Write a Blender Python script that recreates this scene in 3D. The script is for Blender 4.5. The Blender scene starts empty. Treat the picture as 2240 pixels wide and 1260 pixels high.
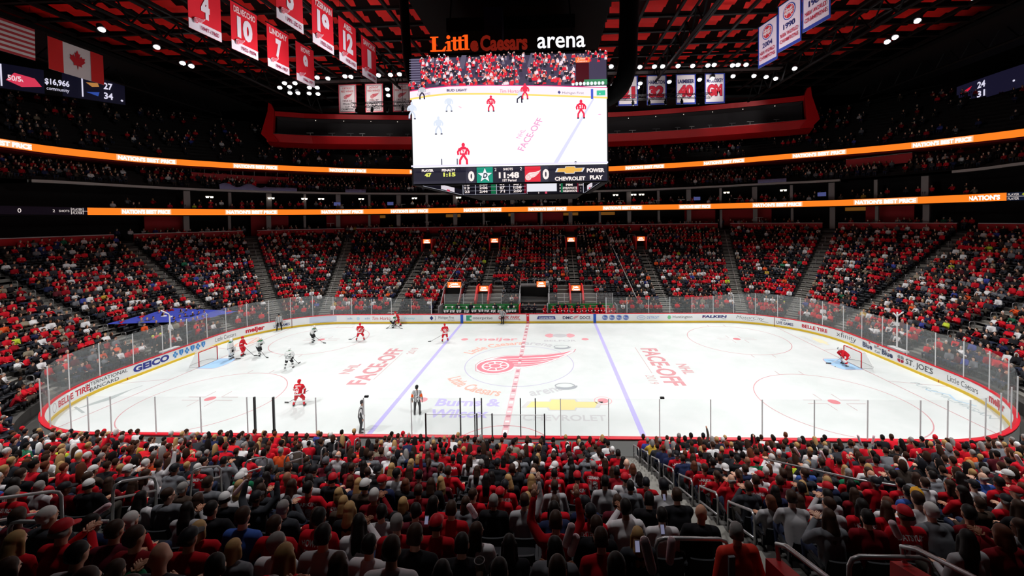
import bpy, math, random
import numpy as np
from mathutils import Vector, Matrix
D = bpy.data
SC = bpy.context.scene
COL = SC.collection
RND = random.Random(7)
PI = math.pi

# ------------------------------------------------------------------ camera
CAM = (2.7251, -32.95, 12.203)
YAW, PITCH, ROLL, FPX = .0421, -.0276, .0143, 866.84
cam = D.cameras.new('camera')
cam.sensor_width = 36
cam.lens = FPX / 2240 * 36
cam.shift_x = -(1166.68 - 1120) / 2240
cam.shift_y = (501.78 - 630) / 2240
cam.clip_start, cam.clip_end = .1, 400
camo = D.objects.new('camera', cam)
COL.objects.link(camo)
camo.matrix_world = (Matrix.Translation(CAM) @ Matrix.Rotation(YAW, 4, 'Z') @ Matrix.Rotation(PITCH, 4, 'X')
                     @ Matrix.Rotation(ROLL, 4, 'Y') @ Matrix.Rotation(PI / 2, 4, 'X'))
SC.camera = camo

# ------------------------------------------------------------------ world, exposure
w = D.worlds.new('world')
SC.world = w
w.use_nodes = True
w.node_tree.nodes['Background'].inputs[0].default_value = (.35, .3, .32, 1)
w.node_tree.nodes['Background'].inputs[1].default_value = .0025
SC.view_settings.view_transform = 'Standard'
SC.view_settings.look = 'None'
SC.view_settings.exposure = 0
SC.view_settings.gamma = 1
SC.view_settings.use_curve_mapping = False
SC.cycles.max_bounces = 5
SC.cycles.diffuse_bounces = 2
SC.cycles.glossy_bounces = 2
SC.cycles.transparent_max_bounces = 16
SC.cycles.transmission_bounces = 2
SC.cycles.caustics_reflective = False
SC.cycles.caustics_refractive = False
SC.cycles.sample_clamp_indirect = 4

# ------------------------------------------------------------------ the rig lights over the ice, added fill spots
def spot(name, loc, aim, power, ang, blend=1.0, color=(1, .985, .97), size=.9):
    l = D.lights.new(name, 'SPOT')
    l.energy, l.spot_size, l.spot_blend, l.color, l.shadow_soft_size = power, ang, blend, color, size
    o = D.objects.new(name, l)
    COL.objects.link(o)
    o.location = loc
    o.rotation_euler = (Vector(aim) - Vector(loc)).to_track_quat('-Z', 'Y').to_euler()
    return o
ICE_POWER = 17000
for sx in (-28, -14, 0, 14, 28):
    for sy in (-20.5, 20.5):
        spot('rink_spotlight', (sx, sy, 28.4), (sx * .97, -9.0 if sy < 0 else 5.5, 0), ICE_POWER * (.9 if abs(sx) < 20 else 1.5), math.radians((101 if sy < 0 else 94) - (4 if abs(sx) > 20 else 0)))
for x in (-20.5, 12.5, 21):
    spot('banner_fill', (x, 10.4, 24.6), (x + .3, 17, 27.9), 1900, math.radians(60), .8)  # added spots at the truss heads, brighten the far banners
for loc, aim in (((-8.5, -3, 24.4), (-14.3, -3, 27.3)), ((-15, -1.5, 24.2), (-20.8, -1.5, 27.3)), ((14.5, 0, 24.4), (21.4, .5, 27.3))):
    spot('banner_fill', loc, aim, 1700, math.radians(125), .6)  # added spots without a fixture, brighten the red and basketball banners
for x in (-30, -10, 12, 32):
    spot('gondola_fill', (x, 16, 29.2), (x, 34.0, 27.6), 2600, math.radians(38), .7)  # added spots imitating lamp-row spill, to brighten the gondola
# ------------------------------------------------------------------ materials
def lin(c):
    return tuple((v / 255 / 12.92 if v / 255 <= .04045 else ((v / 255 + .055) / 1.055) ** 2.4) for v in c[:3])
_M = {}
def mat(name, c, rough=.7, spec=.3, metal=0, emit=0, ecol=None, noise=0, nscale=8):
    key = (name, tuple(c), emit)
    if key in _M:
        return _M[key]
    m = D.materials.new(name)
    m.use_nodes = True
    nt = m.node_tree
    b = nt.nodes['Principled BSDF']
    b.inputs['Base Color'].default_value = (*lin(c), 1)
    b.inputs['Roughness'].default_value = rough
    b.inputs['Specular IOR Level'].default_value = spec
    b.inputs['Metallic'].default_value = metal
    if emit:
        b.inputs['Emission Color'].default_value = (*lin(ecol or c), 1)
        b.inputs['Emission Strength'].default_value = emit
        if emit < 20:
            m.cycles.emission_sampling = 'NONE'
    if noise:
        tc = nt.nodes.new('ShaderNodeTexCoord')
        n = nt.nodes.new('ShaderNodeTexNoise')
        n.inputs['Scale'].default_value = nscale
        n.inputs['Detail'].default_value = 4
        mx = nt.nodes.new('ShaderNodeMix')
        mx.data_type = 'RGBA'
        mx.inputs[6].default_value = (*[v * (1 - noise) for v in lin(c)], 1)
        mx.inputs[7].default_value = (*[min(1, v * (1 + noise)) for v in lin(c)], 1)
        nt.links.new(tc.outputs['Object'], n.inputs['Vector'])
        nt.links.new(n.outputs['Fac'], mx.inputs[0])
        nt.links.new(mx.outputs[2], b.inputs['Base Color'])
    _M[key] = m
    return m
def glass_mat(name, tint, alpha, rough=.05):
    """thin clear sheet: mostly see-through, a little haze and a clear-coat shine"""
    m = D.materials.new(name)
    m.use_nodes = True
    nt = m.node_tree
    nt.nodes.clear()
    out = nt.nodes.new('ShaderNodeOutputMaterial')
    tr = nt.nodes.new('ShaderNodeBsdfTransparent')
    df = nt.nodes.new('ShaderNodeBsdfPrincipled')
    df.inputs['Base Color'].default_value = (*lin(tint), 1)
    df.inputs['Roughness'].default_value = rough
    mx = nt.nodes.new('ShaderNodeMixShader')
    mx.inputs[0].default_value = alpha
    nt.links.new(tr.outputs[0], mx.inputs[1])
    nt.links.new(df.outputs[0], mx.inputs[2])
    nt.links.new(mx.outputs[0], out.inputs[0])
    return m
RED = (200, 16, 34)

# ------------------------------------------------------------------ mesh helpers
class MB:
    def __init__(s):
        s.v, s.f, s.m = [], [], []
    def add(s, vs, fs, mi=0):
        o = len(s.v)
        s.v += [tuple(p) for p in vs]
        s.f += [tuple(i + o for i in f) for f in fs]
        s.m += [mi] * len(fs)
    def box(s, c, d, mi=0, rz=0, T=None):
        x, y, z = (k / 2 for k in d)
        M = Matrix.Translation(c) @ Matrix.Rotation(rz, 4, 'Z')
        if T is not None:
            M = T @ M
        vs = [M @ Vector((a * x, b * y, e * z)) for e in (-1, 1) for a, b in ((-1, -1), (1, -1), (1, 1), (-1, 1))]
        s.add(vs, [(3, 2, 1, 0), (4, 5, 6, 7), (0, 1, 5, 4), (1, 2, 6, 5), (2, 3, 7, 6), (3, 0, 4, 7)], mi)
    def tube(s, pts, r, n=8, mi=0, closed=False, caps=True):
        pts = [Vector(p) for p in pts]
        k = len(pts)
        rs = r if isinstance(r, (list, tuple)) else [r] * k
        vs, fs = [], []
        up = None
        for i, p in enumerate(pts):
            a = pts[i - 1] if (i or closed) else p
            b = pts[(i + 1) % k] if (i < k - 1 or closed) else p
            t = (b - a)
            t = t.normalized() if t.length > 1e-9 else Vector((0, 0, 1))
            if up is None:
                up = Vector((0, 0, 1)) if abs(t.z) < .9 else Vector((0, 1, 0))
            x = up.cross(t)
            if x.length < 1e-6:
                x = Vector((1, 0, 0)).cross(t)
            x.normalize()
            y = t.cross(x)
            up = y
            for j in range(n):
                an = 2 * PI * j / n
                vs.append(p + (x * math.cos(an) + y * math.sin(an)) * rs[i])
        for i in range(k if closed else k - 1):
            for j in range(n):
                a, b = i * n + j, i * n + (j + 1) % n
                c, d = ((i + 1) % k) * n + (j + 1) % n, ((i + 1) % k) * n + j
                fs.append((a, b, c, d))
        if caps and not closed:
            fs.append(tuple(reversed(range(n))))
            fs.append(tuple((k - 1) * n + j for j in range(n)))
        s.add(vs, fs, mi)
    def ball(s, c, r, mi=0, nu=10, nv=6, M=None):
        r = r if isinstance(r, (tuple, list)) else (r, r, r)
        vs, fs = [], []
        for i in range(nv + 1):
            th = PI * i / nv
            for j in range(nu):
                ph = 2 * PI * j / nu
                p = Vector((math.sin(th) * math.cos(ph) * r[0], math.sin(th) * math.sin(ph) * r[1], math.cos(th) * r[2]))
                vs.append((M @ p if M is not None else p) + Vector(c))
        for i in range(nv):
            for j in range(nu):
                fs.append((i * nu + j, (i + 1) * nu + j, (i + 1) * nu + (j + 1) % nu, i * nu + (j + 1) % nu))
        s.add(vs, fs, mi)
    def prism(s, poly, y0, y1, mi=0, T=None):
        """extrude an (x,z) outline along y"""
        T = T or Matrix.Identity(4)
        n = len(poly)
        vs = [T @ Vector((p[0], y, p[1])) for y in (y0, y1) for p in poly]
        s.add(vs, [tuple(range(n)), tuple(reversed(range(n, 2 * n)))] +
              [(i, i + n, (i + 1) % n + n, (i + 1) % n) for i in range(n)], mi)
    def sweep(s, prof, path, mi=0, closed=False):
        """prof: list of (s,z); path(s)-> list of xy per s"""
        rows = [[(x, y, z) for x, y in path(so)] for so, z in prof]
        m = len(rows[0])
        vs = [p for r in rows for p in r]
        fs = []
        for i in range(len(rows) - 1):
            for j in range(m - 1):
                fs.append((i * m + j, i * m + j + 1, (i + 1) * m + j + 1, (i + 1) * m + j))
        s.add(vs, fs, mi)
    def build(s, name, mats, parent=None, smooth=False, loc=None):
        me = D.meshes.new(name)
        me.from_pydata([tuple(p) for p in s.v], [], s.f)
        mats = mats if isinstance(mats, (list, tuple)) else [mats]
        for m in mats:
            me.materials.append(m)
        if len(mats) > 1:
            me.polygons.foreach_set('material_index', s.m)
        if smooth:
            me.polygons.foreach_set('use_smooth', [True] * len(me.polygons))
        me.update()
        o = D.objects.new(name, me)
        COL.objects.link(o)
        if parent is not None:
            o.parent = parent
        if loc is not None:
            o.location = loc
        return o
def thing(o, label, cat, group=None):
    o['label'] = label
    o['category'] = cat
    if group:
        o['group'] = group
    return o
def empty(name, loc=(0, 0, 0), rz=0):
    o = D.objects.new(name, None)
    COL.objects.link(o)
    o.location = loc
    o.rotation_euler = (0, 0, rz)
    o.empty_display_size = .2
    return o
def struct(o):
    o['kind'] = 'structure'
    return o

# ------------------------------------------------------------------ flat lettering and marks
_T = {}
def text_geo(t, bold=0.0):
    """triangles of a word: left edge 0, baseline 0, cap height 1"""
    key = (t, bold)
    if key in _T:
        return _T[key]
    c = D.curves.new('lettering', 'FONT')
    c.body = t
    c.offset = bold
    c.resolution_u = 3
    o = D.objects.new('lettering', c)
    me = D.meshes.new_from_object(o)
    v = np.array([x.co[:2] for x in me.vertices]) if len(me.vertices) else np.zeros((1, 2))
    f = [tuple(p.vertices) for p in me.polygons]
    D.objects.remove(o)
    D.curves.remove(c)
    D.meshes.remove(me)
    h = .729
    v = v / h
    v[:, 0] -= v[:, 0].min()
    _T[key] = (v, f, v[:, 0].max())
    return _T[key]
class Decal:
    """coloured flat shapes, later ones a hair above earlier ones, laid on a surface by a mapping (u,v,h)->xyz"""
    def __init__(s, step=.004):
        s.items, s.step, s.h = [], step, 0.0
    def poly(s, pts, col, up=True):
        if up:
            s.h += s.step
        s.items.append(([(p[0], p[1]) for p in pts], [tuple(range(len(pts)))], col, s.h))
        return s
    def rect(s, u0, v0, u1, v1, col, nx=1):
        s.h += s.step
        us = [u0 + (u1 - u0) * i / nx for i in range(nx + 1)]
        pts = [(u, v0) for u in us] + [(u, v1) for u in us]
        n = nx + 1
        s.items.append((pts, [(i, i + 1, n + i + 1, n + i) for i in range(nx)], col, s.h))
        return s
    def ell(s, cu, cv, a, b, col, n=28, a0=0, a1=2 * PI):
        full = abs(a1 - a0 - 2 * PI) < 1e-6
        k = n if full else n + 1
        return s.poly([(cu + a * math.cos(a0 + (a1 - a0) * i / n), cv + b * math.sin(a0 + (a1 - a0) * i / n)) for i in range(k)], col)
    def ring(s, cu, cv, a, b, wd, col, n=48, a0=0, a1=2 * PI, wv=None):
        s.h += s.step
        wv = wd if wv is None else wv
        pts, fs = [], []
        for i in range(n + 1):
            t = a0 + (a1 - a0) * i / n
            pts += [(cu + a * math.cos(t), cv + b * math.sin(t)), (cu + (a - wd) * math.cos(t), cv + (b - wv) * math.sin(t))]
            if i:
                fs.append((2 * i - 2, 2 * i, 2 * i + 1, 2 * i - 1))
        s.items.append((pts, fs, col, s.h))
        return s
    def line(s, pts, wd, col):
        """a stroke of even width through the points"""
        s.h += s.step
        P = [Vector(p) for p in pts]
        out, fs = [], []
        for i, p in enumerate(P):
            t = ((P[min(i + 1, len(P) - 1)] - P[max(i - 1, 0)])).normalized()
            n = Vector((-t.y, t.x)) * wd / 2
            out += [p + n, p - n]
            if i:
                fs.append((2 * i - 2, 2 * i - 1, 2 * i + 1, 2 * i))
        s.items.append(([(p.x, p.y) for p in out], fs, col, s.h))
        return s
    def text(s, t, u, v, size, col, width=None, bold=0.0, align='L', slant=0.0, rot=0.0, arc=None):
        """cap height = size; width = forced total width; arc = (cu, cv, radius) runs the words round a circle"""
        g, f, tw = text_geo(t, bold)
        sx = (width / tw) if width else size
        W = tw * sx
        x0 = {'L': 0, 'C': -W / 2, 'R': -W}[align]
        s.h += s.step
        pts = []
        cr, sr = math.cos(rot), math.sin(rot)
        for a, b in g:
            x, y = a * sx + x0 + slant * b * size, b * size
            if arc:
                cu, cv, R, mid = arc[:4]
                asp = arc[4] if len(arc) > 4 else 1
                inward = R < 0
                RR_ = abs(R)
                th = mid - x / RR_ if not inward else mid + x / RR_
                r = RR_ + (y if not inward else -y)
                pts.append((cu + r * math.cos(th), cv + r * math.sin(th) * asp))
            else:
                pts.append((u + x * cr - y * sr, v + x * sr + y * cr))
        s.items.append((pts, f, col, s.h))
        return s
    def build(s, name, fn, parent=None, emit=0, rough=.6, base=0.0, prefix='paint'):
        mb, cols = MB(), []
        for pts, fs, col, h in s.items:
            if col not in cols:
                cols.append(col)
            mb.add([fn(p[0], p[1], h + base) for p in pts], fs, cols.index(col))
        ms = []
        for c in cols:
            if emit:
                k = c[3] if len(c) > 3 else 1
                ms.append(mat('lit_' + prefix, tuple(c[:3]) if k == 1 else tuple(c), emit=emit * k, ecol=c[:3], rough=.6) if False else lit(c[:3], emit * k))
            else:
                ms.append(mat(prefix, c, rough=rough, spec=.2))
        return mb.build(name, ms, parent)
_L = {}
def lit(c, e):
    """screen / lamp colour: black body that gives off light"""
    key = (tuple(c), round(e, 4))
    if key not in _L:
        m = D.materials.new('lit_panel')
        m.use_nodes = True
        b = m.node_tree.nodes['Principled BSDF']
        b.inputs['Base Color'].default_value = (.01, .01, .01, 1)
        b.inputs['Specular IOR Level'].default_value = .1
        b.inputs['Emission Color'].default_value = (*lin(c), 1)
        b.inputs['Emission Strength'].default_value = e
        m.cycles.emission_sampling = 'NONE'
        _L[key] = m
    return _L[key]
def wing_wheel(d, cu, cv, k, col, bg, line=None, tilt=0.0, ar=1.0):
    """winged wheel: k = wheel radius, wing sweeps up to the right; ar squeezes it vertically"""
    c, s_ = math.cos(tilt), math.sin(tilt)
    def T(p):
        return (cu + (p[0] * c - p[1] * s_) * k, cv + (p[0] * s_ + p[1] * c) * k * ar)
    feathers = [  # top to bottom, swept back feathers as outlines
        [(-.35, 1.15), (.4, 1.55), (1.3, 1.62), (2.5, 1.75), (3.6, 2.1), (4.3, 2.55), (3.7, 1.85), (2.7, 1.4), (1.4, 1.25), (.5, 1.1)],
        [(.45, 1.02), (1.5, 1.18), (2.7, 1.3), (3.5, 1.6), (4.0, 1.95), (3.4, 1.32), (2.5, .98), (1.3, .86), (.6, .8)],
        [(.65, .74), (1.5, .8), (2.5, .92), (3.1, 1.13), (3.6, 1.42), (3.0, .92), (2.2, .62), (1.3, .5), (.8, .5)],
        [(.85, .44), (1.5, .45), (2.2, .56), (2.8, .76), (3.2, 1.0), (2.6, .52), (1.9, .27), (1.3, .18), (.92, .2)],
        [(.95, .14), (1.4, .12), (1.9, .21), (2.4, .4), (2.75, .6), (2.2, .16), (1.6, -.07), (1.2, -.1), (.97, -.06)]]
    if line:
        d.poly([T(p) for p in [(-1.12, .2), (-.95, .75), (-.45, 1.3), (.4, 1.68), (1.3, 1.75), (2.5, 1.88), (3.6, 2.22), (4.5, 2.85), (4.35, 2.3), (3.9, 1.65), (3.3, 1.0), (2.8, .45), (2.2, .02), (1.5, -.25), (1.1, -.35), (.9, -.8), (.3, -1.15), (-.4, -1.12), (-.95, -.7)]], line)
        d.poly([T((p[0] * .975 + .02, p[1] * .965)) for p in [(-1.12, .2), (-.95, .75), (-.45, 1.3), (.4, 1.68), (1.3, 1.75), (2.5, 1.88), (3.6, 2.22), (4.5, 2.85), (4.35, 2.3), (3.9, 1.65), (3.3, 1.0), (2.8, .45), (2.2, .02), (1.5, -.25), (1.1, -.35), (.9, -.8), (.3, -1.15), (-.4, -1.12), (-.95, -.7)]], bg)
    for f in feathers:
        d.poly([T(p) for p in f], col)
    def circ(r):
        return [T((r * math.cos(2 * PI * i / 28), r * math.sin(2 * PI * i / 28))) for i in range(28)]
    d.poly(circ(1.0), col)
    d.poly(circ(.74), bg)
    d.poly(circ(.64), col)
    for i in range(8):
        a = 2 * PI * i / 8 + .2
        d.line([T((.16 * math.cos(a), .16 * math.sin(a))), T((.62 * math.cos(a), .62 * math.sin(a)))], .07 * k, bg)
    d.poly(circ(.34), bg)
    d.poly(circ(.27), col)
# ------------------------------------------------------------------ rink plan
CX, CY, RR = 21.95, 4.42, 8.53          # corner centres and radius of the boards
LQ = RR * PI / 2
def board_pt(p, off=0.0):
    """arc length p along the boards from the far red line, + towards the right goal -> x, y, outward normal"""
    s = 1 if p >= 0 else -1
    a = abs(p)
    if a <= CX:
        x, y, nx, ny = a, CY + RR, 0, 1
    elif a <= CX + LQ:
        t = (a - CX) / RR
        nx, ny = math.sin(t), math.cos(t)
        x, y = CX + RR * nx, CY + RR * ny
    elif a <= CX + LQ + 2 * CY:
        x, y, nx, ny = CX + RR, CY - (a - CX - LQ), 1, 0
    elif a <= CX + 2 * LQ + 2 * CY:
        t = (a - CX - LQ - 2 * CY) / RR
        nx, ny = math.cos(t), -math.sin(t)
        x, y = CX + RR * nx, -CY + RR * ny
    else:
        x, y, nx, ny = CX - (a - CX - 2 * LQ - 2 * CY), -CY - RR, 0, -1
    return (x + nx * off) * s, y + ny * off, nx * s, ny
HALF = 2 * CX + 2 * LQ + 2 * CY
def loop_path(s, n=12, a0=-180.0, a1=180.0):
    """closed-ish outline at offset s outside the boards, clockwise from the near side, as xy points"""
    pts = []
    r = RR + s
    for sx, sy, t0 in ((-1, -1, PI), (-1, 1, PI / 2), (1, 1, 0), (1, -1, -PI / 2)):
        seg = []
        for i in range(n + 1):
            if (sx, sy) == (-1, -1): t = 1.5 * PI - (PI / 2) * i / n
            elif (sx, sy) == (-1, 1): t = PI - (PI / 2) * i / n
            elif (sx, sy) == (1, 1): t = PI / 2 - (PI / 2) * i / n
            else: t = -(PI / 2) * i / n
            seg.append((sx * CX + r * math.cos(t), sy * CY + r * math.sin(t)))
        pts += seg
    return pts
# ------------------------------------------------------------------ ice
ICE = (236, 243, 243)
mb = MB()
ring = loop_path(0.02, 16)
mb.add([(x, y, 0) for x, y in ring], [tuple(range(len(ring)))])
m_ice = mat('ice', ICE, rough=.35, spec=.25)
nt = m_ice.node_tree
tc = nt.nodes.new('ShaderNodeTexCoord'); n1 = nt.nodes.new('ShaderNodeTexNoise'); cr = nt.nodes.new('ShaderNodeValToRGB')
n1.inputs['Scale'].default_value = .35; n1.inputs['Detail'].default_value = 6; n1.inputs['Roughness'].default_value = .65
cr.color_ramp.elements[0].color = (*lin((213, 221, 220)), 1); cr.color_ramp.elements[0].position = .35
cr.color_ramp.elements[1].color = (*lin((224, 230, 230)), 1); cr.color_ramp.elements[1].position = .65
nt.links.new(tc.outputs['Object'], n1.inputs['Vector']); nt.links.new(n1.outputs['Fac'], cr.inputs['Fac'])
nt.links.new(cr.outputs['Color'], nt.nodes['Principled BSDF'].inputs['Base Color'])
ice = struct(mb.build('floor', m_ice))
ice['label'] = 'white ice sheet with faded red and blue markings'
def on_ice(u, v, h):
    return (u, v, .002 + h)
PINK, LRED, DRED, LBLUE, LGREY, MGREY = (222, 150, 158), (226, 176, 180), (196, 120, 130), (184, 178, 236), (196, 198, 202), (160, 166, 172)
PEACH, GOLD = (240, 178, 164), (226, 208, 140)
def mark(name, d):
    return d.build(name, on_ice, ice, rough=.5)
for sx in (-1, 1):
    d = Decal(.0008); d.rect(sx * 7.77 - .15, -12.9, sx * 7.77 + .15, 12.9, LBLUE); mark('blue_line', d)
d = Decal(.0008)
d.rect(-.19, -12.9, .19, 12.9, (231, 190, 196))
for i in range(42):
    y = -12.6 + i * .6
    d.rect(-.13, y, .13, y + (.2 if i % 3 else .34), (236, 243, 243) if i % 2 else (206, 138, 150))
mark('center_line', d)
for sx in (-1, 1):
    d = Decal(.0008)
    yy = CY + math.sqrt(RR ** 2 - (27.13 - CX) ** 2)
    d.rect(sx * 27.13 - .03, -yy, sx * 27.13 + .03, yy, (202, 140, 146))
    mark('goal_line', d)
    d = Decal(.0008)                       # crease
    pts = [(sx * 27.13, -1.22), (sx * (27.13 - 1.37), -1.22)] + [(sx * (27.13 - 1.37 - .46 * math.cos(t)), 1.22 * math.sin(t)) for t in [(-PI / 2 + PI * i / 12) for i in range(1, 12)]] + [(sx * (27.13 - 1.37), 1.22), (sx * 27.13, 1.22)]
    d.poly(pts, (164, 204, 238)); d.line(pts, .05, (206, 160, 172))
    mark('goal_crease', d)
    d = Decal(.0008)                       # trapezoid
    for sy in (-1, 1):
        d.line([(sx * 27.13, sy * 3.35), (sx * 30.45, sy * 4.27)], .05, (190, 150, 156))
    mark('trapezoid_line', d)
    for sy in (-1, 1):
        cx, cy = sx * 21.03, sy * 6.71
        d = Decal(.0008)
        d.ring(cx, cy, 4.6, 4.6, .06, (206, 150, 156), 64)
        d.ell(cx, cy, .34, .34, (216, 130, 138), 20)
        for a in (-1, 1):
            for b in (-1, 1):
                x0, y0 = cx + a * .6, cy + b * .25
                d.line([(x0 + a * 1.2, y0), (x0, y0), (x0, y0 + b * .9)], .05, (196, 160, 164))
        for a in (-1, 1):
            for b in (-1, 1):
                d.line([(cx + a * .9, cy + b * 4.57), (cx + a * .9, cy + b * 5.17)], .05, (196, 160, 164))
        mark('face_off_circle', d)
        d = Decal(.0008)
        d.ell(sx * 6.1, sy * 6.71, .36, .36, (222, 150, 158), 20)
        if sy < 0 and sx > 0:
            d.ring(sx * 6.1, sy * 6.71, .6, .6, .06, (226, 180, 184)); 
        mark('face_off_spot', d)
d = Decal(.0008); d.ring(0, -13.0, 3.05, 3.05, .06, (214, 140, 148), 40, a0=0, a1=PI); mark('referee_crease', d)
# centre crest
d = Decal(.0008)
d.ring(0, 0, 4.57, 4.57, .07, (190, 186, 214), 72)
wing_wheel(d, -1.95, -.55, 1.55, (221, 134, 148), (238, 244, 245), (200, 150, 160), tilt=.0, ar=.98)
mark('winged_wheel_crest', d)
d = Decal(.0008)
for sgn in (1, -1):
    R = 5.05 if sgn > 0 else -6.15
    def wrd(t, am, col, w):
        d.text(t, 0, 0, 1.05, col, width=w, bold=.02, align='C', arc=(0, 0, R, am))
    wrd('Little Caesars', math.radians(122) * sgn if sgn > 0 else math.radians(-124), PEACH, 5.4)
    wrd('arena', math.radians(74) * sgn if sgn > 0 else math.radians(-66), LGREY, 2.7)
    a = math.radians(50) * sgn
    px_, py_ = 5.7 * math.cos(a), 5.7 * math.sin(a)
    d.ring(px_, py_, .75, .5, .1, MGREY, 30); d.ring(px_, py_ - .05, .9, .62, .36, MGREY, 20, a0=-PI * .8, a1=.1)
mark('ring_lettering', d)
d = Decal(.0008); d.text('meijer', -5.0, 6.35, .95, (224, 160, 168), width=4.3, bold=.03); mark('grocer_mark', d)
d = Decal(.0008)
d.ring(3.6, 8.0, 1.55, .95, .75, (228, 164, 172), 16, a0=PI * .72, a1=PI * 1.28); d.ring(3.6, 8.0, 1.55, .95, .75, (228, 164, 172), 16, a0=-PI * .28, a1=PI * .28)
d.ell(3.6, 8.0, .75, .6, (196, 198, 202)); d.text('BELFOR', 3.6, 6.0, .5, LGREY, width=3.2, bold=.02, align='C'); mark('restorer_mark', d)
d = Decal(.0008)
d.text('Burns &', -5.0, -7.55, 1.05, (190, 184, 234), width=4.3, bold=.03); d.text('Wilcox', -5.0, -9.05, 1.05, (190, 184, 234), width=3.7, bold=.03); mark('broker_mark', d)
def bowtie(d, cu, cv, w, h, col, edge):
    def outline(k):
        a, b = w / 2 * k, h / 2 * k
        return [(cu + x * a, cv + y * b) for x, y in [(-.86, .55), (-.34, .55), (-.3, 1), (.34, 1), (.38, .55), (1, .55), (.86, -.55), (.34, -.55), (.3, -1), (-.34, -1), (-.38, -.55), (-1, -.55)]]
    d.poly(outline(1.0), edge); d.poly(outline(.88), col)
d = Decal(.0008)
bowtie(d, 3.4, -7.3, 5.4, 1.65, (232, 218, 150), (206, 206, 206)); d.text('CHEVROLET', 3.45, -9.35, .72, (202, 204, 206), width=5.1, bold=.02, align='C'); mark('carmaker_mark', d)
for sx in (-1, 1):
    d = Decal(.0008)
    r = -PI / 2 * sx if sx > 0 else PI / 2
    def P(t, along, across, size, wd, col, bold=.03):
        # words read along the width of the ice
        d.text(t, sx * (12.0 + across * 1.0), along, size, col, width=wd, bold=bold, rot=r, align='C')
    if sx < 0:
        P('FACE-OFF', -.2, -.75, 1.45, 8.2, (206, 146, 152)); P('NHL', -1.2, 1.5, .85, 2.2, (206, 160, 164)); P('2019', 3.2, -2.1, .7, 1.7, (206, 176, 178), .01)
        d.rect(-11.0, -3.4, -10.95, 2.6, (206, 176, 178))
    else:
        d.text('FACE-OFF', 11.0, -.2, 1.45, (206, 146, 152), width=8.2, bold=.03, rot=r, align='C'); d.text('NHL', 13.0, -1.1, .85, (206, 160, 164), width=2.2, bold=.03, rot=r, align='C'); d.text('2019', 9.9, -3.2, .7, (206, 176, 178), width=1.7, rot=r, align='C')
        d.rect(10.5, -2.0, 10.55, 4.2, (206, 176, 178))
    mark('season_mark', d)
# marks behind the goals
d = Decal(.0008); bowtie(d, 28.6, 6.1, .9, 2.6, (234, 226, 188), (214, 216, 214)); d.text('CHEVROLET', 27.6, 6.2, .42, (206, 210, 210), width=2.6, rot=-PI / 2, align='C'); mark('carmaker_mark', d)
d = Decal(.0008); d.text('PURE MICHIGAN', 28.5, -6.2, .55, (170, 186, 190), width=5.2, rot=-PI / 2, align='C'); d.line([(28.5, -4.8), (29.3, -5.6), (28.9, -6.4), (29.4, -7.2)], .16, (176, 206, 226)); mark('tourism_mark', d)
d = Decal(.0008); d.poly([(-28.9, -8.6), (-28.0, -6.9), (-28.3, -5.2), (-28.6, -6.8)], (176, 186, 186)); d.line([(-29.3, -8.0), (-27.7, -8.8)], .14, (170, 180, 180)); d.line([(-28.8, -7.8), (-28.2, -4.6)], .1, (186, 194, 194)); mark('arrow_mark', d)
d = Decal(.0008); d.ring(-28.3, 6.0, .8, 1.5, .2, (236, 186, 168), 24); d.line([(-28.3, 7.2), (-27.7, 5.0)], .18, (232, 180, 170)); mark('oval_mark', d)

# ------------------------------------------------------------------ dasher boards
WHITE = (247, 248, 249)
boards = thing(empty('dasher_boards'), 'white rink boards with yellow kick strip and red top rail around the ice', 'rink boards')
def closed(s):
    p = loop_path(s, 20)
    return p + [p[0]]
b_mats = mat('board_white', WHITE, rough=.4, spec=.4)
mb = MB(); mb.sweep([(.0, .2), (.0, 1.02)], closed); mb.build('board_panel', b_mats, boards)
mb = MB(); mb.sweep([(.2, 1.02), (.2, .0)], closed); mb.build('board_backing', mat('board_backing', (176, 178, 176), rough=.6), boards)
mb = MB(); mb.sweep([(-.025, 0), (-.025, .19), (.0, .2)], closed); mb.build('kick_strip', mat('kick_yellow', (240, 200, 44), rough=.4), boards)
mb = MB(); mb.sweep([(-.02, 1.02), (-.02, 1.07), (.22, 1.07), (.22, 1.02)], closed); mb.build('top_rail', mat('rail_red', (214, 30, 48), rough=.4), boards)
def on_board(u, v, h):
    x, y, nx, ny = board_pt(u, -(.004 + h))
    return (x, y, v)
def panel_marks(name, label, d, base=0.0):
    o = d.build(name, on_board, boards, rough=.45, base=base)
    o['label'] = label
    return o
LET = .003
NAVY, BLUE = (38, 52, 110), (40, 92, 190)
BLK = (44, 46, 50)
def serif_bars(d, u, v, size, xs, col, wd):
    for x in xs:
        d.rect(u + x - wd / 2, v, u + x + wd / 2, v + size * .07, col)
for sx in (-1, 1):
    d = Decal(LET); d.rect(sx * 7.77 - .16, .02, sx * 7.77 + .16, 1.03, (44, 96, 200)); panel_marks('blue_stripe', 'blue line stripe on the boards', d, .026)
d = Decal(LET); d.rect(-.16, .02, .16, 1.03, (214, 34, 52)); d.poly([(-.12, .82), (.12, .82), (0, .98)], WHITE); d.rect(-.14, .13, .14, .17, WHITE); panel_marks('red_stripe', 'red line stripe on the boards', d, .026)
for sx in (-1, 1):
    d = Decal(LET); d.rect(sx * 27.53 - .025, .02, sx * 27.53 + .025, 1.04, (120, 40, 40)); panel_marks('seam', 'dark seam between board panels', d, .026)
    d = Decal(LET); d.rect(sx * 43.4 - .03, .02, sx * 43.4 + .03, .2, (190, 60, 40)); panel_marks('goal_line_mark', 'red goal line mark on the kick strip', d, .026)
V0 = .26
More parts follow.
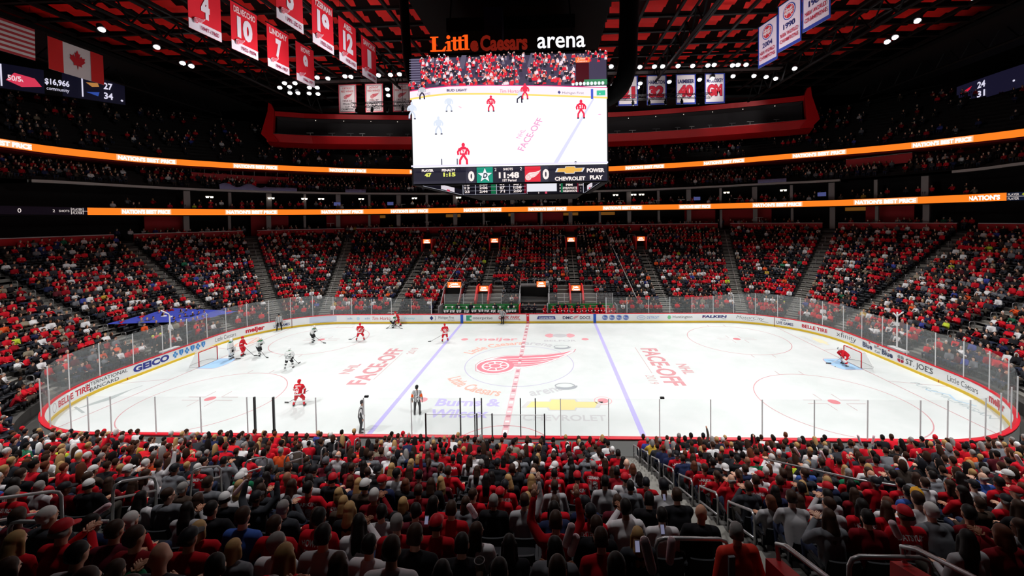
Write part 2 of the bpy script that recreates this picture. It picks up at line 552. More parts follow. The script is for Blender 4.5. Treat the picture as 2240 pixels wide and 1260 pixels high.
d = Decal(LET); d.text('BELLE TIRE', -49.0, .42, .42, (214, 50, 66), width=2.9, bold=.03); panel_marks('advert', 'red tyre shop lettering', d)
d = Decal(LET); d.text('INTERNATIONAL', -46.45, .66, .27, BLK, width=3.1); d.text('BANCARD', -46.1, .28, .27, BLK, width=2.1); panel_marks('advert', 'black two-line card lettering', d)
d = Decal(LET); d.text('GEICO', -42.94, .4, .5, (58, 64, 150), width=2.98, bold=.05); panel_marks('advert', 'dark blue insurer lettering', d)
d = Decal(LET)
for i in range(6):
    u = -39.4 + i * .56
    if i % 2 == 0:
        d.rect(u - .09, .36, u + .09, .9, (60, 140, 214)); d.rect(u - .22, .52, u + .22, .74, (60, 140, 214)); d.ell(u, .63, .1, .11, (150, 200, 240), 12)
    else:
        d.poly([(u - .2, .9), (u + .2, .9), (u + .2, .62), (u, .36), (u - .2, .62)], (60, 140, 214)); d.line([(u, .5), (u, .82)], .05, (190, 220, 245))
panel_marks('advert', 'row of light blue crosses and shields', d)
d = Decal(LET); d.text('Little Caesars', -35.2, .42, .42, BLK, width=2.2, bold=-.004); panel_marks('advert', 'black pizza shop lettering beside the left net', d)
d = Decal(LET); d.text('meijer', -32.03, .42, .46, (210, 50, 66), width=1.87, bold=.05); panel_marks('advert', 'red grocer lettering on the curve', d)
def live(u):
    d = Decal(LET); d.text('NHL', u + .35, .78, .16, NAVY, width=.55, bold=.03, slant=.2); d.text('TV', u + .95, .78, .1, BLK, width=.2); d.text('LIVE GAMES', u, .36, .3, NAVY, width=1.55, bold=.02); panel_marks('advert', 'navy live games lettering', d)
live(-29.28); live(27.74)
d = Decal(LET); d.rect(-25.75, .3, -22.8, .92, (206, 214, 232)); d.rect(-25.7, .34, -22.85, .88, (238, 240, 244)); d.text('BUD LIGHT', -24.27, .46, .33, (34, 44, 84), width=2.65, bold=.03, align='C'); panel_marks('advert', 'navy beer lettering in a thin box', d)
d = Decal(LET)
d.rect(-21.7, .28, -18.7, .94, (240, 243, 246))
for u in (-21.2, -19.1): d.text('at&t', u, .5, .26, (110, 160, 200), width=.6, align='C')
d.ell(-20.2, .6, .2, .2, (196, 224, 240)); panel_marks('advert', 'pale blue telephone company mark', d)
d = Decal(LET); d.text('Tim Hortons', -18.57, .42, .42, (204, 56, 66), width=2.7, bold=.0, slant=.12); panel_marks('advert', 'red slanted coffee lettering', d)
d = Decal(LET); d.rect(-15.1, .28, -12.4, .94, (236, 243, 246)); d.text('Priority', -14.6, .5, .24, (120, 196, 214), width=1.2, slant=.1); panel_marks('advert', 'pale teal panel lettering', d)
d = Decal(LET); d.poly([(-11.6, .62), (-11.38, .9), (-11.16, .62), (-11.38, .34)], NAVY); d.ring(-11.05, .62, .18, .3, .05, (90, 100, 120), 12, a0=-1.2, a1=1.2); d.text('Michigan First', -10.55, .55, .3, (60, 64, 78), width=1.85); d.text('CREDIT UNION', -9.5, .33, .1, (110, 112, 120), width=.85); panel_marks('advert', 'grey credit union lettering with navy diamond', d)
d = Decal(LET); d.rect(-7.25, .3, -4.02, .92, (246, 246, 246)); d.rect(-7.25, .3, -6.6, .92, (64, 168, 126)); d.text('e', -6.85, .46, .36, (240, 246, 243), width=.36, bold=.05); d.text('nterprise', -6.45, .48, .32, (60, 70, 74), width=2.3); panel_marks('advert', 'car rental lettering on a green block', d)
d = Decal(LET); d.text('QWIK PARK', -3.47, .5, .36, (206, 40, 54), width=2.5, bold=.02, slant=.25); d.rect(-3.1, .37, -1.0, .4, (206, 60, 70)); d.poly([(-1.05, .34), (-.8, .385), (-1.05, .43)], (206, 60, 70)); panel_marks('advert', 'red slanted parking lettering', d)
d = Decal(LET); d.poly([(1.05, .44), (3.25, .44), (3.15, .8), (1.18, .8)], (66, 78, 150)); d.text('Comerica Bank', 1.3, .52, .2, (238, 240, 250), width=1.75, bold=.03); panel_marks('advert', 'white bank lettering on a blue block', d)
d = Decal(LET); d.text('DMC', 4.07, .46, .33, (52, 56, 96), width=1.15, bold=.03); d.text('DOCS', 6.05, .46, .33, (52, 56, 96), width=1.2, bold=.02); wing_wheel(d, 5.42, .58, .13, (228, 150, 160), WHITE); panel_marks('advert', 'navy doctors lettering around a pink winged wheel', d)
d = Decal(LET)
for i in range(4):
    u = 8.95 + i * .8
    d.ell(u, .62, .34, .31, (70, 106, 190)); d.ring(u, .62, .31, .28, .03, (220, 228, 244), 24); d.text('Kr', u - .24, .52, .24, (240, 244, 250), width=.3, bold=.02); d.text('oger', u + .02, .52, .16, (240, 244, 250), width=.26)
panel_marks('advert', 'four blue oval grocer badges', d)
d = Decal(LET); d.rect(12.45, .28, 15.25, .94, (243, 245, 247)); d.ring(13.1, .6, .48, .24, .04, (120, 160, 214), 24); d.text('FOX', 13.1, .52, .2, (120, 160, 214), width=.5, align='C', slant=.2); d.text('DETROIT', 13.75, .48, .28, (80, 140, 206), width=1.35, slant=.15); panel_marks('advert', 'pale blue broadcaster lettering', d)
d = Decal(LET); d.ell(16.3, .62, .22, .24, (130, 206, 150), 6); d.text('Huntington', 16.7, .52, .32, (70, 84, 78), width=2.2); panel_marks('advert', 'grey bank lettering with green honeycomb', d)
d = Decal(LET); d.text('FALKEN', 20.02, .55, .28, (52, 56, 120), width=2.7, bold=.05, slant=.15); d.text('TIRES', 22.2, .38, .1, (52, 56, 120), width=.5); d.rect(20.05, .62, 20.35, .66, (206, 40, 54)); panel_marks('advert', 'navy wide tyre lettering', d)
d = Decal(LET); d.text('MotorCity', 23.75, .52, .36, (80, 82, 86), width=2.7, slant=.45, bold=-.01); d.text('CASINO', 24.4, .36, .09, (120, 122, 126), width=1.2); d.line([(26.2, .42), (26.95, .34)], .03, (80, 82, 86)); panel_marks('advert', 'thin grey script lettering', d)
d = Decal(LET); d.text('BELLE TIRE', 30.1, .44, .34, (200, 44, 60), width=2.45, bold=.04); panel_marks('advert', 'red tyre shop lettering on the right curve', d)
d = Decal(LET); d.text('xfinity', 33.49, .46, .5, (50, 52, 58), width=2.2, bold=-.01); d.rect(34.95, .3, 35.3, .34, (50, 52, 58)); panel_marks('advert', 'thin black cable company lettering', d)
d = Decal(LET); d.text('Blue', 36.44, .4, .44, (50, 62, 100), width=1.05, bold=.03); d.text('Blue', 37.7, .66, .22, (80, 90, 116), width=.7); d.text('Cell', 37.78, .32, .2, (90, 98, 110), width=.5); d.text('Blue', 38.5, .4, .44, (50, 62, 100), width=1.05, bold=.03)
for u in (37.2, 38.1, 39.2): d.poly([(u - .1, .9), (u, 1.0), (u + .1, .9), (u, .84)], (206, 60, 76))
panel_marks('advert', 'three blue words topped by small red leaves', d)
d = Decal(LET)
for i in range(4):
    a = PI / 4 + i * PI / 2
    u, v = 40.28 + .17 * math.cos(a), .6 + .17 * math.sin(a)
    d.ell(u, v, .17, .16, (176, 36, 70) if i > 1 else (150, 156, 160), 10)
d.line([(40.28, .36), (40.28, .84)], .04, WHITE); d.line([(40.05, .6), (40.5, .6)], .04, WHITE)
d.text("ST. JOE'S", 40.75, .42, .42, BLK, width=2.2, bold=.0); serif_bars(d, 40.75, .42, .42, (.1, .38, 1.95), BLK, .2); panel_marks('advert', 'black hospital lettering with a grey and crimson flower', d)
d = Decal(LET); d.text('Little Caesars', 44.0, .42, .42, BLK, width=2.25, bold=-.004); panel_marks('advert', 'black pizza shop lettering by the near right corner', d)
d = Decal(LET); d.text('meijer', 47.2, .42, .5, (206, 44, 60), width=1.7, bold=.05); panel_marks('advert', 'red grocer lettering at the near right corner', d)
for u in (-49.75,): 
    d = Decal(LET); d.ring(u + .25, .6, .26, .3, .04, (170, 150, 160), 20); panel_marks('advert', 'small round grey badge', d)

# ------------------------------------------------------------------ glass around the rink
gl = thing(empty('rink_glass', (0, 0, 1.07)), 'clear protective glass panes on posts standing on the red board rail', 'rink glass')
m_pane = glass_mat('clear_glass', (222, 230, 230), .11)
m_pane_end = glass_mat('hazy_glass', (216, 222, 222), .2)  # denser pale haze mixed evenly into the end panes
m_post = mat('post_aluminium', (226, 228, 230), rough=.5)
m_postw = mat('post_white', (236, 238, 240), rough=.4)
m_postd = mat('post_dark', (70, 72, 74), rough=.4, metal=.3)
def gtop(p):
    a = abs(p)
    if a < 20.0: return 2.93
    if a < 26: return 2.93 + (3.5 - 2.93) * (a - 20) / 6
    if a < 49: return 3.5
    if a < 56: return 3.5 - (3.5 - 3.05) * (a - 49) / 7
    return 3.05
near_l = [-49.9, -52.2, -54.5, -56.35, -57.45, -58.72, -61.21, -63.7, -66.24, -69.94, -72.49, -74.99, -77.54]
near_r = [49.0, 51.3, 53.2, 54.37, 55.51, 56.42, 57.54, 58.82, 61.32, 63.87, 66.39, 68.91, 71.43, 73.98, 76.4]
far_l = [-11.4, -13.8, -16.2, -18.6, -21, -23.2, -25.4, -27.6, -29.7, -31.8, -33.9, -36, -38.1, -40.4, -42.8, -45.2, -47.6, -49.9]
far_r = [9.1, 11.5, 14, 16.4, 18.9, 21.3, 23.5, 25.7, 27.8, 29.9, 32, 34.1, 36.2, 38.4, 40.7, 43, 45, 47, 49.0]
def glass_run(ps):
    for p0, p1 in zip(ps[:-1], ps[1:]):
        n = max(1, int(abs(p1 - p0) / .8))
        mb = MB()
        q = [p0 + (p1 - p0) * i / n for i in range(n + 1)]
        b = [board_pt(k, .1) for k in q]
        zt = [gtop(k) for k in q]
        mb.add([(x, y, 0.01) for x, y, *_ in b] + [(x, y, z - 1.07) for (x, y, *_), z in zip(b, zt)], [(i, i + 1, n + 2 + i, n + 1 + i) for i in range(n)])
        mb.build('glass_pane', m_pane_end if max(abs(p0), abs(p1)) > 21 and max(abs(p0), abs(p1)) < 57 else m_pane, gl)
def post(p, mt, r=.03, top=None, off=.1):
    x, y, *_ = board_pt(p, off)
    mb = MB()
    mb.box((0, 0, ((top or gtop(p)) - 1.07) / 2), (r * 1.6, r * 1.6, (top or gtop(p)) - 1.07))
    return mb.build('glass_post', mt, gl, loc=(x, y, 0))
glass_run(far_l); glass_run(far_r); glass_run(near_l); glass_run(near_r)
for p in far_l + far_r[:-1] + near_l[1:] + near_r:
    bright = p in (-11.4, 9.1)
    post(p, m_postw if bright else m_post, .045 if bright else .026)
for p in (-66.65, -67.67):
    post(p, m_postd, .055)
for p in (-78.28, -78.64, 78.44, 77.68):
    post(p, m_postd, .035)
post(-77.54, m_postd, .04)
# small cameras on the near glass
for k, (p, lab) in enumerate(((-72.6, 'small black camera on the glass edge beside the left linesman'), (71.35, 'small black camera on the glass edge right of the right blue line'))):
    x, y, *_ = board_pt(p, .1)
    mb = MB(); mb.box((0, 0, .06), (.2, .1, .085)); mb.tube([(0, .05, .06), (0, .1, .06)], .03, 8)
    thing(mb.build('glass_camera', mat('black_plastic', (16, 16, 22), rough=.5), loc=(x + .05, y, 3.05)), lab, 'camera')
# ------------------------------------------------------------------ seating bowl
def row_z(i):
    return .75 if i < 0 else .75 + .33 * i + .003 * i * i
def row_s(i):
    return 1.6 + .82 * i
NROW = 23
def row_pt(s, p):
    """point at arc length p on the row that runs s metres outside the boards"""
    sg = 1 if p >= 0 else -1
    a, R = abs(p), RR + s
    Q = R * PI / 2
    if a <= CX: x, y, nx, ny = a, CY + R, 0, 1
    elif a <= CX + Q:
        t = (a - CX) / R; nx, ny = math.sin(t), math.cos(t); x, y = CX + R * nx, CY + R * ny
    elif a <= CX + Q + 2 * CY: x, y, nx, ny = CX + R, CY - (a - CX - Q), 1, 0
    elif a <= CX + 2 * Q + 2 * CY:
        t = (a - CX - Q - 2 * CY) / R; nx, ny = math.cos(t), -math.sin(t); x, y = CX + R * nx, -CY + R * ny
    else: x, y, nx, ny = CX - (a - CX - 2 * Q - 2 * CY), -CY - R, 0, -1
    return x * sg, y, nx * sg, ny
AISLES = []      # (key, name words)
for sg, side in ((-1, 'left'), (1, 'right')):
    for k in range(10):
        AISLES.append((sg, k))
def aisle_p(s, sg, k):
    R = RR + s
    Q = R * PI / 2
    H = 2 * CX + 2 * Q + 2 * CY
    f = [5.95, 16.7, CX + R * math.radians(17.5), CX + R * PI / 4, CX + R * math.radians(72), CX + Q + CY,
         H - CX - R * math.radians(72), H - CX - R * PI / 4, H - CX - R * math.radians(17.5), H - 16.7]
    return sg * f[k]
def near_aisle_p(s, x):
    R = RR + s
    H = 2 * CX + PI * R + 2 * CY
    return (1 if x >= 0 else -1) * (H - abs(x))
ARC_N = 18
def path_closed(s):
    p = loop_path(s, ARC_N)
    return p + [p[0]]
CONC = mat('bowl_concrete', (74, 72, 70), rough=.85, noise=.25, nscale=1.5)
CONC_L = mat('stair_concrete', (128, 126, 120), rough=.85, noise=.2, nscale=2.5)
mb = MB()
prof = [(.32, 0), (.9, .02)]
prof = [(.24, 0.0), (row_s(0) - .45, 0.0), (row_s(0) - .45, row_z(0))]
for i in range(NROW):
    prof += [(row_s(i) + .37, row_z(i)), (row_s(i) + .37, row_z(i + 1))]
prof += [(row_s(NROW) + 3, row_z(NROW))]
mb.sweep(prof, path_closed)
bowl = struct(mb.build('floor_terraces', CONC)); bowl['label'] = 'dark stepped concrete terraces of the seating bowl'

def cut(x, y, s, far=True):
    """places without seats: tunnels, portals, benches, penalty boxes"""
    if y > 8:
        for px in (-5.95, 5.95):
            if abs(x - px) < 1.5 and 14.6 < s < 18.6: return True
            if abs(x - px) < 2.5 and 2.0 < s < 7.0: return True
        for px in (-16.7, 16.7):
            if abs(x - px) < 1.5 and 14.6 < s < 18.6: return True
        if -11.4 < x < -8.6 and s < 5.6: return True
        if -1.5 < x < 2.9 and s < 5.6: return True
        if abs(x) < 11.2 and s < 3.2: return True
    elif y < -8:
        if abs(x - 1) < 5.2 and s < 1.9: return True
        if 4.0 < x < 7.7 and s > 14.4: return True
        if s > 17.9 : return True
    return False
# stairs: one flight per aisle
def make_stairs(sg, k, i0=0, i1=NROW - 1, x=None):
    mb = MB()
    for i in range(i0, i1):
        for h in (0, 1):
            s0 = row_s(i) - .45 + (.41 if h else 0) + .41
            z0 = row_z(i) + (row_z(i + 1) - row_z(i)) * (.5 if h == 0 else 1.0)
            s1 = s0 + .41
            zb = row_z(i) - .02
            sm = (s0 + s1) / 2
            p = near_aisle_p(sm, x) if x is not None else aisle_p(sm, sg, k)
            X, Y, nx, ny = row_pt(sm, p)
            if cut(X, Y, sm) and (Y > 8): continue
            mb.box((X, Y, (zb + z0) / 2), (1.25, .41, z0 - zb + .01), rz=math.atan2(ny, nx) - PI / 2)
    if not mb.v: return
    o = struct(mb.build('stairs', CONC_L))
    o['label'] = 'pale concrete aisle steps climbing the stands'
for sg, k in AISLES:
    make_stairs(sg, k)
for x in (-5.95, 5.95):
    make_stairs(1, 0, 0, 16 if x > 0 else 20, x=x)

# ------------------------------------------------------------------ fascias, ribbons, suites, upper tiers
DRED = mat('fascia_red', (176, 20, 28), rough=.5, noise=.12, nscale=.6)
CAPW = mat('rail_cap', (190, 180, 180), rough=.5)
def arc_ps(s, p0, p1, step=1.2):
    n = max(2, int(abs(p1 - p0) / step))
    return [p0 + (p1 - p0) * i / n for i in range(n + 1)]
def wall_arc(mb, s, p0, p1, z0, z1, mi=0, thick=.2, step=1.2):
    ps = arc_ps(s, p0, p1, step)
    a = [row_pt(s, p)[:2] for p in ps]
    k = (RR + s + thick) / (RR + s)
    b = []
    for p in ps:
        x, y, nx, ny = row_pt(s, p)
        b.append((x + nx * thick, y + ny * thick))
    n = len(ps)
    vs = [(x, y, z0) for x, y in a] + [(x, y, z1) for x, y in a] + [(x, y, z1) for x, y in b] + [(x, y, z0) for x, y in b]
    fs = []
    for i in range(n - 1):
        for r in range(3):
            fs.append((r * n + i, r * n + i + 1, (r + 1) * n + i + 1, (r + 1) * n + i))
    fs += [(0, n, 2 * n, 3 * n), (n - 1, 4 * n - 1, 3 * n - 1, 2 * n - 1)]
    mb.add(vs, fs, mi)
SW = 20.2
gaps = sorted([aisle_p(SW, sg, k) for sg in (-1, 1) for k in (2, 3, 4, 5, 6, 7)])
edges = [-92] + [g for g in gaps] + [92]
for j in range(len(edges) - 1):
    a, b = edges[j] + (.9 if j else 0), edges[j + 1] - (.9 if j < len(edges) - 2 else 0)
    mb = MB()
    wall_arc(mb, SW, a, b, 9.3, 10.93, 0); wall_arc(mb, SW - .04, a, b, 10.93, 11.02, 1, .3)
    o = struct(mb.build('wall_parapet', [DRED, CAPW])); o['label'] = 'red parapet with pale top rail at the top of the lower stands'
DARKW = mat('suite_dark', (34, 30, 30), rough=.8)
GREYC = mat('column_grey', (150, 144, 142), rough=.8)
def strip3(pts, z0, z1, name, m, thick=0, push=0.0):
    """upright band through xyz points, z0/z1 relative to each point"""
    mb = MB()
    n = len(pts)
    mb.add([(x, y, z + z0) for x, y, z in pts] + [(x, y, z + z1) for x, y, z in pts], [(i, i + 1, n + i + 1, n + i) for i in range(n - 1)])
    return mb.build(name, m)
def loop_band(name, s, z0, z1, m, depth=0.0, label=None, zin=None):
    mb = MB()
    P = [(s + depth, z0), (s, z0), (s, z1), (s + depth, z1)] if depth else [(s, z0), (s, z1)]
    def pth(so):
        p = loop_path(so, ARC_N)
        return [q for q in p if True]
    # far half only, open towards the camera side
    def half(so):
        R = RR + so
        H = CX + R * PI / 2 + CY
        return [row_pt(so, q)[:2] for q in np.linspace(-H - 12, H + 12, 90)]
    mb.sweep(P, half)
    o = struct(mb.build(name, m))
    if label: o['label'] = label
    return o
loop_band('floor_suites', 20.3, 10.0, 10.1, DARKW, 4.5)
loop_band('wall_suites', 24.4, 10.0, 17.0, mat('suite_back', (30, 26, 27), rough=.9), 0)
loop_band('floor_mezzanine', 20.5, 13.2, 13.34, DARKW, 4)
# red wall panels inside the suites
RW = mat('suite_red', (168, 18, 28), rough=.6)
for p0, p1 in ((-46, -41), (-35.5, -27), (-3.4, .6), (1.2, 5.0), (25.6, 30.4), (31.2, 38.5), (50, 55), (-58, -54)):
    mb = MB(); wall_arc(mb, 22.6, p0, p1, 10.1, 13.25, 0, .15)
    struct(mb.build('wall_panel', RW))['label'] = 'red wall panel in the suites under the lower ribbon'
for q in range(-11, 12):
    p = q * 4.9 + 1.3
    x, y, nx, ny = row_pt(21.2, p)
    mb = MB(); mb.box((x, y, 11.65), (.62 if q % 2 else .34, .4, 3.2), rz=math.atan2(ny, nx) - PI / 2)
    x, y, nx, ny = row_pt(21.4, p)
    mb.box((x, y, 15.4), (.7 if q % 2 else .36, .4, 2.6), rz=math.atan2(ny, nx) - PI / 2)
    o = struct(mb.build('column', GREYC)); o['label'] = 'pale grey column between suites'

SLAB = [(-51.6, -12, 16.8), (-51.6, -4, 16.85), (-51.09, 3.81, 16.89), (-50.82, 8.33, 17.04), (-49.12, 14.94, 17.05), (-46.62, 19.92, 17.03), (-43.46, 24.07, 17.02), (-37.63, 28.98, 17.01), (-28.28, 32.86, 16.92), (-8.99, 33.56, 16.63), (10.17, 33.55, 16.69), (19.95, 33.55, 16.82), (29.24, 32.63, 17.03), (36.89, 29.43, 17.13), (42.45, 25.13, 17.04), (48.28, 16.88, 17.02), (49.86, 12.8, 17.02), (50.66, 9.34, 17.17), (51.4, 1, 17.2), (51.4, -12, 17.2)]
LED2 = [(-52.5, -12, 20.6), (-52.6, -3, 20.62), (-52.48, 4.9, 20.6), (-52.17, 8.8, 20.53), (-50.18, 16.06, 20.56), (-47.27, 21.49, 20.69), (-42.66, 26.85, 20.81), (-36.63, 31.2, 20.87), (-28.8, 34.17, 20.77), (-13.13, 34.95, 20.33), (-1.3, 34.95, 20.18), (8.82, 34.96, 20.33), (18.05, 34.95, 20.58), (28.41, 34.26, 20.93), (37.03, 30.98, 21.13), (43.8, 25.75, 21.01), (48.24, 19.95, 20.75), (50.58, 15.02, 20.57), (51.88, 10.47, 20.37), (52.5, 4, 20.2), (52.5, -12, 20.0)]
class Curve3:
    def __init__(s, pts, sub=8):
        P = [Vector(p) for p in pts]
        out = []
        for i in range(len(P) - 1):
            p0, p1, p2, p3 = P[max(i - 1, 0)], P[i], P[i + 1], P[min(i + 2, len(P) - 1)]
            for j in range(sub):
                t = j / sub
                out.append(.5 * ((2 * p1) + (p2 - p0) * t + (2 * p0 - 5 * p1 + 4 * p2 - p3) * t * t + (3 * p1 - p0 - 3 * p2 + p3) * t ** 3))
        out.append(P[-1])
        s.p = out
        s.l = [0.0]
        for a, b in zip(out[:-1], out[1:]):
            s.l.append(s.l[-1] + (b - a).length)
        s.L = s.l[-1]
        s.la = np.array(s.l); s.pa = np.array([tuple(q) for q in out])
    def at(s, d):
        return [float(np.interp(d, s.la, s.pa[:, k])) for k in range(3)]
    def near(s, x, y):
        i = int(np.argmin((s.pa[:, 0] - x) ** 2 + (s.pa[:, 1] - y) ** 2))
        return s.l[i]
    def nrm(s, d):
        a, b = s.at(max(0, d - .5)), s.at(min(s.L, d + .5))
        tx, ty = b[0] - a[0], b[1] - a[1]
        k = math.hypot(tx, ty) or 1
        return ty / k, -tx / k      # towards the ice (curve runs left to right on the far side)
def band_on(curve, d0, d1, z0, z1, back, name, m, n=None, parent=None):
    n = n or max(2, int((d1 - d0) / 1.0))
    mb = MB()
    A, B = [], []
    for i in range(n + 1):
        d = d0 + (d1 - d0) * i / n
        x, y, z = curve.at(d); nx, ny = curve.nrm(d)
        A.append((x, y, z)); B.append((x - nx * back, y - ny * back, z))
    k = n + 1
    vs = [(x, y, z + z0) for x, y, z in A] + [(x, y, z + z1) for x, y, z in A] + [(x, y, z + z1) for x, y, z in B] + [(x, y, z + z0) for x, y, z in B]
    fs = []
    for i in range(n):
        for r in range(4):
            r2 = (r + 1) % 4
            fs.append((r * k + i, r * k + i + 1, r2 * k + i + 1, r2 * k + i))
    mb.add(vs, fs)
    return mb.build(name, m, parent)
cs = Curve3(SLAB)
SLABM = mat('slab_grey', (176, 168, 164), rough=.7)
for d0, d1 in ((cs.near(-50.9, 6), cs.near(43.6, 24)), (cs.near(49.0, 15.0), cs.L)):
    o = struct(band_on(cs, d0, d1, -.28, .05, .5, 'trim_mezzanine_edge', SLABM)); o['label'] = 'pale slab edge of the mezzanine'
    struct(band_on(cs, d0, d1, -.3, -.25, 4, 'ceiling_suites', DARKW))
# mezzanine terraces and upper deck
def terraces(name, curve, rows, tread, rise, zoff, m, back=1.0):
    n = 110
    rings = []
    for i in range(rows):
        rings += [(.3 + i * tread, zoff + i * rise), (.3 + (i + 1) * tread, zoff + i * rise), (.3 + (i + 1) * tread, zoff + (i + 1) * rise)]
    mb = MB()
    ds = [curve.L * i / n for i in range(n + 1)]
    base = [(curve.at(d), curve.nrm(d)) for d in ds]
    for off, dz in rings:
        mb.v += [(p[0] - q[0] * off, p[1] - q[1] * off, p[2] + dz) for p, q in base]
    k = n + 1
    for r in range(len(rings) - 1):
        mb.f += [(r * k + i, r * k + i + 1, (r + 1) * k + i + 1, (r + 1) * k + i) for i in range(n)]
        mb.m += [0] * n
    return struct(mb.build(name, m))
MEZZ = dict(rows=5, tread=.85, rise=.42, zoff=.1)
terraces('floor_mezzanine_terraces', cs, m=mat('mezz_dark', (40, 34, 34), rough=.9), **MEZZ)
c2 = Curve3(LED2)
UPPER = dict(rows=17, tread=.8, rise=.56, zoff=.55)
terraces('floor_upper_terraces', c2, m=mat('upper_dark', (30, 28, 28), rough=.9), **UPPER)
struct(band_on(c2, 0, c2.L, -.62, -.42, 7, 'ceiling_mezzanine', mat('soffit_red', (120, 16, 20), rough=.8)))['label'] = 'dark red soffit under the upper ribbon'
# back wall and roof shell
mb = MB()
n = 100
base = [(c2.at(c2.L * i / n), c2.nrm(c2.L * i / n)) for i in range(n + 1)]
for off, z in ((14.4, 29.5), (15.5, 40)):
    mb.v += [(p[0] - q[0] * off, p[1] - q[1] * off, z) for p, q in base]
mb.f += [(i, i + 1, n + 2 + i, n + 1 + i) for i in range(n)]; mb.m += [0] * n
BLACKM = mat('roof_black', (14, 13, 14), rough=.8, spec=.2)
struct(mb.build('wall_upper', BLACKM))['label'] = 'black wall behind the upper deck'
mb = MB(); wall_arc(mb, 28.5, -90, 90, 17, 20.2, 0, .1, 3)
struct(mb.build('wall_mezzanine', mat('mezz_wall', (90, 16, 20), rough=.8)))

# LED ribbons
OR, WH = (255, 124, 32), (255, 240, 236)
class Ribbon:
    pass
def ribbon(label, curve, h, segs, texts, glitch=(), dark=()):
    root = thing(empty('led_ribbon', (0, 0, 0)), label, 'display ribbon')
    back = band_on(curve, 0, curve.L, -h - .08, h + .08, .35, 'ribbon_casing', BLACKM, parent=root)
    def fn(u, v, hh):
        x, y, z = curve.at(u); nx, ny = curve.nrm(u)
        return (x + nx * (.02 + hh), y + ny * (.02 + hh), z + v)
    d = Decal(.012)
    for a, b in segs:
        d.rect(a, -h, b, h, OR, nx=max(2, int((b - a) / 1.2)))
    d.build('lit_band', fn, root, emit=RIB_E)
    for u, wd in texts:
        d = Decal(.012); d.rect(u - .15, -h * .8, u + wd + .15, h * .86, (255, 150, 110), nx=8)
        d.text("NATION'S BEST PRICE", u, -h * .58, h * 1.15, WH, width=wd, bold=.05)
        d.build('lit_lettering', fn, root, emit=RIB_E * 1.5, base=.012)
    return root, fn
RIB_E = 1.15
led1pts = [row_pt(20.0, p)[:2] + (13.75,) for p in np.linspace(-92, 92, 120)]
c1 = Curve3(led1pts, 1)
T1 = [((-49.26, 12.67), (-47.13, 17.84)), ((-43.81, 22.76), (-39.64, 26.81)), ((-34.7, 29.95), (-29.13, 32.03)), ((-23.51, 32.91), (-17.6, 32.95)), ((-11.78, 32.95), (-6.01, 32.95)), ((-.06, 32.95), (5.78, 32.95)), ((11.66, 32.95), (17.55, 32.95)), ((23.4, 32.92), (29.14, 32.04)), ((34.58, 30), (39.56, 26.88)), ((43.74, 22.84), (47.06, 17.98))]
tx = []
for a, b in T1:
    u0, u1 = c1.near(*a), c1.near(*b)
    tx.append((u0, u1 - u0))
ua, ub = c1.near(-49.92, 10.04), c1.near(49.9, 10.16)
r1, fn1 = ribbon('lower orange light ribbon with repeated white slogan, just above the red parapet', c1, .41, [(ua, ub)], tx)
d = Decal(.014); d.text("NATION'S", c1.near(49.24, 12.75), -.24, .47, WH, width=2.6, bold=.05); d.build('lit_lettering', fn1, r1, emit=RIB_E * 1.4, base=.012)
d = Decal(.014)                         # score part left of the orange band
d.rect(ua - 14, -.41, ua, .41, (12, 6, 16), nx=12); d.rect(ua - 9.6, -.39, ua - 6.9, .39, (226, 60, 110), nx=3)
d.text('0', ua - 5.6, -.22, .45, WH); d.text('2', ua - 2.9, -.14, .3, WH); d.text('SHOTS', ua - 2.4, -.12, .24, WH, width=.85)
d.rect(ua - 1.42, -.36, ua - 1.38, .36, WH); d.text('PLAYER', ua - 1.3, .08, .24, WH, width=.8); d.text('PLAYER', ua - 1.3, -.34, .24, WH, width=.8)
d.rect(ua - .45, -.36, ua - .41, .36, WH); d.rect(ua - 1.3, -.02, ua, .01, WH)
wing_wheel(d, ua - 8.9, -.1, .22, WH, (226, 60, 110))
d.build('lit_score', fn1, r1, emit=.9)
d = Decal(.014)
d.rect(ub, -.41, ub + 8, .41, (14, 24, 46), nx=8); d.text('PLAYER', ub + .12, .08, .25, WH, width=.85); d.text('PLAYER', ub + .12, -.34, .25, WH, width=.85); d.text('47', ub + 1.2, .08, .25, (220, 230, 60)); d.rect(ub + .05, -.02, ub + 4, .01, WH)
d.build('lit_score', fn1, r1, emit=.9)
T2 = [((-52.48, 4.93), (-52.37, 7.1)), ((-50.86, 14.23), (-48.66, 19.22)), ((-44.47, 25.04), (-40.42, 28.74)), ((-34.21, 32.38), (-28.94, 34.14)), ((-21.83, 34.95), (-15.9, 34.95)), ((-9.6, 34.95), (-3.9, 34.95)), ((2.6, 34.95), (8.4, 34.95)), ((15.98, 34.95), (21.56, 34.95)), ((28.62, 34.21), (33.9, 32.52)), ((40.08, 28.98), (44.23, 25.29)), ((48.47, 19.56), (50.7, 14.69))]
tx = []
for a, b in T2:
    u0, u1 = c2.near(*a), c2.near(*b)
    if a[1] < 6: u0 = u1 - 5.8
    tx.append((u0, u1 - u0))
r2, fn2 = ribbon('upper orange light ribbon with repeated white slogan, on the front of the upper deck', c2, .4, [(2, c2.L - 2)], tx)

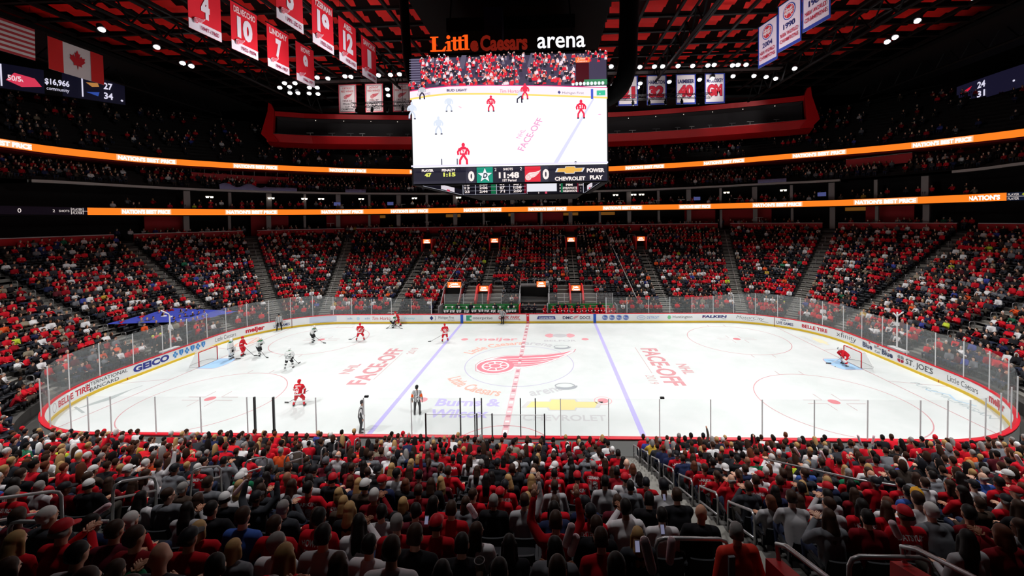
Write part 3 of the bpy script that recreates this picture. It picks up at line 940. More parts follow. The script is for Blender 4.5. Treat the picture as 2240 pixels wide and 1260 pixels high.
# red blocks and rails in the mezzanine
GREYM = mat('rail_grey', (166, 166, 166), rough=.4, metal=.5)
def mezz_block(x0, y0, x1, y1, off, z0, z1, rail, label):
    u0, u1 = cs.near(x0, y0), cs.near(x1, y1)
    mb = MB(); A = []
    n = 8
    for i in range(n + 1):
        u = u0 + (u1 - u0) * i / n
        p, q = cs.at(u), cs.nrm(u)
        A.append((p[0] - q[0] * off, p[1] - q[1] * off, p[2]))
    k = n + 1
    mb.add([(x, y, z + z0) for x, y, z in A] + [(x, y, z + z1) for x, y, z in A] + [(x, y + .15, z + z1) for x, y, z in A], [(r * k + i, r * k + i + 1, (r + 1) * k + i + 1, (r + 1) * k + i) for r in (0, 1) for i in range(n)])
    o = struct(mb.build('wall_block', DRED)); o['label'] = label
    r = empty('guard_rail')
    thing(r, 'grey guard rail over a red mezzanine wall ' + rail, 'rail')
    t = MB(); t.tube([(x, y, z + z1 + (.85 if 'left' in rail else .06)) for x, y, z in A], .04, 6); t.build('top_bar', GREYM, r)
    if 'left' in rail:
        for x, y, z in A:
            t = MB(); t.tube([(x, y, z + z1), (x, y, z + z1 + .85)], .035, 6); t.build('post', GREYM, r)
mezz_block(-46.2, 20.6, -38.6, 28.3, 2.6, 1.3, 2.5, 'left of the scoreboard', 'red mezzanine wall with grey rail on the left')
mezz_block(15.3, 33.5, 20.4, 33.5, 1.9, 1.15, 2.15, 'right of the scoreboard', 'small red mezzanine wall right of the scoreboard')
mezz_block(43.2, 24.4, 47.6, 18.4, 2.6, 1.7, 2.9, 'at the far right bend', 'red mezzanine wall at the right bend')
LAV = mat('lavender_cloth', (150, 150, 196), rough=.8, noise=.2, nscale=3)
for k, (x0, y0, x1, y1, lab) in enumerate(((-44.9, 22.3, -40.8, 26.6, 'crumpled lavender cloth draped over the left mezzanine edge'), (-40.6, 26.8, -37.8, 28.9, 'flat lavender cloth draped beside the crumpled one'), (-31.0, 31.9, -28.6, 32.8, 'short lavender cloth on the mezzanine edge left of the scoreboard'), (35.5, 30.3, 38.6, 28.3, 'lavender and white cloth draped over the right mezzanine edge'))):
    u0, u1 = cs.near(x0, y0), cs.near(x1, y1)
    mb = MB(); n = 14
    rows = []
    for i in range(n + 1):
        u = u0 + (u1 - u0) * i / n
        p, q = cs.at(u), cs.nrm(u)
        w_ = .05 * math.sin(i * 2.3 + k)
        hb = .75 + .3 * math.sin(i * .9 + k) if k == 0 else .62
        rows.append([(p[0] + q[0] * (.05 + w_), p[1] + q[1] * (.05 + w_), p[2] + .06), (p[0] - q[0] * (.1 - w_), p[1] - q[1] * (.1 - w_), p[2] + hb), (p[0] - q[0] * .5, p[1] - q[1] * .5, p[2] + hb * .9)])
    mb.v = [c for r in rows for c in r]
    mb.f = [(i * 3 + j, i * 3 + 3 + j, i * 3 + 4 + j, i * 3 + 1 + j) for i in range(n) for j in (0, 1)]; mb.m = [0] * len(mb.f)
    thing(mb.build('draped_cloth', LAV, smooth=True), lab, 'cloth', 'lavender cloths on the mezzanine edge')
# lamps and screens in the suites
scr = 0
R2 = random.Random(5)
spots = [(-42.5, 'L'), (-38, 'L'), (-35.6, 'L'), (-33, 'S'), (-29.5, 'L'), (-24.5, 'S'), (-20.6, 'L'), (-13, 'L'), (13.5, 'L'), (16.5, 'L'), (17.8, 'L'), (27, 'S'), (31.2, 'L'), (39, 'L'), (-50, 'L'), (44, 'S')]
for i, (p, k) in enumerate(spots):
    x, y, nx, ny = row_pt(21.0, p)
    mb = MB()
    if k == 'L':
        mb.box((0, 0, 0), (.32, .1, .2)); mb.box((.5, 0, 0), (.32, .1, .2)); mb.tube([(-.2, .06, .12), (.7, .06, .12)], .03, 6)
        o = mb.build('suite_lamp', lit((255, 244, 225), 2.2), loc=(x, y, 15.9))
        thing(o, 'small twin white lamp glowing in a suite above the lower ribbon', 'lamp', 'twin lamps in the suites')
    else:
        mb.box((0, 0, 0), (1.0, .08, .55)); o = mb.build('suite_screen', lit((120, 130, 210), .3), loc=(x, y, 15.1))
        thing(o, 'pale blue screen glowing in a suite above the lower ribbon', 'screen', 'blue screens in the suites')
    o.rotation_euler = (0, 0, math.atan2(ny, nx) - PI / 2)
for p in (-14.5, -3.3, 6.4, 12.8, 35, -28, 50):
    x, y, nx, ny = row_pt(24.2, p)
    mb = MB(); mb.box((0, 0, 0), (2.6, .1, .5))
    o = mb.build('suite_light_cove', lit((200, 130, 50), .22), loc=(x, y, 12.9)); o.rotation_euler = (0, 0, math.atan2(ny, nx) - PI / 2)
    thing(o, 'dim amber cove light on the back wall of a suite under the lower ribbon', 'lamp', 'amber cove lights in the suites')
for p in (-18, -9, -8, 3.2, 9.5, 11.3, 14.5, 20.5, 24.5, -22.5, -32.5, -34, 33, 36):
    x, y, nx, ny = row_pt(20.9, p)
    mb = MB(); mb.box((0, 0, 0), (1.1, .3, .05)); mb.box((0, 0, -.28), (.08, .08, .5))
    o = mb.build('drink_table', mat('table_pale', (216, 210, 206), rough=.5), loc=(x, y, 14.95 if p % 2 else 11.85)); o.rotation_euler = (0, 0, math.atan2(ny, nx) - PI / 2)
    thing(o, 'small pale drink table standing in a suite on the far side', 'table', 'drink tables in the suites')

# ------------------------------------------------------------------ hanging gondola
GON = [(-42.65, 28.87, 26.3), (-39.2, 30.3, 26.3), (-35.29, 31.7, 26.3), (-20.65, 34.03, 26.3), (-5.17, 35.3, 26.3), (12.84, 35.4, 26.3), (21.66, 34.3, 26.3), (31.66, 31.75, 26.3), (37.73, 29.75, 26.3), (42.4, 28.0, 26.3)]
cg = Curve3(GON)
gon = thing(empty('press_gondola'), 'long red framed press box hanging under the roof across the far side', 'press box')
GR = mat('gondola_red', (206, 20, 26), rough=.45, noise=.06, nscale=.4)
L = cg.L
def gband(d0, d1, offs, name, m):
    n = 40
    mb = MB()
    for o, z in offs:
        for i in range(n + 1):
            d_ = d0 + (d1 - d0) * i / n
            p, q = cg.at(d_), cg.nrm(d_)
            mb.v.append((p[0] - q[0] * o, p[1] - q[1] * o, p[2] + z))
    k = n + 1
    for r in range(len(offs) - 1):
        mb.f += [(r * k + i, r * k + i + 1, (r + 1) * k + i + 1, (r + 1) * k + i) for i in range(n)]; mb.m += [0] * n
    return mb.build(name, m, gon)
gband(.2, L - .2, [(3.4, -1.5), (.5, -1.1), (0, 0), (0, .12), (.25, .12), (.25, -.1)], 'lower_band', GR)
gband(1.5, L - 1.5, [(.35, 3.05), (.2, 3.0), (.1, 3.75), (.7, 3.85), (3.5, 3.9)], 'upper_band', GR)
gband(1.2, L - 1.2, [(2.8, -.6), (2.9, 4.1)], 'back_wall', mat('gondola_back', (58, 54, 56), rough=.8))
gband(1.0, L - 1.0, [(.3, .0), (2.9, 0.02)], 'deck', BLACKM)
gband(1.6, L - 1.6, [(2.8, 2.95), (.3, 2.95)], 'soffit', mat('gondola_soffit', (84, 78, 80), rough=.7))
gband(.4, L - .4, [(.06, .12), (.06, .17), (.2, .17)], 'edge_trim', mat('edge_silver', (170, 160, 160), rough=.4))
for d_, sgn in ((.2, 1), (L - .2, -1)):
    p, q = cg.at(d_), cg.nrm(d_)
    pts = [(-.15, 0.0), (.9, -1.15), (2.2, -1.2), (1.5, .1), (1.75, 3.7), (1.45, 4.7), (1.0, 5.1), (.85, 3.6)]
    mb = MB()
    for off in (-.05, 1.1):
        mb.v += [(p[0] - q[0] * off + sgn * (u - .5), p[1] - q[1] * off + sgn * q[0] * .0 + (u - .5) * .28, p[2] + z) for u, z in pts]
    n = len(pts)
    mb.f = [tuple(range(n)), tuple(range(n, 2 * n))] + [(i, (i + 1) % n, (i + 1) % n + n, i + n) for i in range(n)]; mb.m = [0] * len(mb.f)
    mb.build('end_fin', GR, gon)
for d_ in (16, 26.5, 37, 49, 62, 74):
    p, q = cg.at(d_), cg.nrm(d_)
    mb = MB(); mb.tube([(p[0] - q[0] * 1.5, p[1] - q[1] * 1.5, p[2] + 3.9), (p[0] - q[0] * 1.5, p[1] - q[1] * 1.5, 34)], .06, 6); mb.build('hanger', BLACKM, gon)
for i in range(26):
    d_ = 6 + i * 3.05 + R2.uniform(-.8, .8)
    p, q = cg.at(d_), cg.nrm(d_)
    mb = MB(); mb.box((0, 0, 0), (.7 + .5 * R2.random(), .3, .05)); mb.box((0, .1, -.3), (.08, .08, .55))
    o = mb.build('work_counter', mat('counter_pale', (150, 148, 150) if i % 3 else (236, 234, 232), rough=.5), gon, loc=(p[0] - q[0] * 1.0, p[1] - q[1] * 1.0, p[2] + .75))
for i in range(18):
    d_ = 7 + i * 4.4
    p, q = cg.at(d_), cg.nrm(d_)
    mb = MB(); mb.ball((0, 0, 0), .06, 0, 8, 5); mb.build('downlight', lit((255, 240, 220), 1.2), gon, loc=(p[0] - q[0] * 1.2, p[1] - q[1] * 1.2, p[2] + 2.9))

# ------------------------------------------------------------------ roof: red panels between black steel
PANEL = mat('roof_panel_red', (226, 40, 36), rough=.6, noise=.45, nscale=.5)
roof = struct(empty('ceiling')); roof['label'] = 'black steel roof with rows of red lit panels'
def roof_row(j):
    mb = MB()
    Yc = -9 + j * 3.05
    for i in range(-15, 16):
        Xc = i * 3.25 + .9 * ((j % 2) * 0)
        if Xc * Xc / (50 * 50) + (Yc / 30) ** 2 > 1: continue
        for dy, dz, w_ in ((-.62, 0, .82), (.62, .16, .78)):
            x0, x1 = Xc - .95, Xc + 1.1
            y0, y1 = Yc + dy - w_ / 2, Yc + dy + w_ / 2
            z = 32.4 + dz
            mb.add([(x0, y0, z + .12), (x1, y0, z + .08), (x1 - .1, y1, z - .16), (x0 + .1, y1, z - .1)], [(0, 3, 2, 1)])
    if mb.v:
        mb.build('panel_row', PANEL, roof)
for j in range(0, 12):
    roof_row(j)
STEEL = mat('steel_black', (16, 15, 16), rough=.6, spec=.15)
def lattice(mb, a, b, h, r, n):
    a, b = Vector(a), Vector(b)
    up = Vector((0, 0, h))
    mb.tube([a, b], r, 6); mb.tube([a + up, b + up], r, 6)
    for i in range(n):
        p, q = a.lerp(b, i / n), a.lerp(b, (i + .5) / n)
        s_ = a.lerp(b, (i + 1) / n)
        mb.tube([p, q + up, s_], r * .55, 5, caps=False)
mb = MB()
for X in range(-48, 49, 16):
    lattice(mb, (X, -12, 28.9), (X, 27, 28.9), 2.0, .15, 14)
mb.build('roof_truss', STEEL, roof)
mb = MB()
for i in range(-15, 16):
    X = i * 3.25 - 1.62
    mb.box((X, 8, 30.9), (.26, 40, .3))
mb.build('purlins', STEEL, roof)
UPL = lit((255, 50, 34), 1.9); UPL.cycles.emission_sampling = 'FRONT'
for i in range(-13, 14):        # red light strips lying on top of the purlins, shining up at the panels
    X = i * 3.25 - 1.62
    ym = 30 * math.sqrt(max(0, 1 - (X / 50) ** 2)) - 2
    mb = MB(); mb.add([(X - .09, -11, 31.053), (X + .09, -11, 31.053), (X + .09, ym, 31.053), (X - .09, ym, 31.053)], [(0, 1, 2, 3)]); mb.build('uplight_strip', UPL, roof)
mb = MB()
for j in range(0, 13):
    mb.box((0, -10.3 + j * 3.05, 30.9), (98, .3, .22))
mb.build('cross_beams', STEEL, roof)
mb = MB(); mb.box((0, 12, 35.5), (130, 100, .2)); mb.build('deck', BLACKM, roof)
mb = MB(); mb.box((0, 33.5, 30.6), (110, 7, .4)); mb.box((-49.5, 8, 30.6), (10, 60, .4)); mb.box((49.5, 8, 30.6), (10, 60, .4)); mb.build('roof_edge', BLACKM, roof)
# catwalk hung behind the light row
mb = MB(); mb.box((0, 18.6, 30.6), (64, .8, .12)); mb.tube([(-32, 18.2, 31.0), (32, 18.2, 31.0)], .05, 6)
o = struct(mb.build('trim_catwalk', mat('catwalk_grey', (92, 92, 94), rough=.5, metal=.4))); o['label'] = 'grey catwalk under the roof behind the far banners'

# rig lamps
LAMP = [(-29.07, 13.9), (-29.3, 15.2), (-27.84, 14), (-30.7, 15.4), (-27.1, 15.7), (-26.17, 15.8), (-30.8, 17.5), (-29.8, 17.6), (-28.5, 17.9), (-27.5, 18.2), (-24.15, 12.4), (-23.1, 12.8), (-20.8, 12.3), (-20.2, 12.5), (-16.85, 12.3), (-15.45, 12.3), (-14.36, 12.2), (9.84, 11.8), (13.1, 12.2), (14.7, 12.2), (15.6, 12.2), (17.3, 12.2), (18.94, 12.3), (20.6, 12.3), (21.25, 12.2), (23.37, 12.5), (23.93, 12.4), (24.8, 12.4), (-17.83, 17.2), (-18.7, 19.6), (11.0, 18.3), (14.35, 17.7), (14.35, 19.2), (17.86, 17.4), (21.38, 16.9), (25, 16), (27.5, 16.1), (30.7, 17.3), (31, 14), (-35.5, -.2), (-34.3, 3.4), (-35.4, 7.2), (-35.2, 8), (35.9, 7.5), (35.8, 6.5), (35, 3.3), (35.9, -.4), (22.8, 16.6), (29.2, 16.6)]
lamp_me = None
HOUS = mat('lamp_housing', (40, 40, 42), rough=.5)
LENS = lit((255, 250, 255), 14)
def lamp_label(i, x, y):
    if abs(x) > 33:
        k = ['first', 'second', 'third', 'fourth']
        side = 'left' if x < 0 else 'right'
        same = sorted([q for q in LAMP if (q[0] < 0) == (x < 0) and abs(q[0]) > 33], key=lambda q: q[1])
        return f'{k[same.index((x, y))]} white arena lamp from the front along the {side} roof edge'
    row = 'rear' if y > 13.3 else 'front'
    same = sorted([q for q in LAMP if abs(q[0]) < 33 and (q[1] > 13.3) == (y > 13.3)])
    n = same.index((x, y)) + 1
    return f'white arena lamp {n} from the left in the {row} lamp row'
lens_me = hous_me = None
for i, (x, y) in enumerate(LAMP):
    r = thing(empty('rig_lamp', (x, y, 29.0), math.atan2(-y, -x) - PI / 2), lamp_label(i, x, y), 'lamp', 'white arena lamps under the roof')
    if lens_me is None:
        mb = MB(); mb.tube([(0, -.05, .3), (0, .12, -.02), (0, .17, -.1)], [.2, .27, .3], 12); a = mb.build('housing', HOUS, r); hous_me = a.data
        mb = MB(); mb.ball((0, .2, -.14), (.27, .17, .2), 0, 12, 6); b = mb.build('lens', LENS, r); lens_me = b.data
    else:
        for nm, me in (('housing', hous_me), ('lens', lens_me)):
            o = D.objects.new(nm, me); COL.objects.link(o); o.parent = r
# lighting truss with moving heads in front of the far banners
tr = None
for k, (x0, x1) in enumerate(((-19.4, -12.6), (9.6, 20.4))):
    tr = thing(empty('lighting_truss'), ('black lighting truss left of the scoreboard in front of white banners', 'black lighting truss right of the scoreboard in front of white banners')[k], 'truss')
    mb = MB()
    for dy in (0, .45):
        lattice(mb, (x0, 11 + dy, 25.05), (x1, 11 + dy, 25.05), .45, .035, 14)
    mb.build('frame', STEEL, tr)
    for x in np.arange(x0 + .6, x1, 1.75):
        mb = MB(); mb.tube([(0, 0, 0), (0, 0, -.22)], .1, 8); mb.tube([(0, 0, -.25), (0, -.1, -.62)], [.17, .13], 10)
        h = mb.build('moving_head', STEEL, tr, loc=(float(x), 11.1, 24.98))
        mb = MB(); mb.ball((0, -.11, -.64), (.1, .06, .05), 0, 8, 5); mb.build('lens', mat('lens_grey', (150, 160, 170), rough=.2), h)
    for x in (x0 + 1, x1 - 1):
        mb = MB(); mb.tube([(x, 11.2, 25.5), (x, 11.2, 30.5)], .02, 5); mb.build('hanger', STEEL, tr)

# ------------------------------------------------------------------ banners
def banner(name, label, group, origin, udir, w, h, draw, cat='banner'):
    """udir: unit direction of reading across the cloth; normal = udir turned towards the viewer side"""
    ux, uy = udir
    nx, ny = uy, -ux
    ox, oy, oz = origin                    # bottom left corner
    root = thing(empty(name, origin), label, cat, group)
    def wob(u, v): return 0.0
    def fn(u, v, hh): return (ux * u + nx * (hh + wob(u, v)), uy * u + ny * (hh + wob(u, v)), v)
    mb = MB()
    N, M_ = 6, 8
    for back in (0, -.02):
        for j in range(M_ + 1):
            for i in range(N + 1):
                u, v = w * i / N, h * j / M_
                mb.v.append((ux * u + nx * (back + wob(u, v)), uy * u + ny * (back + wob(u, v)), v))
    k = (N + 1) * (M_ + 1)
    for j in range(M_):
        for i in range(N):
            a = j * (N + 1) + i
            mb.f += [(a, a + 1, a + N + 2, a + N + 1), (k + a + N + 1, k + a + N + 2, k + a + 1, k + a)]; mb.m += [0, 0]
    cloth_col, parts = draw(w, h)
    mb.build('cloth', mat('cloth_' + name, cloth_col, rough=.8), root)
    for k, (nm, d) in enumerate(parts):
        d.build(nm, fn, root, rough=.8, base=.008 + .02 * k)
    mb = MB(); mb.tube([(-ux * .1, -uy * .1, h + .03), (ux * (w + .1), uy * (w + .1), h + .03)], .05, 8); mb.build('top_bar', STEEL, root)
    for u in (.2, w - .2):
        mb = MB(); mb.tube([(ux * u, uy * u, h), (ux * u, uy * u, max(h + .5, 30.6 - oz))], .015, 4); mb.build('cord', STEEL, root)
    return root
BR, BW = (214, 26, 44), (226, 214, 226)
def retired(num, nm, yrs):
    def f(w, h):
        a = Decal(.006); a.rect(0, 0, w, .68, BW, nx=6)
        b = Decal(.006); b.text(num, w / 2, 1.2, 1.45, BW, width=1.35 if len(num) > 1 else .62, bold=.06, align='C')
        c = Decal(.006); c.text(nm, w / 2, 2.88, .46, (236, 200, 206), width=min(1.9, .29 * len(nm)), bold=.03, align='C')
        e = Decal(.006); e.text(yrs, w * .62, .2, .28, (150, 30, 70), width=1.3, bold=.02, align='C')
        g = Decal(.004); wing_wheel(g, .42, .62, .15, (206, 60, 84), (236, 220, 230), (236, 220, 230))
        return BR, [('white_hem', a), ('numeral', b), ('surname', c), ('years', e), ('badge', g)]
    return f
RB = 'red retired number banners'
dA = (math.sin(.12), math.cos(.12))
for num, nm, yr, x, y in (('4', 'KELLY', '1947-1960', -21.2, -7.1), ('10', 'DELVECCHIO', '1950-1974', -20.97, -3.8), ('7', 'LINDSAY', '1944-1957', -20.7, -.35), ('9', 'HOWE', '1946-1971', -20.45, 3.05), ('5', 'LIDSTROM', '1991-2012', -14.6, -7.9), ('19', 'YZERMAN', '1983-2006', -14.4, -4.35), ('12', 'ABEL', '1938-1952', -14.2, -1.05), ('1', 'SAWCHUK', '1949-1964', -13.95, 2.35)):
    banner('number_banner', f'red hanging banner with white number {num} over a white hem', RB, (x, y, 25.3), dA, 2.35, 3.6, retired(num, nm, yr))
def cup(yr):
    def f(w, h):
        a = Decal(.006)
        for o, c in ((0, (214, 60, 76)), (.1, (236, 222, 222)), (.17, (90, 20, 30)), (.23, (236, 222, 222))):
            a.rect(o, o, w - o, h - o, c, nx=5)
        t = Decal(.006)
        t.text('DETROIT', w / 2, 3.0, .24, (206, 60, 70), width=1.2, bold=.02, align='C'); t.text('RED WINGS', w / 2, 2.6, .24, (206, 60, 70), width=1.6, bold=.02, align='C')
        g = Decal(.004); wing_wheel(g, .92, 1.95, .22, (212, 60, 76), (236, 222, 222))
        b = Decal(.006); b.text(yr, w / 2, 1.4, .22, (110, 30, 40), width=1.2, bold=.02, align='C'); b.text('STANLEY', w / 2, 1.0, .22, (60, 50, 54), width=1.2, bold=.02, align='C'); b.text('CUP', w / 2, .66, .22, (60, 50, 54), width=.6, bold=.02, align='C'); b.text('CHAMPIONS', w / 2, .34, .22, (60, 50, 54), width=1.6, bold=.02, align='C')
        return (236, 222, 222), [('border', a), ('club_lettering', t), ('badge', g), ('year_lettering', b)]
    return f
for yr, x in (('1954-55', -24.0), ('1996-97', -20.55), ('1997-98', -17.0)):
    banner('title_banner', f'white red-bordered title banner dated {yr} left of the scoreboard', 'white title banners on the far side', (x, 17, 26.0), (1, 0), 2.3, 3.6, cup(yr))
PB, PR = (50, 66, 160), (206, 46, 62)
def pist_num(nm, num):
    def f(w, h):
        a = Decal(.006); a.rect(0, 0, w, h, PB, nx=5); a.rect(.1, .2, w - .16, h - .12, (232, 220, 222), nx=5)
        b = Decal(.006); b.text(num, w / 2 - .02, 1.0, 1.3, (50, 44, 110), width=1.86, bold=.08, align='C'); b.text(num, w / 2 - .02, 1.03, 1.24, PR, width=1.76, bold=.07, align='C')
        c = Decal(.006); c.text(nm, w / 2, 2.55, .46, (44, 44, 96), width=min(2.0, .25 * len(nm)), bold=.04, align='C')
        return (232, 220, 222), [('blue_border', a), ('numeral', b), ('surname', c)]
    return f
for nm, num, x in (('BING', '21', 11.4), ('HAMILTON', '32', 14.9), ('LAIMBEER', '40', 18.45), ('McCLOSKEY', 'GM', 21.95)):
    banner('honor_banner', f'white blue-edged banner with red {num} right of the scoreboard', 'white blue-edged banners on the far side', (x, 17, 26.0), (1, 0), 2.4, 3.65, pist_num(nm, num))
def pist_title(yr):
    def f(w, h):
        a = Decal(.006); a.rect(0, 0, w, h, PB, nx=5); a.rect(.12, .25, w - .12, h - .06, (226, 206, 222), nx=5)
        b = Decal(.006); b.ell(w / 2, 2.75, .62, .62, PB); b.ell(w / 2, 2.75, .55, .55, (236, 220, 230)); b.ell(w / 2, 2.75, .5, .5, PR)
        b.line([(w / 2 - .48, 2.75), (w / 2 + .48, 2.75)], .04, (236, 220, 230)); b.ring(w / 2 - .62, 2.75, .5, .55, .04, (236, 220, 230), 12, a0=-.9, a1=.9); b.ring(w / 2 + .62, 2.75, .5, .55, .04, (236, 220, 230), 12, a0=PI - .9, a1=PI + .9); b.text('DETROIT', w / 2, 2.82, .16, (236, 225, 232), width=.8, bold=.05, align='C'); b.text('PISTONS', w / 2, 2.56, .16, (236, 225, 232), width=.8, bold=.05, align='C')
        c = Decal(.006); c.text(yr, w / 2, 1.55, .42, (44, 44, 110), width=1.15, bold=.02, align='C'); e = Decal(.006); e.text('NBA WORLD', w / 2, 1.0, .3, (190, 40, 70), width=1.75, bold=.02, align='C'); e.text('CHAMPIONS', w / 2, .55, .3, (190, 40, 70), width=1.8, bold=.02, align='C')
        return (226, 206, 222), [('blue_border', a), ('ball_badge', b), ('year_lettering', c), ('title_lettering', e)]
    return f
dP = (math.sin(2.95), math.cos(2.95))
for yr, x, y in (('2004', 21.55, 3.75), ('1990', 21.35, .3), ('1989', 21.15, -3.1)):
    banner('basketball_banner', f'white blue-edged basketball title banner dated {yr}', 'white basketball title banners', (x, y, 25.3), dP, 2.3, 3.65, pist_title(yr))
# flags
def us(w, h):
    a = Decal(.006)
    for i in range(13): a.rect(0, h * i / 13, w, h * (i + 1) / 13, (176, 60, 66) if i % 2 == 0 else (206, 196, 196), nx=6)
    b = Decal(.006); b.rect(0, h * 6 / 13, w * .4, h, (40, 44, 90), nx=4)
    for i in range(5):
        for j in range(4): b.ell(w * .4 * (i + .5) / 5, h * 6 / 13 + h * 7 / 13 * (j + .5) / 4, .05, .05, (200, 196, 200), 5)
    return (190, 180, 180), [('stripes', a), ('canton', b)]
def ca(w, h):
    a = Decal(.006); a.rect(0, 0, w * .25, h, (200, 40, 40), nx=3); a2 = Decal(.006); a2.rect(w * .75, 0, w, h, (200, 40, 40), nx=3)
    leaf = [(0, -.5), (.04, -.2), (.3, -.24), (.26, -.12), (.55, .12), (.46, .16), (.52, .34), (.32, .3), (.28, .4), (.12, .22), (.2, .52), (.1, .48), (0, .68)]
    leaf += [(-x, y) for x, y in reversed(leaf[1:-1])]
    b = Decal(.006); b.poly([(w / 2 + x * 1.15, h * .48 + y * 1.6) for x, y in leaf], (180, 36, 44))
    return (206, 196, 196), [('red_bar', a), ('red_bar', a2), ('maple_leaf', b)]
banner('national_flag', 'dim red and white striped flag hanging in the upper left corner', None, (-41, -5.6, 26.2), (.05, 1), 4.9, 2.6, us, 'flag')
banner('national_flag', 'dim maple leaf flag hanging beside the striped flag', None, (-41, .38, 25.95), (.0, 1), 4.3, 2.85, ca, 'flag')
# ------------------------------------------------------------------ centre scoreboard
sb = thing(empty('scoreboard', (0, 0, 0)), 'huge hanging video scoreboard over centre ice showing the game', 'scoreboard')
SY = -6.5
mb = MB(); mb.box((.05, 0, 19.4), (13.2, 12.7, 7.6)); [mb.box((.05, y_, 15.13), (13.2, .4, 1.16)) for y_ in (-6.25, 6.25)]; [mb.box((x_, 0, 15.13), (.4, 12.6, 1.16)) for x_ in (-6.35, 6.45)]; mb.build('casing', BLACKM, sb)
mb = MB(); mb.box((.05, -5.6, 23.35), (12.5, .5, .12)); mb.tube([(-6.3, -6.3, 23.1), (-6.3, -6.3, 23.3)], .05); mb.build('letter_shelf', STEEL, sb)
def scr(u, v, h): return (u, SY - .02 - h, v)
SE = 1.0
d = Decal(.006)
X0, X1, Z0, Z1 = -6.42, 6.55, 15.72, 22.98
W_, H_ = X1 - X0, Z1 - Z0
U = lambda f: X0 + W_ * f
V = lambda f: Z1 - H_ * f
SI = (250, 250, 255)
d.rect(X0, Z0, X1, Z1, SI)
d.rect(X0, V(.295), X1, Z1, (66, 58, 80))
d.build('main_screen', scr, sb, emit=1.25)
R3 = random.Random(11)
d = Decal(.0004)
cols = [(236, 40, 60)] * 7 + [(250, 230, 240)] * 2 + [(40, 36, 50)] * 6 + [(120, 110, 130)] * 2 + [(240, 110, 90)]
for k in range(760):
    f, g = R3.random(), R3.random()
    if .0 < f < .06 and g < .9: continue
    if .25 < f - g * .03 < .285 and g < .45: continue
    if .6 - g * .05 < f < .635 - g * .05: continue
    if f > .84 and .25 < g: continue
    vv = V(.005 + g * .265)
    u = U(f)
    c = R3.choice(cols)
    a = .085 + .03 * g
    d.poly([(u - a, vv - .12), (u + a, vv - .12), (u + a * .8, vv + .06), (u - a * .8, vv + .06)], c); d.ell(u, vv + .1, .045, .05, (220, 170, 160) if R3.random() < .8 else (250, 240, 250), 6)
d.build('screen_crowd', scr, sb, emit=1.0, base=.012)
d = Decal(.0006)
for f0 in (.25, .6):
    d.poly([(U(f0), V(.12)), (U(f0 + .03), V(.12)), (U(f0 + .045), V(0)), (U(f0 + .02), V(0))], (96, 88, 110))
for j in range(12): d.rect(U(0), V(.03 + j * .022), U(.055), V(.024 + j * .022), (130, 124, 150))
d.rect(U(.845), V(.30), U(.91), V(.1), (70, 14, 24)); d.rect(U(.843), V(.098), U(.913), V(.052), (250, 120, 60)); d.text('Little', U(.857), V(.072), .13, (255, 230, 220), width=.5); d.text('Caesars', U(.852), V(.093), .12, (255, 230, 220), width=.64)
d.rect(U(.885), V(.30), U(1), V(.25), (60, 130, 90))
for k in range(9): d.ell(U(.83 + k * .0185), V(.285), .1, .12, (232, 240, 240), 8)
# boards on the screen: curve on the left, straight to the right
bt = [(0, .315), (.1, .29), (.2, .278), (.4, .28), (.7, .3), (1, .33)]
bb = [(0, .39), (.1, .365), (.2, .352), (.4, .36), (.7, .39), (1, .425)]
d.poly([(U(a), V(b)) for a, b in bt] + [(U(a), V(b)) for a, b in reversed(bb)], (252, 232, 240))
d.poly([(U(a), V(b - .008)) for a, b in bt] + [(U(a), V(b)) for a, b in reversed(bt)], (226, 60, 130))
d.poly([(U(a), V(b - .016)) for a, b in bb] + [(U(a), V(b)) for a, b in reversed(bb)], (255, 214, 110))
d.text('BUD LIGHT', U(.19), V(.322), .16, (50, 50, 100), width=1.35, bold=.04, rot=-.01); d.text('Tim Hortons', U(.46), V(.345), .22, (220, 80, 120), width=1.5, rot=-.03); d.text('Michigan First', U(.775), V(.372), .15, (110, 100, 130), width=1.4, rot=-.03); d.text('LIVE GAMES', U(.04), V(.352), .15, (110, 110, 170), width=.85, rot=.06)
d.poly([(U(.752), V(.355)), (U(.76), V(.34)), (U(.768), V(.358)), (U(.76), V(.374))], (70, 70, 130)); d.rect(U(.918), V(.425), U(.93), V(.335), (70, 90, 200)); d.rect(U(.947), V(.395), U(.99), V(.35), (60, 190, 150)); d.text('e', U(.96), V(.385), .14, (240, 250, 250))
d.poly([(U(.925), V(.425)), (U(.935), V(.425)), (U(.745), V(1)), (U(.722), V(1))], (214, 214, 240))
d.text('FACE-OFF', U(.575), V(.875), .42, (232, 160, 200), width=2.45, bold=.02, rot=.98, slant=-.3); d.text('NHL', U(.56), V(.765), .3, (236, 180, 212), width=.7, bold=.02, rot=.98, slant=-.3)
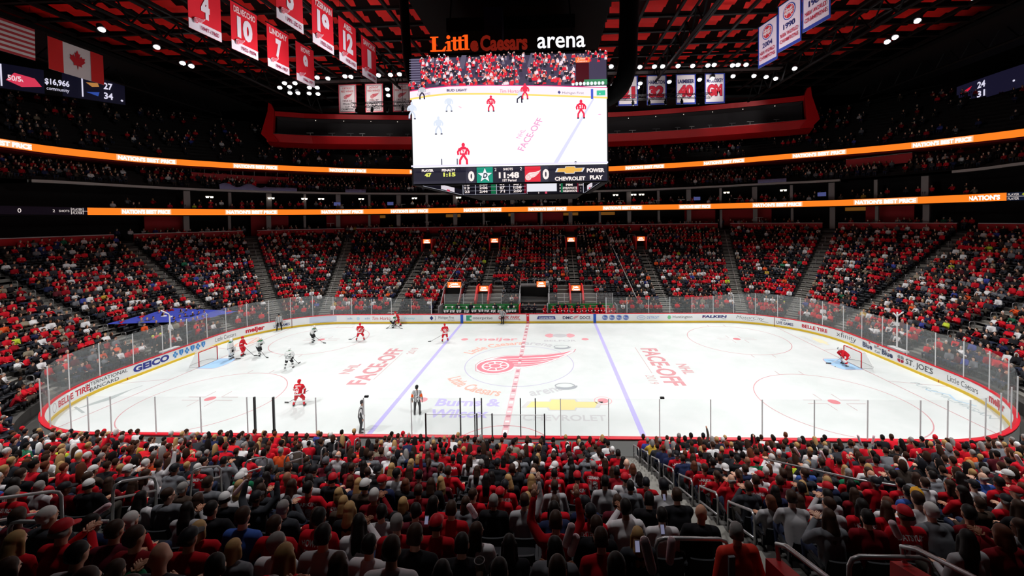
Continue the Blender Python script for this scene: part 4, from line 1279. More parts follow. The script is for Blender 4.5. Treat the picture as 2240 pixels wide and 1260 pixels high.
def sk(f, g, s, jersey, legs, dark=(40, 36, 60), helmet=None, num=None, lean=0):
    u, v = U(f), V(g)
    for a in (-1, 1):
        d.line([(u + lean * s, v - .1 * s), (u + a * .28 * s, v - .55 * s), (u + a * .3 * s, v - .95 * s)], .19 * s, legs); d.rect(u + a * .3 * s - .1 * s, v - 1.05 * s, u + a * .3 * s + .12 * s, v - .93 * s, dark)
    d.poly([(u - .3 * s, v - .12 * s), (u + .3 * s, v - .12 * s), (u + (.34 + lean) * s, v + .42 * s), (u + (.15 + lean) * s, v + .56 * s), (u + (-.15 + lean) * s, v + .56 * s), (u + (-.34 + lean) * s, v + .42 * s)], jersey)
    for a in (-1, 1): d.line([(u + (a * .3 + lean) * s, v + .42 * s), (u + (a * .46 + lean) * s, v + .12 * s), (u + (a * .42 + lean * 2) * s, v - .12 * s)], .17 * s, jersey)
    d.ell(u + lean * 1.3 * s, v + .7 * s, .15 * s, .18 * s, helmet or jersey, 10)
    if num: d.text(num, u + lean * .5 * s, v + .02 * s, .3 * s, (255, 235, 240), align='C', bold=.04)
RJ, WJ, BKJ = (232, 40, 76), (214, 222, 236), (44, 40, 64)
sk(.063, .315, .5, (190, 190, 200), BKJ, helmet=BKJ); sk(.2, .425, .55, WJ, (206, 214, 230), helmet=(240, 240, 250)); sk(.415, .435, .55, RJ, RJ, num='71'); sk(.56, .37, .5, WJ, BKJ, lean=.3); sk(.588, .335, .55, RJ, RJ)
sk(.868, .505, .64, RJ, RJ, num='21'); sk(.145, .62, .62, WJ, (206, 214, 230)); sk(.01, .48, .6, WJ, (206, 214, 230)); sk(.27, .885, .8, RJ, RJ, num='67')
for f in (.155, .235): d.rect(U(f), V(1), U(f + .006), V(.93), (90, 90, 110))
d.ell(U(.838), V(.99), .1, .1, (40, 36, 70), 10); d.rect(X0, V(1), X1, V(.985), (226, 220, 240))
d.line([(U(.25), V(.46)), (U(.265), V(.475))], .08, (240, 200, 214)); d.ell(U(.96), V(.565), .1, .03, (240, 160, 200), 10)
d.build('screen_picture', scr, sb, emit=1.15, base=.5 * .0 + .32)
# score strip
d = Decal(.004)
R0, R1z = 14.62, 15.68
d.rect(X0, R0, X1, R1z, (34, 32, 48)); d.rect(U(.275), R0, U(.325), R1z, (52, 50, 66)); d.rect(U(.65), R0, U(.70), R1z, (52, 50, 66)); d.rect(X0, R0, U(.27), R0 + .18, (46, 44, 58))
zz = lambda f: R0 + (R1z - R0) * f
d.text('PLAYER', U(.045), zz(.78), .15, WH, width=.8, bold=.05); d.text('PENALTY', U(.15), zz(.78), .15, WH, width=.93, bold=.05)
d.text('47', U(.06), zz(.46), .24, (236, 240, 110), width=.46, bold=.05); d.text('1:15', U(.158), zz(.46), .25, (236, 240, 110), width=.82, bold=.05)
d.text('0', U(.287), zz(.16), .62, WH, width=.42, bold=.05); d.text('0', U(.671), zz(.2), .62, WH, width=.42, bold=.05)
d.rect(U(.332), zz(.02), U(.415), zz(.98), (20, 150, 124)); d.rect(U(.58), zz(.02), U(.66), zz(.98), (226, 40, 60))
st = []
for i in range(10):
    a = PI / 2 + i * PI / 5; r = .5 if i % 2 == 0 else .21
    st.append((U(.374) + r * math.cos(a), zz(.47) + r * math.sin(a)))
d.poly([(U(.374) + (x - U(.374)) * 1.12, zz(.47) + (y - zz(.47)) * 1.12) for x, y in st], (16, 40, 44)); d.poly(st, (240, 246, 250)); d.text('D', U(.374) - .13, zz(.33), .3, (16, 40, 60), width=.28, bold=.05, slant=.2); d.text('D', U(.374) - .06, zz(.4), .14, (240, 246, 250), width=.1, slant=.2)
wing_wheel(d, U(.598), zz(.3), .2, WH, (226, 40, 60))
d.text('2', U(.425), zz(.72), .22, WH); d.text('SHOTS', U(.47), zz(.76), .16, WH, width=.64, bold=.03); d.text('2', U(.556), zz(.74), .22, WH)
d.text('11:48', U(.447), zz(.28), .38, WH, width=1.35, bold=.04); d.text('1ST Period', U(.466), zz(.06), .16, WH, width=.92, bold=.03)
def bow2(u, v, w, h):
    bowtie(d, u, v, w, h, (236, 180, 80), (216, 216, 224))
bow2(U(.81), zz(.7), 1.95, .48); d.text('CHEVROLET', U(.81), zz(.06), .24, WH, width=2.0, bold=.04, align='C')
d.text('POWER', U(.895), zz(.54), .25, WH, width=1.15, bold=.05); d.text('PLAY', U(.91), zz(.1), .25, WH, width=.85, bold=.05)
d.build('score_strip', scr, sb, emit=1.05, base=.01)
# underside displays: slanted inward
mb = MB(); mb.box((.77, 0, 14.5), (8.8, 7.9, 1.1)); mb.build('under_casing', BLACKM, sb)
def und(u, v, h): return (u, -4.02 - h, v)
d = Decal(.006)
d.rect(-3.65, 13.98, 5.2, 15.0, (18, 16, 26))
cols_ = [(-3.6, '12', '13', '23', .5), (-2.5, '2:26', '2:06', '2:44', .8), (-1.0, '59', '67', '71', .5), (.0, '2:54', '1:58', '2:50', .8)]
d.rect(-1.55, 14.05, -1.2, 14.85, (20, 110, 70)); d.rect(.88, 14.05, 1.05, 14.85, (120, 20, 40))
for u, a, b, c, wd in cols_:
    for j, t in enumerate((a, b, c)): d.text(t, u + .1, 14.68 - j * .27, .19, WH, width=wd * .75, bold=.04)
for x in (-3.62, -2.7, -1.15, -.2, 1.08, 5.15): d.rect(x, 14.0, x + .04, 14.9, (200, 200, 214))
for j in range(4): d.rect(-3.6, 14.0 + j * .27, 1.0, 14.02 + j * .27, (170, 170, 190))
d.rect(1.1, 14.15, 3.25, 14.9, (246, 246, 255)); d.text('0', 1.9, 14.0, .13, WH); d.rect(2.4, 13.99, 2.55, 14.13, (226, 80, 110))
for j, (a, b) in enumerate((('HITS', '1'), ('PIM', '0:00'), ('GIVEAWAYS', '1'), ('TAKEAWAYS', '1'))):
    d.text(a, 4.15, 14.74 - j * .22, .15, WH, width=.11 * len(a) + .15, bold=.04, align='C'); d.text(b, 4.98, 14.74 - j * .22, .13, WH, align='C'); d.text('0', 3.45, 14.74 - j * .22, .14, WH)
d.rect(3.55, 14.05, 3.68, 14.9, (20, 110, 70)); d.rect(4.72, 14.05, 4.8, 14.9, (120, 20, 40))
d.build('under_screen', und, sb, emit=.9)
for sx, xa, xb in ((-1, -6.0, -3.7), (1, 6.1, 5.25)):
    def side(u, v, h, xa=xa, xb=xb):
        return (xa + (xb - xa) * u, -5.85 + 1.85 * u - h, 14.55 - .55 * u + .4 * v)
    d = Decal(.006); d.rect(0, 0, 1, 1, (20, 18, 30)); d.rect(.45, .2, .8, 1, (240, 230, 240)); d.line([(0, .02), (1, .02)], .05, (220, 220, 235)); d.rect(.6, .1, .68, .4, (226, 60, 90))
    d.build('under_side_screen', side, sb, emit=.85)
# the sign on top
def top(u, v, h): return (u, SY + .1 - h, v)
def serif_word(d, t, u, v, size, wd, col):
    d.text(t, u, v, size, col, width=wd, bold=.035)
Z_ = 23.42
sign = thing(empty('arena_sign', (0, SY, Z_)), 'partly lit orange and white arena name sign on top of the scoreboard', 'sign')
def sgn(u, v, h): return (u, .06 - h, v)
LO = (255, 84, 20)
d = Decal(.01)
# hand-cut slab letters L i t t l
def stem(u, v0, v1, w_, col, foot=True, flag=True):
    d.rect(u - w_ / 2, v0, u + w_ / 2, v1, col)
    if foot: d.rect(u - w_ * .95, v0, u + w_ * .95, v0 + .07, col)
    if flag: d.poly([(u - w_ * .5, v1), (u - w_ * 1.25, v1 - .1), (u - w_ * 1.25, v1 - .14), (u - w_ * .5, v1 - .16)], col)
d.rect(-4.98, 0, -4.72, 1.0, LO); d.rect(-5.1, .92, -4.55, 1.0, LO); d.rect(-5.1, 0, -4.1, .1, LO); d.poly([(-4.1, 0), (-4.02, .34), (-4.1, .34), (-4.3, .1), (-4.3, 0)], LO)
stem(-3.84, 0, .66, .2, LO); d.ell(-3.86, .9, .13, .13, LO)
for u in (-3.45, -3.08):
    d.rect(u - .1, .06, u + .1, .9, LO); d.rect(u - .22, .6, u + .28, .7, LO); d.poly([(u - .1, .15), (u - .02, 0), (u + .2, 0), (u + .3, .12), (u + .2, .12), (u + .1, .1)], LO)
stem(-2.65, 0, 1.0, .22, LO)
d.build('lit_letters', sgn, sign, emit=1.25)
d = Decal(.01); d.text('e', -2.42, 0, .95, (126, 26, 14), width=.55, bold=.05); d.text('Caesars', -1.75, 0, .98, (126, 26, 14), width=3.15, bold=.04); d.build('dim_letters', sgn, sign, emit=.75)
d = Decal(.01); d.text('arena', 2.05, .03, 1.12, (246, 246, 255), width=3.15, bold=.012); d.build('white_letters', sgn, sign, emit=1.3)
mb = MB(); mb.box((0, .3, -.03), (10.6, .5, .06)); mb.build('sign_shelf', STEEL, sign)
for x in (-5, -2.5, 0, 2.5, 5):
    mb = MB(); mb.tube([(x, .3, 0), (x, .3, 1.05)], .02, 5); mb.build('bracket', STEEL, sign)
# suspension above, cable looms
mb = MB()
for x in (-4.5, 4.6):
    for y in (-4.5, 4.5):
        mb.tube([(x, y, 23.1), (x * .9, y * .9, 30)], .06, 6)
mb.box((0, 0, 26.6), (9.5, 7, 1.0)); mb.box((0, 0, 28.8), (15, 12, .8))
mb.build('hoist_frame', BLACKM, sb)
mb = MB(); mb.box((-1.05, -4.6, 25.2), (1.25, 1.2, 3.4)); mb.build('speaker_cluster', mat('speaker_blue', (40, 48, 84), rough=.6), sb)
for k, (pts, r, lab) in enumerate((([(8.6, -4.0, 30), (8.5, -4.4, 27), (8.35, -4.6, 24.2), (8.3, -4.7, 22.9), (8.0, -4.7, 21.7), (7.45, -4.6, 20.95), (6.75, -4.5, 20.5)], .62, 'thick black cable loom curving down to the right side of the scoreboard'), ([(-7.6, -4.4, 30), (-7.5, -4.5, 27), (-7.3, -4.6, 23.5), (-7.05, -4.6, 22.2), (-6.85, -4.5, 21.6)], .3, 'thin black cable loom beside the left edge of the scoreboard'))):
    c = Curve3(pts, 6)
    mb = MB(); mb.tube([tuple(p) for p in c.p], [r * (1.15 - .25 * i / len(c.p)) for i in range(len(c.p))], 14)
    thing(mb.build('cable_loom', mat('cable_black', (12, 12, 13), rough=.7, spec=.15), smooth=True), lab, 'cable')
# corner score displays at the back of the upper deck
def corner(name, pts, draw, label):
    c = Curve3(pts, 6)
    r = thing(empty(name), label, 'display')
    def fn(u, v, h):
        x, y, z = c.at(u * c.L); nx, ny = c.nrm(u * c.L); return (x + nx * h, y + ny * h, z + v)
    band_on(c, 0, c.L, -1.35, 1.35, .3, 'casing', BLACKM, parent=r)
    d = Decal(.02); draw(d, c.L); d.build('lit_screen', lambda u, v, h: fn(u / c.L, v, h), r, emit=.85)
def dl(d, L):
    d.rect(0, -1.3, L, 1.3, (14, 13, 30), nx=10); W2 = (236, 232, 255)
    f = lambda q: L * q
    d.text('26', f(.33), .25, .8, W2, width=1.0, bold=.03); d.text('23', f(.33), -.95, .8, W2, width=1.0, bold=.03); d.ell(f(.29), .6, .35, .35, (236, 190, 40), 8); d.ell(f(.3), -.5, .35, .4, (226, 80, 90), 8)
    d.ell(f(.52), -.75, .14, .14, W2, 8); d.rect(f(.6), -1.1, f(.605), 1.2, W2)
    d.poly([(f(.615), -.4), (f(.64), .5), (f(.7), .2), (f(.72), -.6), (f(.66), -.9)], (226, 60, 90)); d.text('50/50', f(.62), -.35, .55, (255, 220, 230), width=1.2, bold=.03)
    d.text('$16,966', f(.73), -.2, .62, W2, width=1.75, bold=.03); d.text('community', f(.735), -.85, .4, W2, width=1.6)
    d.rect(f(.845), -1.1, f(.85), 1.2, W2); d.poly([(f(.86), .6), (f(.9), .75), (f(.905), .35), (f(.88), .2)], (190, 130, 70)); d.poly([(f(.86), -.5), (f(.905), -.3), (f(.9), -.8)], (50, 80, 170)); d.text('27', f(.92), .2, .75, W2, width=.75, bold=.03); d.text('34', f(.92), -.95, .75, W2, width=.75, bold=.03); d.ell(f(.985), -.9, .12, .12, W2, 8)
corner('corner_display', [(-60.2, -6, 27.9), (-57.2, 0, 27.95), (-54.71, 6.69, 28.0), (-51.85, 10.3, 28.1), (-49.4, 14.2, 28.2)], dl, 'dark corner display with white scores under the left flags')
def dr(d, L):
    d.rect(0, -1.3, L, 1.3, (24, 22, 44), nx=8); W2 = (236, 232, 255); f = lambda q: L * q
    d.poly([(f(.04), .3), (f(.14), .75), (f(.12), .35), (f(.06), -.05)], (226, 30, 60)); d.poly([(f(.09), -.35), (f(.05), -.8), (f(.09), -1.2), (f(.13), -.8)], (236, 214, 220)); d.text('24', f(.19), .15, .8, W2, width=.95, bold=.03); d.text('31', f(.19), -1.0, .8, W2, width=.95, bold=.03)
    d.ell(f(.46), -.3, .12, .12, W2, 8); d.rect(f(.6), -1.2, f(.605), 1.2, W2); d.poly([(f(.8), 1.2), (f(.8), .1), (f(.86), -.1), (f(.92), .1), (f(.92), 1.2)], (240, 236, 250)); d.text('NFL', f(.805), .3, .5, (226, 60, 100), width=.9, bold=.03); d.text('SCORES', f(.68), -.95, .6, W2, width=2.8, bold=.06)
corner('corner_display', [(57.85, 23.4, 27.8), (57.7, 19.38, 27.9), (57.9, 15.9, 28.0), (58.4, 12.4, 28.1), (59.4, 9.0, 28.2)], dr, 'dark corner display with white scores at the upper right')
# ------------------------------------------------------------------ figures: limbs as tapered capsules fused into one skin
DG = None
def fuse(caps, voxel, smooth=4, faces=None, extra=None):
    """caps: (p0, r0, p1, r1) tapered rods or (centre, (rx,ry,rz), matrix) balls -> one continuous surface (verts, faces)"""
    mb = MB()
    for c in caps:
        if len(c) == 4:
            p0, r0, p1, r1 = c
            mb.tube([p0, p1], [r0, r1], 10)
            mb.ball(p0, r0, 0, 10, 6); mb.ball(p1, r1, 0, 10, 6)
        else:
            mb.ball(c[0], c[1], 0, 14, 10, M=c[2] if len(c) > 2 else None)
    me = D.meshes.new('fuse')
    me.from_pydata(mb.v, [], mb.f)
    o = D.objects.new('fuse', me)
    COL.objects.link(o)
    r = o.modifiers.new('r', 'REMESH'); r.mode = 'VOXEL'; r.voxel_size = voxel
    s = o.modifiers.new('s', 'SMOOTH'); s.factor = .5; s.iterations = smooth
    if faces:
        dc = o.modifiers.new('d', 'DECIMATE'); dc.ratio = .5
        bpy.context.view_layer.update()
        dg = bpy.context.evaluated_depsgraph_get()
        dc.show_viewport = False
        bpy.context.view_layer.update()
        n0 = len(o.evaluated_get(bpy.context.evaluated_depsgraph_get()).data.polygons) * 2
        dc.show_viewport = True
        dc.ratio = min(1, faces / max(1, n0))
    bpy.context.view_layer.update()
    ev = o.evaluated_get(bpy.context.evaluated_depsgraph_get())
    m2 = ev.data
    v = np.empty(len(m2.vertices) * 3); m2.vertices.foreach_get('co', v)
    f = [tuple(p.vertices) for p in m2.polygons]
    v = v.reshape(-1, 3).copy()
    D.objects.remove(o); D.meshes.remove(me)
    return v, f
def vv(*a): return Vector(a)
def head_caps(c, M, k=1.0):
    """skull, jaw, nose, ears, brow; M turns the head (face towards +y)"""
    def P(x, y, z): return c + M @ Vector((x * k, y * k, z * k))
    return [(P(0, -.01, .02), (.076 * k, .094 * k, .105 * k), M), (P(0, .02, -.055), (.058 * k, .066 * k, .07 * k), M), (P(0, .085, -.02), .014 * k, P(0, .105, -.035), .013 * k),
            (P(0, .062, -.095), .026 * k, P(0, .066, -.1), .024 * k), (P(-.045, .078, .02), .012 * k, P(.045, .078, .02), .012 * k),
            (P(-.08, 0, -.02), (.014 * k, .026 * k, .036 * k), M), (P(.08, 0, -.02), (.014 * k, .026 * k, .036 * k), M)]
def hand_geo(w_, d, up, side, k=1.0, curl=.5):
    """palm with four bent fingers and a thumb, rooted at the wrist, as loose closed tubes"""
    mb = MB()
    d = d.normalized(); up = (up - d * up.dot(d)).normalized(); x = d.cross(up)
    c = w_ + d * .05 * k
    R = Matrix((x, d, up)).transposed()
    mb.ball(c, (.042 * k, .052 * k, .018 * k), 0, 10, 6, M=R)
    for i in range(4):
        b = c + x * (.03 - i * .02) * k + d * .04 * k
        L = (.07, .08, .074, .056)[i] * k
        d1 = (d * math.cos(curl * .5) - up * math.sin(curl * .5)); d2 = (d * math.cos(curl * 1.5) - up * math.sin(curl * 1.5))
        m1 = b + d1 * L * .5; e = m1 + d2 * L * .5
        mb.tube([b - d * .02 * k, b, m1, e], [.009 * k, .0095 * k, .0088 * k, .0065 * k], 6)
    t0 = c + x * .036 * k * side - d * .015 * k
    mb.tube([t0, t0 + (x * side * .8 + d * .6).normalized() * .032 * k, t0 + (x * side * .35 + d * .9).normalized() * .062 * k], [.012 * k, .0105 * k, .008 * k], 6)
    return mb
def pose_sit(lean=.12, yaw=0.0, nod=.1, arms='lap', side=0.0, k=1.0):
    """seated person facing +y, origin on the floor under the seat front; returns joint dictionary"""
    J = {}
    J['hip'] = vv(0, -.06, .5)
    t = vv(side, math.sin(lean), math.cos(lean)).normalized()
    J['chest'] = J['hip'] + t * .34
    J['neck'] = J['hip'] + t * .52
    J['head'] = J['neck'] + vv(side * .1, .02 + .06 * lean, .175)
    J['M'] = Matrix.Rotation(-yaw, 3, 'Z') @ Matrix.Rotation(-nod, 3, 'X')
    for s in (-1, 1):
        sh = J['neck'] - t * .06 + vv(s * .19, 0, 0)
        if arms == 'lap': el, wr = sh + vv(s * .07, .03, -.28), J['hip'] + vv(s * .09, .3, .13)
        elif arms == 'knees': el, wr = vv(s * .2, .26, .68), vv(s * .05, .47, .62)
        elif arms == 'cross': el, wr = sh + vv(s * .08, .1, -.26), J['chest'] + vv(-s * .09, .24, -.06)
        elif arms == 'clap': el, wr = sh + vv(s * .1, .12, -.2), J['chest'] + vv(s * .035, .3, .14)
        elif arms == 'up' and s > 0: el, wr = sh + vv(.1, .1, .2), sh + vv(.08, .18, .46)
        elif arms == 'up2': el, wr = sh + vv(s * .14, .12, .16), sh + vv(s * .1, .2, .42)
        elif arms == 'wide': el, wr = sh + vv(s * .16, .02, -.24), J['hip'] + vv(s * .3, .2, .2)
        else: el, wr = sh + vv(s * .07, .05, -.28), J['hip'] + vv(s * .1, .32, .15)
        J['sh', s], J['el', s], J['wr', s] = sh, el, wr
        J['th', s], J['kn', s], J['an', s], J['to', s] = vv(s * .09, -.02, .5), vv(s * .13, .4, .5), vv(s * .12, .36, .1), vv(s * .14, .52, .04)
    return J
def pose_stand(lean=.05, yaw=0, nod=0, arms='side', side=0, crouch=0.0, spread=.12, stag=0.0, k=1.0):
    J = {}
    hz = .92 - .2 * crouch
    J['hip'] = vv(0, -.12 * crouch, hz)
    t = vv(side, math.sin(lean), math.cos(lean)).normalized()
    J['chest'] = J['hip'] + t * .34
    J['neck'] = J['hip'] + t * .53
    J['head'] = J['neck'] + vv(side * .1, .02 + .1 * math.sin(lean), .18 - .03 * math.sin(lean))
    J['M'] = Matrix.Rotation(-yaw, 3, 'Z') @ Matrix.Rotation(-nod, 3, 'X')
    for s in (-1, 1):
        sh = J['neck'] - t * .06 + vv(s * .195, 0, 0)
        if arms == 'side': el, wr = sh + vv(s * .09, -.03, -.29), sh + vv(s * .1, .06, -.55)
        elif arms == 'stick': el, wr = sh + vv(s * .13, .06, -.26), J['hip'] + vv(s * .16 + .08, .3, .06 - s * .1)
        elif arms == 'hips': el, wr = sh + vv(s * .22, -.06, -.25), J['hip'] + vv(s * .17, .05, .06)
        elif arms == 'fold': el, wr = sh + vv(s * .09, .08, -.27), J['chest'] + vv(-s * .1, .22, -.04)
        elif arms == 'knees': el, wr = sh + vv(s * .12, .12, -.22), J['hip'] + vv(s * .17, .3, -.12)
        else: el, wr = sh + vv(s * .12, .1, -.26), sh + vv(s * .1, .28, -.42)
        J['sh', s], J['el', s], J['wr', s] = sh, el, wr
        J['th', s] = J['hip'] + vv(s * .09, 0, -.03)
        J['an', s] = vv(s * (spread + .02), s * stag, .1)
        J['kn', s] = (J['th', s] + J['an', s]) / 2 + vv(s * .02, .06 + .2 * crouch, .02)
        J['to', s] = J['an', s] + vv(s * .02, .15, -.055)
    return J
def skin_caps(J):
    c = []
    H = J['head']
    c += head_caps(H, J['M'])
    c.append((J['neck'] + vv(0, -.0, -.03), .06, H + vv(0, -.015, -.05), .052))
    c += [(J['hip'], .1, J['chest'], .1), (J['chest'], .1, J['neck'] + vv(0, 0, -.07), .07)]
    for s in (-1, 1):
        c += [(J['neck'] + vv(0, 0, -.06), .06, J['sh', s], .05), (J['sh', s], .05, J['el', s], .04), (J['el', s], .039, J['wr', s], .028),
              (J['th', s], .08, J['kn', s], .056), (J['kn', s], .054, J['an', s], .036), (J['an', s] + vv(0, -.02, -.03), .036, J['to', s], .03)]
    return c
def shirt_caps(J, g=1.0, sleeve=1.0, hood=False):
    c = []
    for s in (-1, 1):
        c += [(J['hip'] + vv(s * .06, 0, -.03), .118 * g, J['chest'] + vv(s * .065, 0, 0), .118 * g), (J['chest'] + vv(s * .065, 0, 0), .118 * g, J['neck'] + vv(s * .07, 0, -.09), .085 * g),
              (J['neck'] + vv(0, 0, -.06), .078 * g, J['sh', s], .066 * g), (J['sh', s], .07 * g, J['el', s], .056 * g), (J['el', s], .055 * g, J['el', s].lerp(J['wr', s], .93 * sleeve), .041 * g)]
    c += [(J['hip'], .118 * g, J['chest'], .122 * g), (J['chest'], .122 * g, J['neck'] + vv(0, -.005, -.08), .095 * g)]
    c.append((J['neck'] + vv(0, -.01, -.05), .07 * g, J['neck'] + vv(0, -.01, -.01), .064 * g))
    if hood: c.append((J['neck'] + vv(0, -.09, -.03), (.12, .06, .085)))
    return c
def pants_caps(J, g=1.0):
    c = [(J['hip'] + vv(-.07, 0, -.02), .115 * g, J['hip'] + vv(.07, 0, -.02), .115 * g)]
    for s in (-1, 1):
        c += [(J['th', s], .095 * g, J['kn', s], .07 * g), (J['kn', s], .067 * g, J['an', s] + vv(0, 0, .02), .05 * g)]
    return c
def shoe_caps(J, g=1.0):
    return [c for s in (-1, 1) for c in [(J['an', s] + vv(0, -.03, -.04), .045 * g, J['to', s], .04 * g), (J['an', s], .045 * g, J['an', s] + vv(0, -.02, -.04), .046 * g)]]
def hair_caps(J, kind):
    H, M = J['head'], J['M']
    def P(x, y, z): return H + M @ Vector((x, y, z))
    c = [(P(0, -.022, .038), (.086, .1, .102), M)]
    if kind == 'short': c += [(P(-.05, -.05, -.03), .04, P(.05, -.05, -.03), .04)]
    elif kind == 'long':
        c += [(P(0, -.06, -.02), .078, P(0, -.085, -.16), .085), (P(-.03, -.085, -.16), .065, P(-.04, -.1, -.34), .045), (P(.03, -.085, -.16), .065, P(.04, -.1, -.34), .045), (P(-.078, -.0, .0), .03, P(-.085, .0, -.2), .035), (P(.078, -.0, .0), .03, P(.085, .0, -.2), .035)]
    elif kind == 'bob': c += [(P(0, -.05, -.02), .082, P(0, -.06, -.1), .082), (P(-.078, 0, .0), .03, P(-.08, 0, -.1), .035), (P(.078, 0, .0), .03, P(.08, 0, -.1), .035)]
    elif kind == 'tail': c += [(P(-.05, -.05, -.03), .04, P(.05, -.05, -.03), .04), (P(0, -.12, .04), .035, P(0, -.16, -.05), .04), (P(0, -.16, -.05), .04, P(0, -.15, -.24), .02)]
    elif kind == 'balding': c = [(P(-.055, -.05, -.02), .042, P(.055, -.05, -.02), .042), (P(-.06, -.02, -.0), .032, P(-.05, -.075, .0), .035), (P(.06, -.02, -.0), .032, P(.05, -.075, .0), .035), (P(-.03, -.085, .02), .03, P(.03, -.085, .02), .03)]
    elif kind == 'beanie': c = [(P(0, -.018, .05), (.093, .108, .105), M), (P(0, -.02, .01), (.094, .108, .035), M), (P(0, -.02, .155), (.025, .025, .022))]
    return c
def cap_geo(J, back=False):
    """baseball cap: crown, brim, button"""
    H, M = J['head'], J['M']
    mb = MB()
    n, rows = 16, 5
    for i in range(rows + 1):
        th = PI / 2 * i / rows
        for j in range(n):
            a = 2 * PI * j / n
            p = Vector((.093 * math.cos(a) * math.cos(th), -.015 + .108 * math.sin(a) * math.cos(th), .035 + .1 * math.sin(th)))
            mb.v.append(H + M @ p)
    for i in range(rows):
        for j in range(n):
            mb.f.append((i * n + j, i * n + (j + 1) % n, (i + 1) * n + (j + 1) % n, (i + 1) * n + j)); mb.m.append(0)
    sg = -1 if back else 1
    b0 = len(mb.v)
    for dz in (0, -.008):
        for i in range(9):
            a = PI * (.12 + .76 * i / 8)
            mb.v.append(H + M @ Vector((.09 * math.cos(a), sg * (-.015 * sg + .1 * math.sin(a)), .04 + dz)))
        for i in range(9):
            a = PI * (.12 + .76 * i / 8)
            mb.v.append(H + M @ Vector((.082 * math.cos(a), sg * (.06 + .125 * math.sin(a)), .03 + dz - .012)))
    for o in (0, 18):
        for i in range(8):
            f = (b0 + o + i, b0 + o + i + 1, b0 + o + 9 + i + 1, b0 + o + 9 + i)
            mb.f.append(f if o == 0 else f[::-1]); mb.m.append(0)
    for i in range(8): mb.f.append((b0 + 9 + i, b0 + 10 + i, b0 + 28 + i, b0 + 27 + i)); mb.m.append(0)
    return mb
def mesh_from(name, v, f, mats, smooth=True, mi=None):
    me = D.meshes.new(name)
    me.from_pydata([tuple(map(float, p)) for p in v], [], f)
    for m in mats: me.materials.append(m)
    if mi is not None: me.polygons.foreach_set('material_index', mi)
    if smooth: me.polygons.foreach_set('use_smooth', [True] * len(me.polygons))
    me.update()
    return me
def join_geo(*gs):
    V, F = [], []
    for v, f in gs:
        o = len(V)
        V += [tuple(p) for p in v]; F += [tuple(i + o for i in q) for q in f]
    return V, F
def hands_for(J, k=1.0, curl=.6):
    out = []
    for s in (-1, 1):
        d = J['wr', s] - J['el', s]
        m = hand_geo(J['wr', s], d, vv(0, -.3, 1) if abs(d.normalized().z) < .8 else vv(0, -1, 0), -s, k, curl)
        out.append((m.v, m.f))
    return out
def eyes_for(J):
    mb = MB()
    for s in (-1, 1):
        mb.ball(J['head'] + J['M'] @ Vector((s * .032, .083, .002)), .011, 0, 8, 5)
    return mb
SKIN = [(224, 172, 146), (206, 150, 122), (232, 186, 162), (150, 100, 76), (112, 72, 54)]
HAIRC = dict(brown=(58, 38, 28), dark=(24, 19, 18), blonde=(176, 140, 92), grey=(140, 136, 134), white=(206, 202, 200), auburn=(96, 52, 34))
# crowd stuff: low-detail copies of the same figures in one mesh -----------------------------------
def lod(J, hair, nb, nh, vox):
    parts = []
    for caps, n, key in ((skin_caps(J)[:8] + [c for s in (-1, 1) for c in [(J['wr', s], .04, J['wr', s] + (J['wr', s] - J['el', s]).normalized() * .07, .036)]], nh, 'skin'), (shirt_caps(J), nb, 'shirt'), (pants_caps(J) + [], nb // 2, 'pants'), (hair_caps(J, hair), nh // 2, 'hair')):
        v, f = fuse(caps, vox, 2, n)
        parts.append((v, [tuple(q) for q in f], key))
    return parts
LOD_MID, LOD_FAR = [], []
POSES = [dict(lean=.1, yaw=0, arms='lap'), dict(lean=.42, yaw=.15, arms='knees', nod=.1), dict(lean=-.05, yaw=-.5, arms='lap', side=.06), dict(lean=.02, yaw=.55, arms='cross'), dict(lean=.16, yaw=-.15, arms='clap'), dict(lean=.06, yaw=.1, arms='up')]
for i, (p, h) in enumerate(zip(POSES, ('short', 'short', 'long', 'short', 'bob', 'short'))):
    J = pose_sit(**p)
    LOD_MID.append(lod(J, h, 300, 190, .03))
    if i < 5: LOD_FAR.append(lod(J, h, 64, 52, .04))
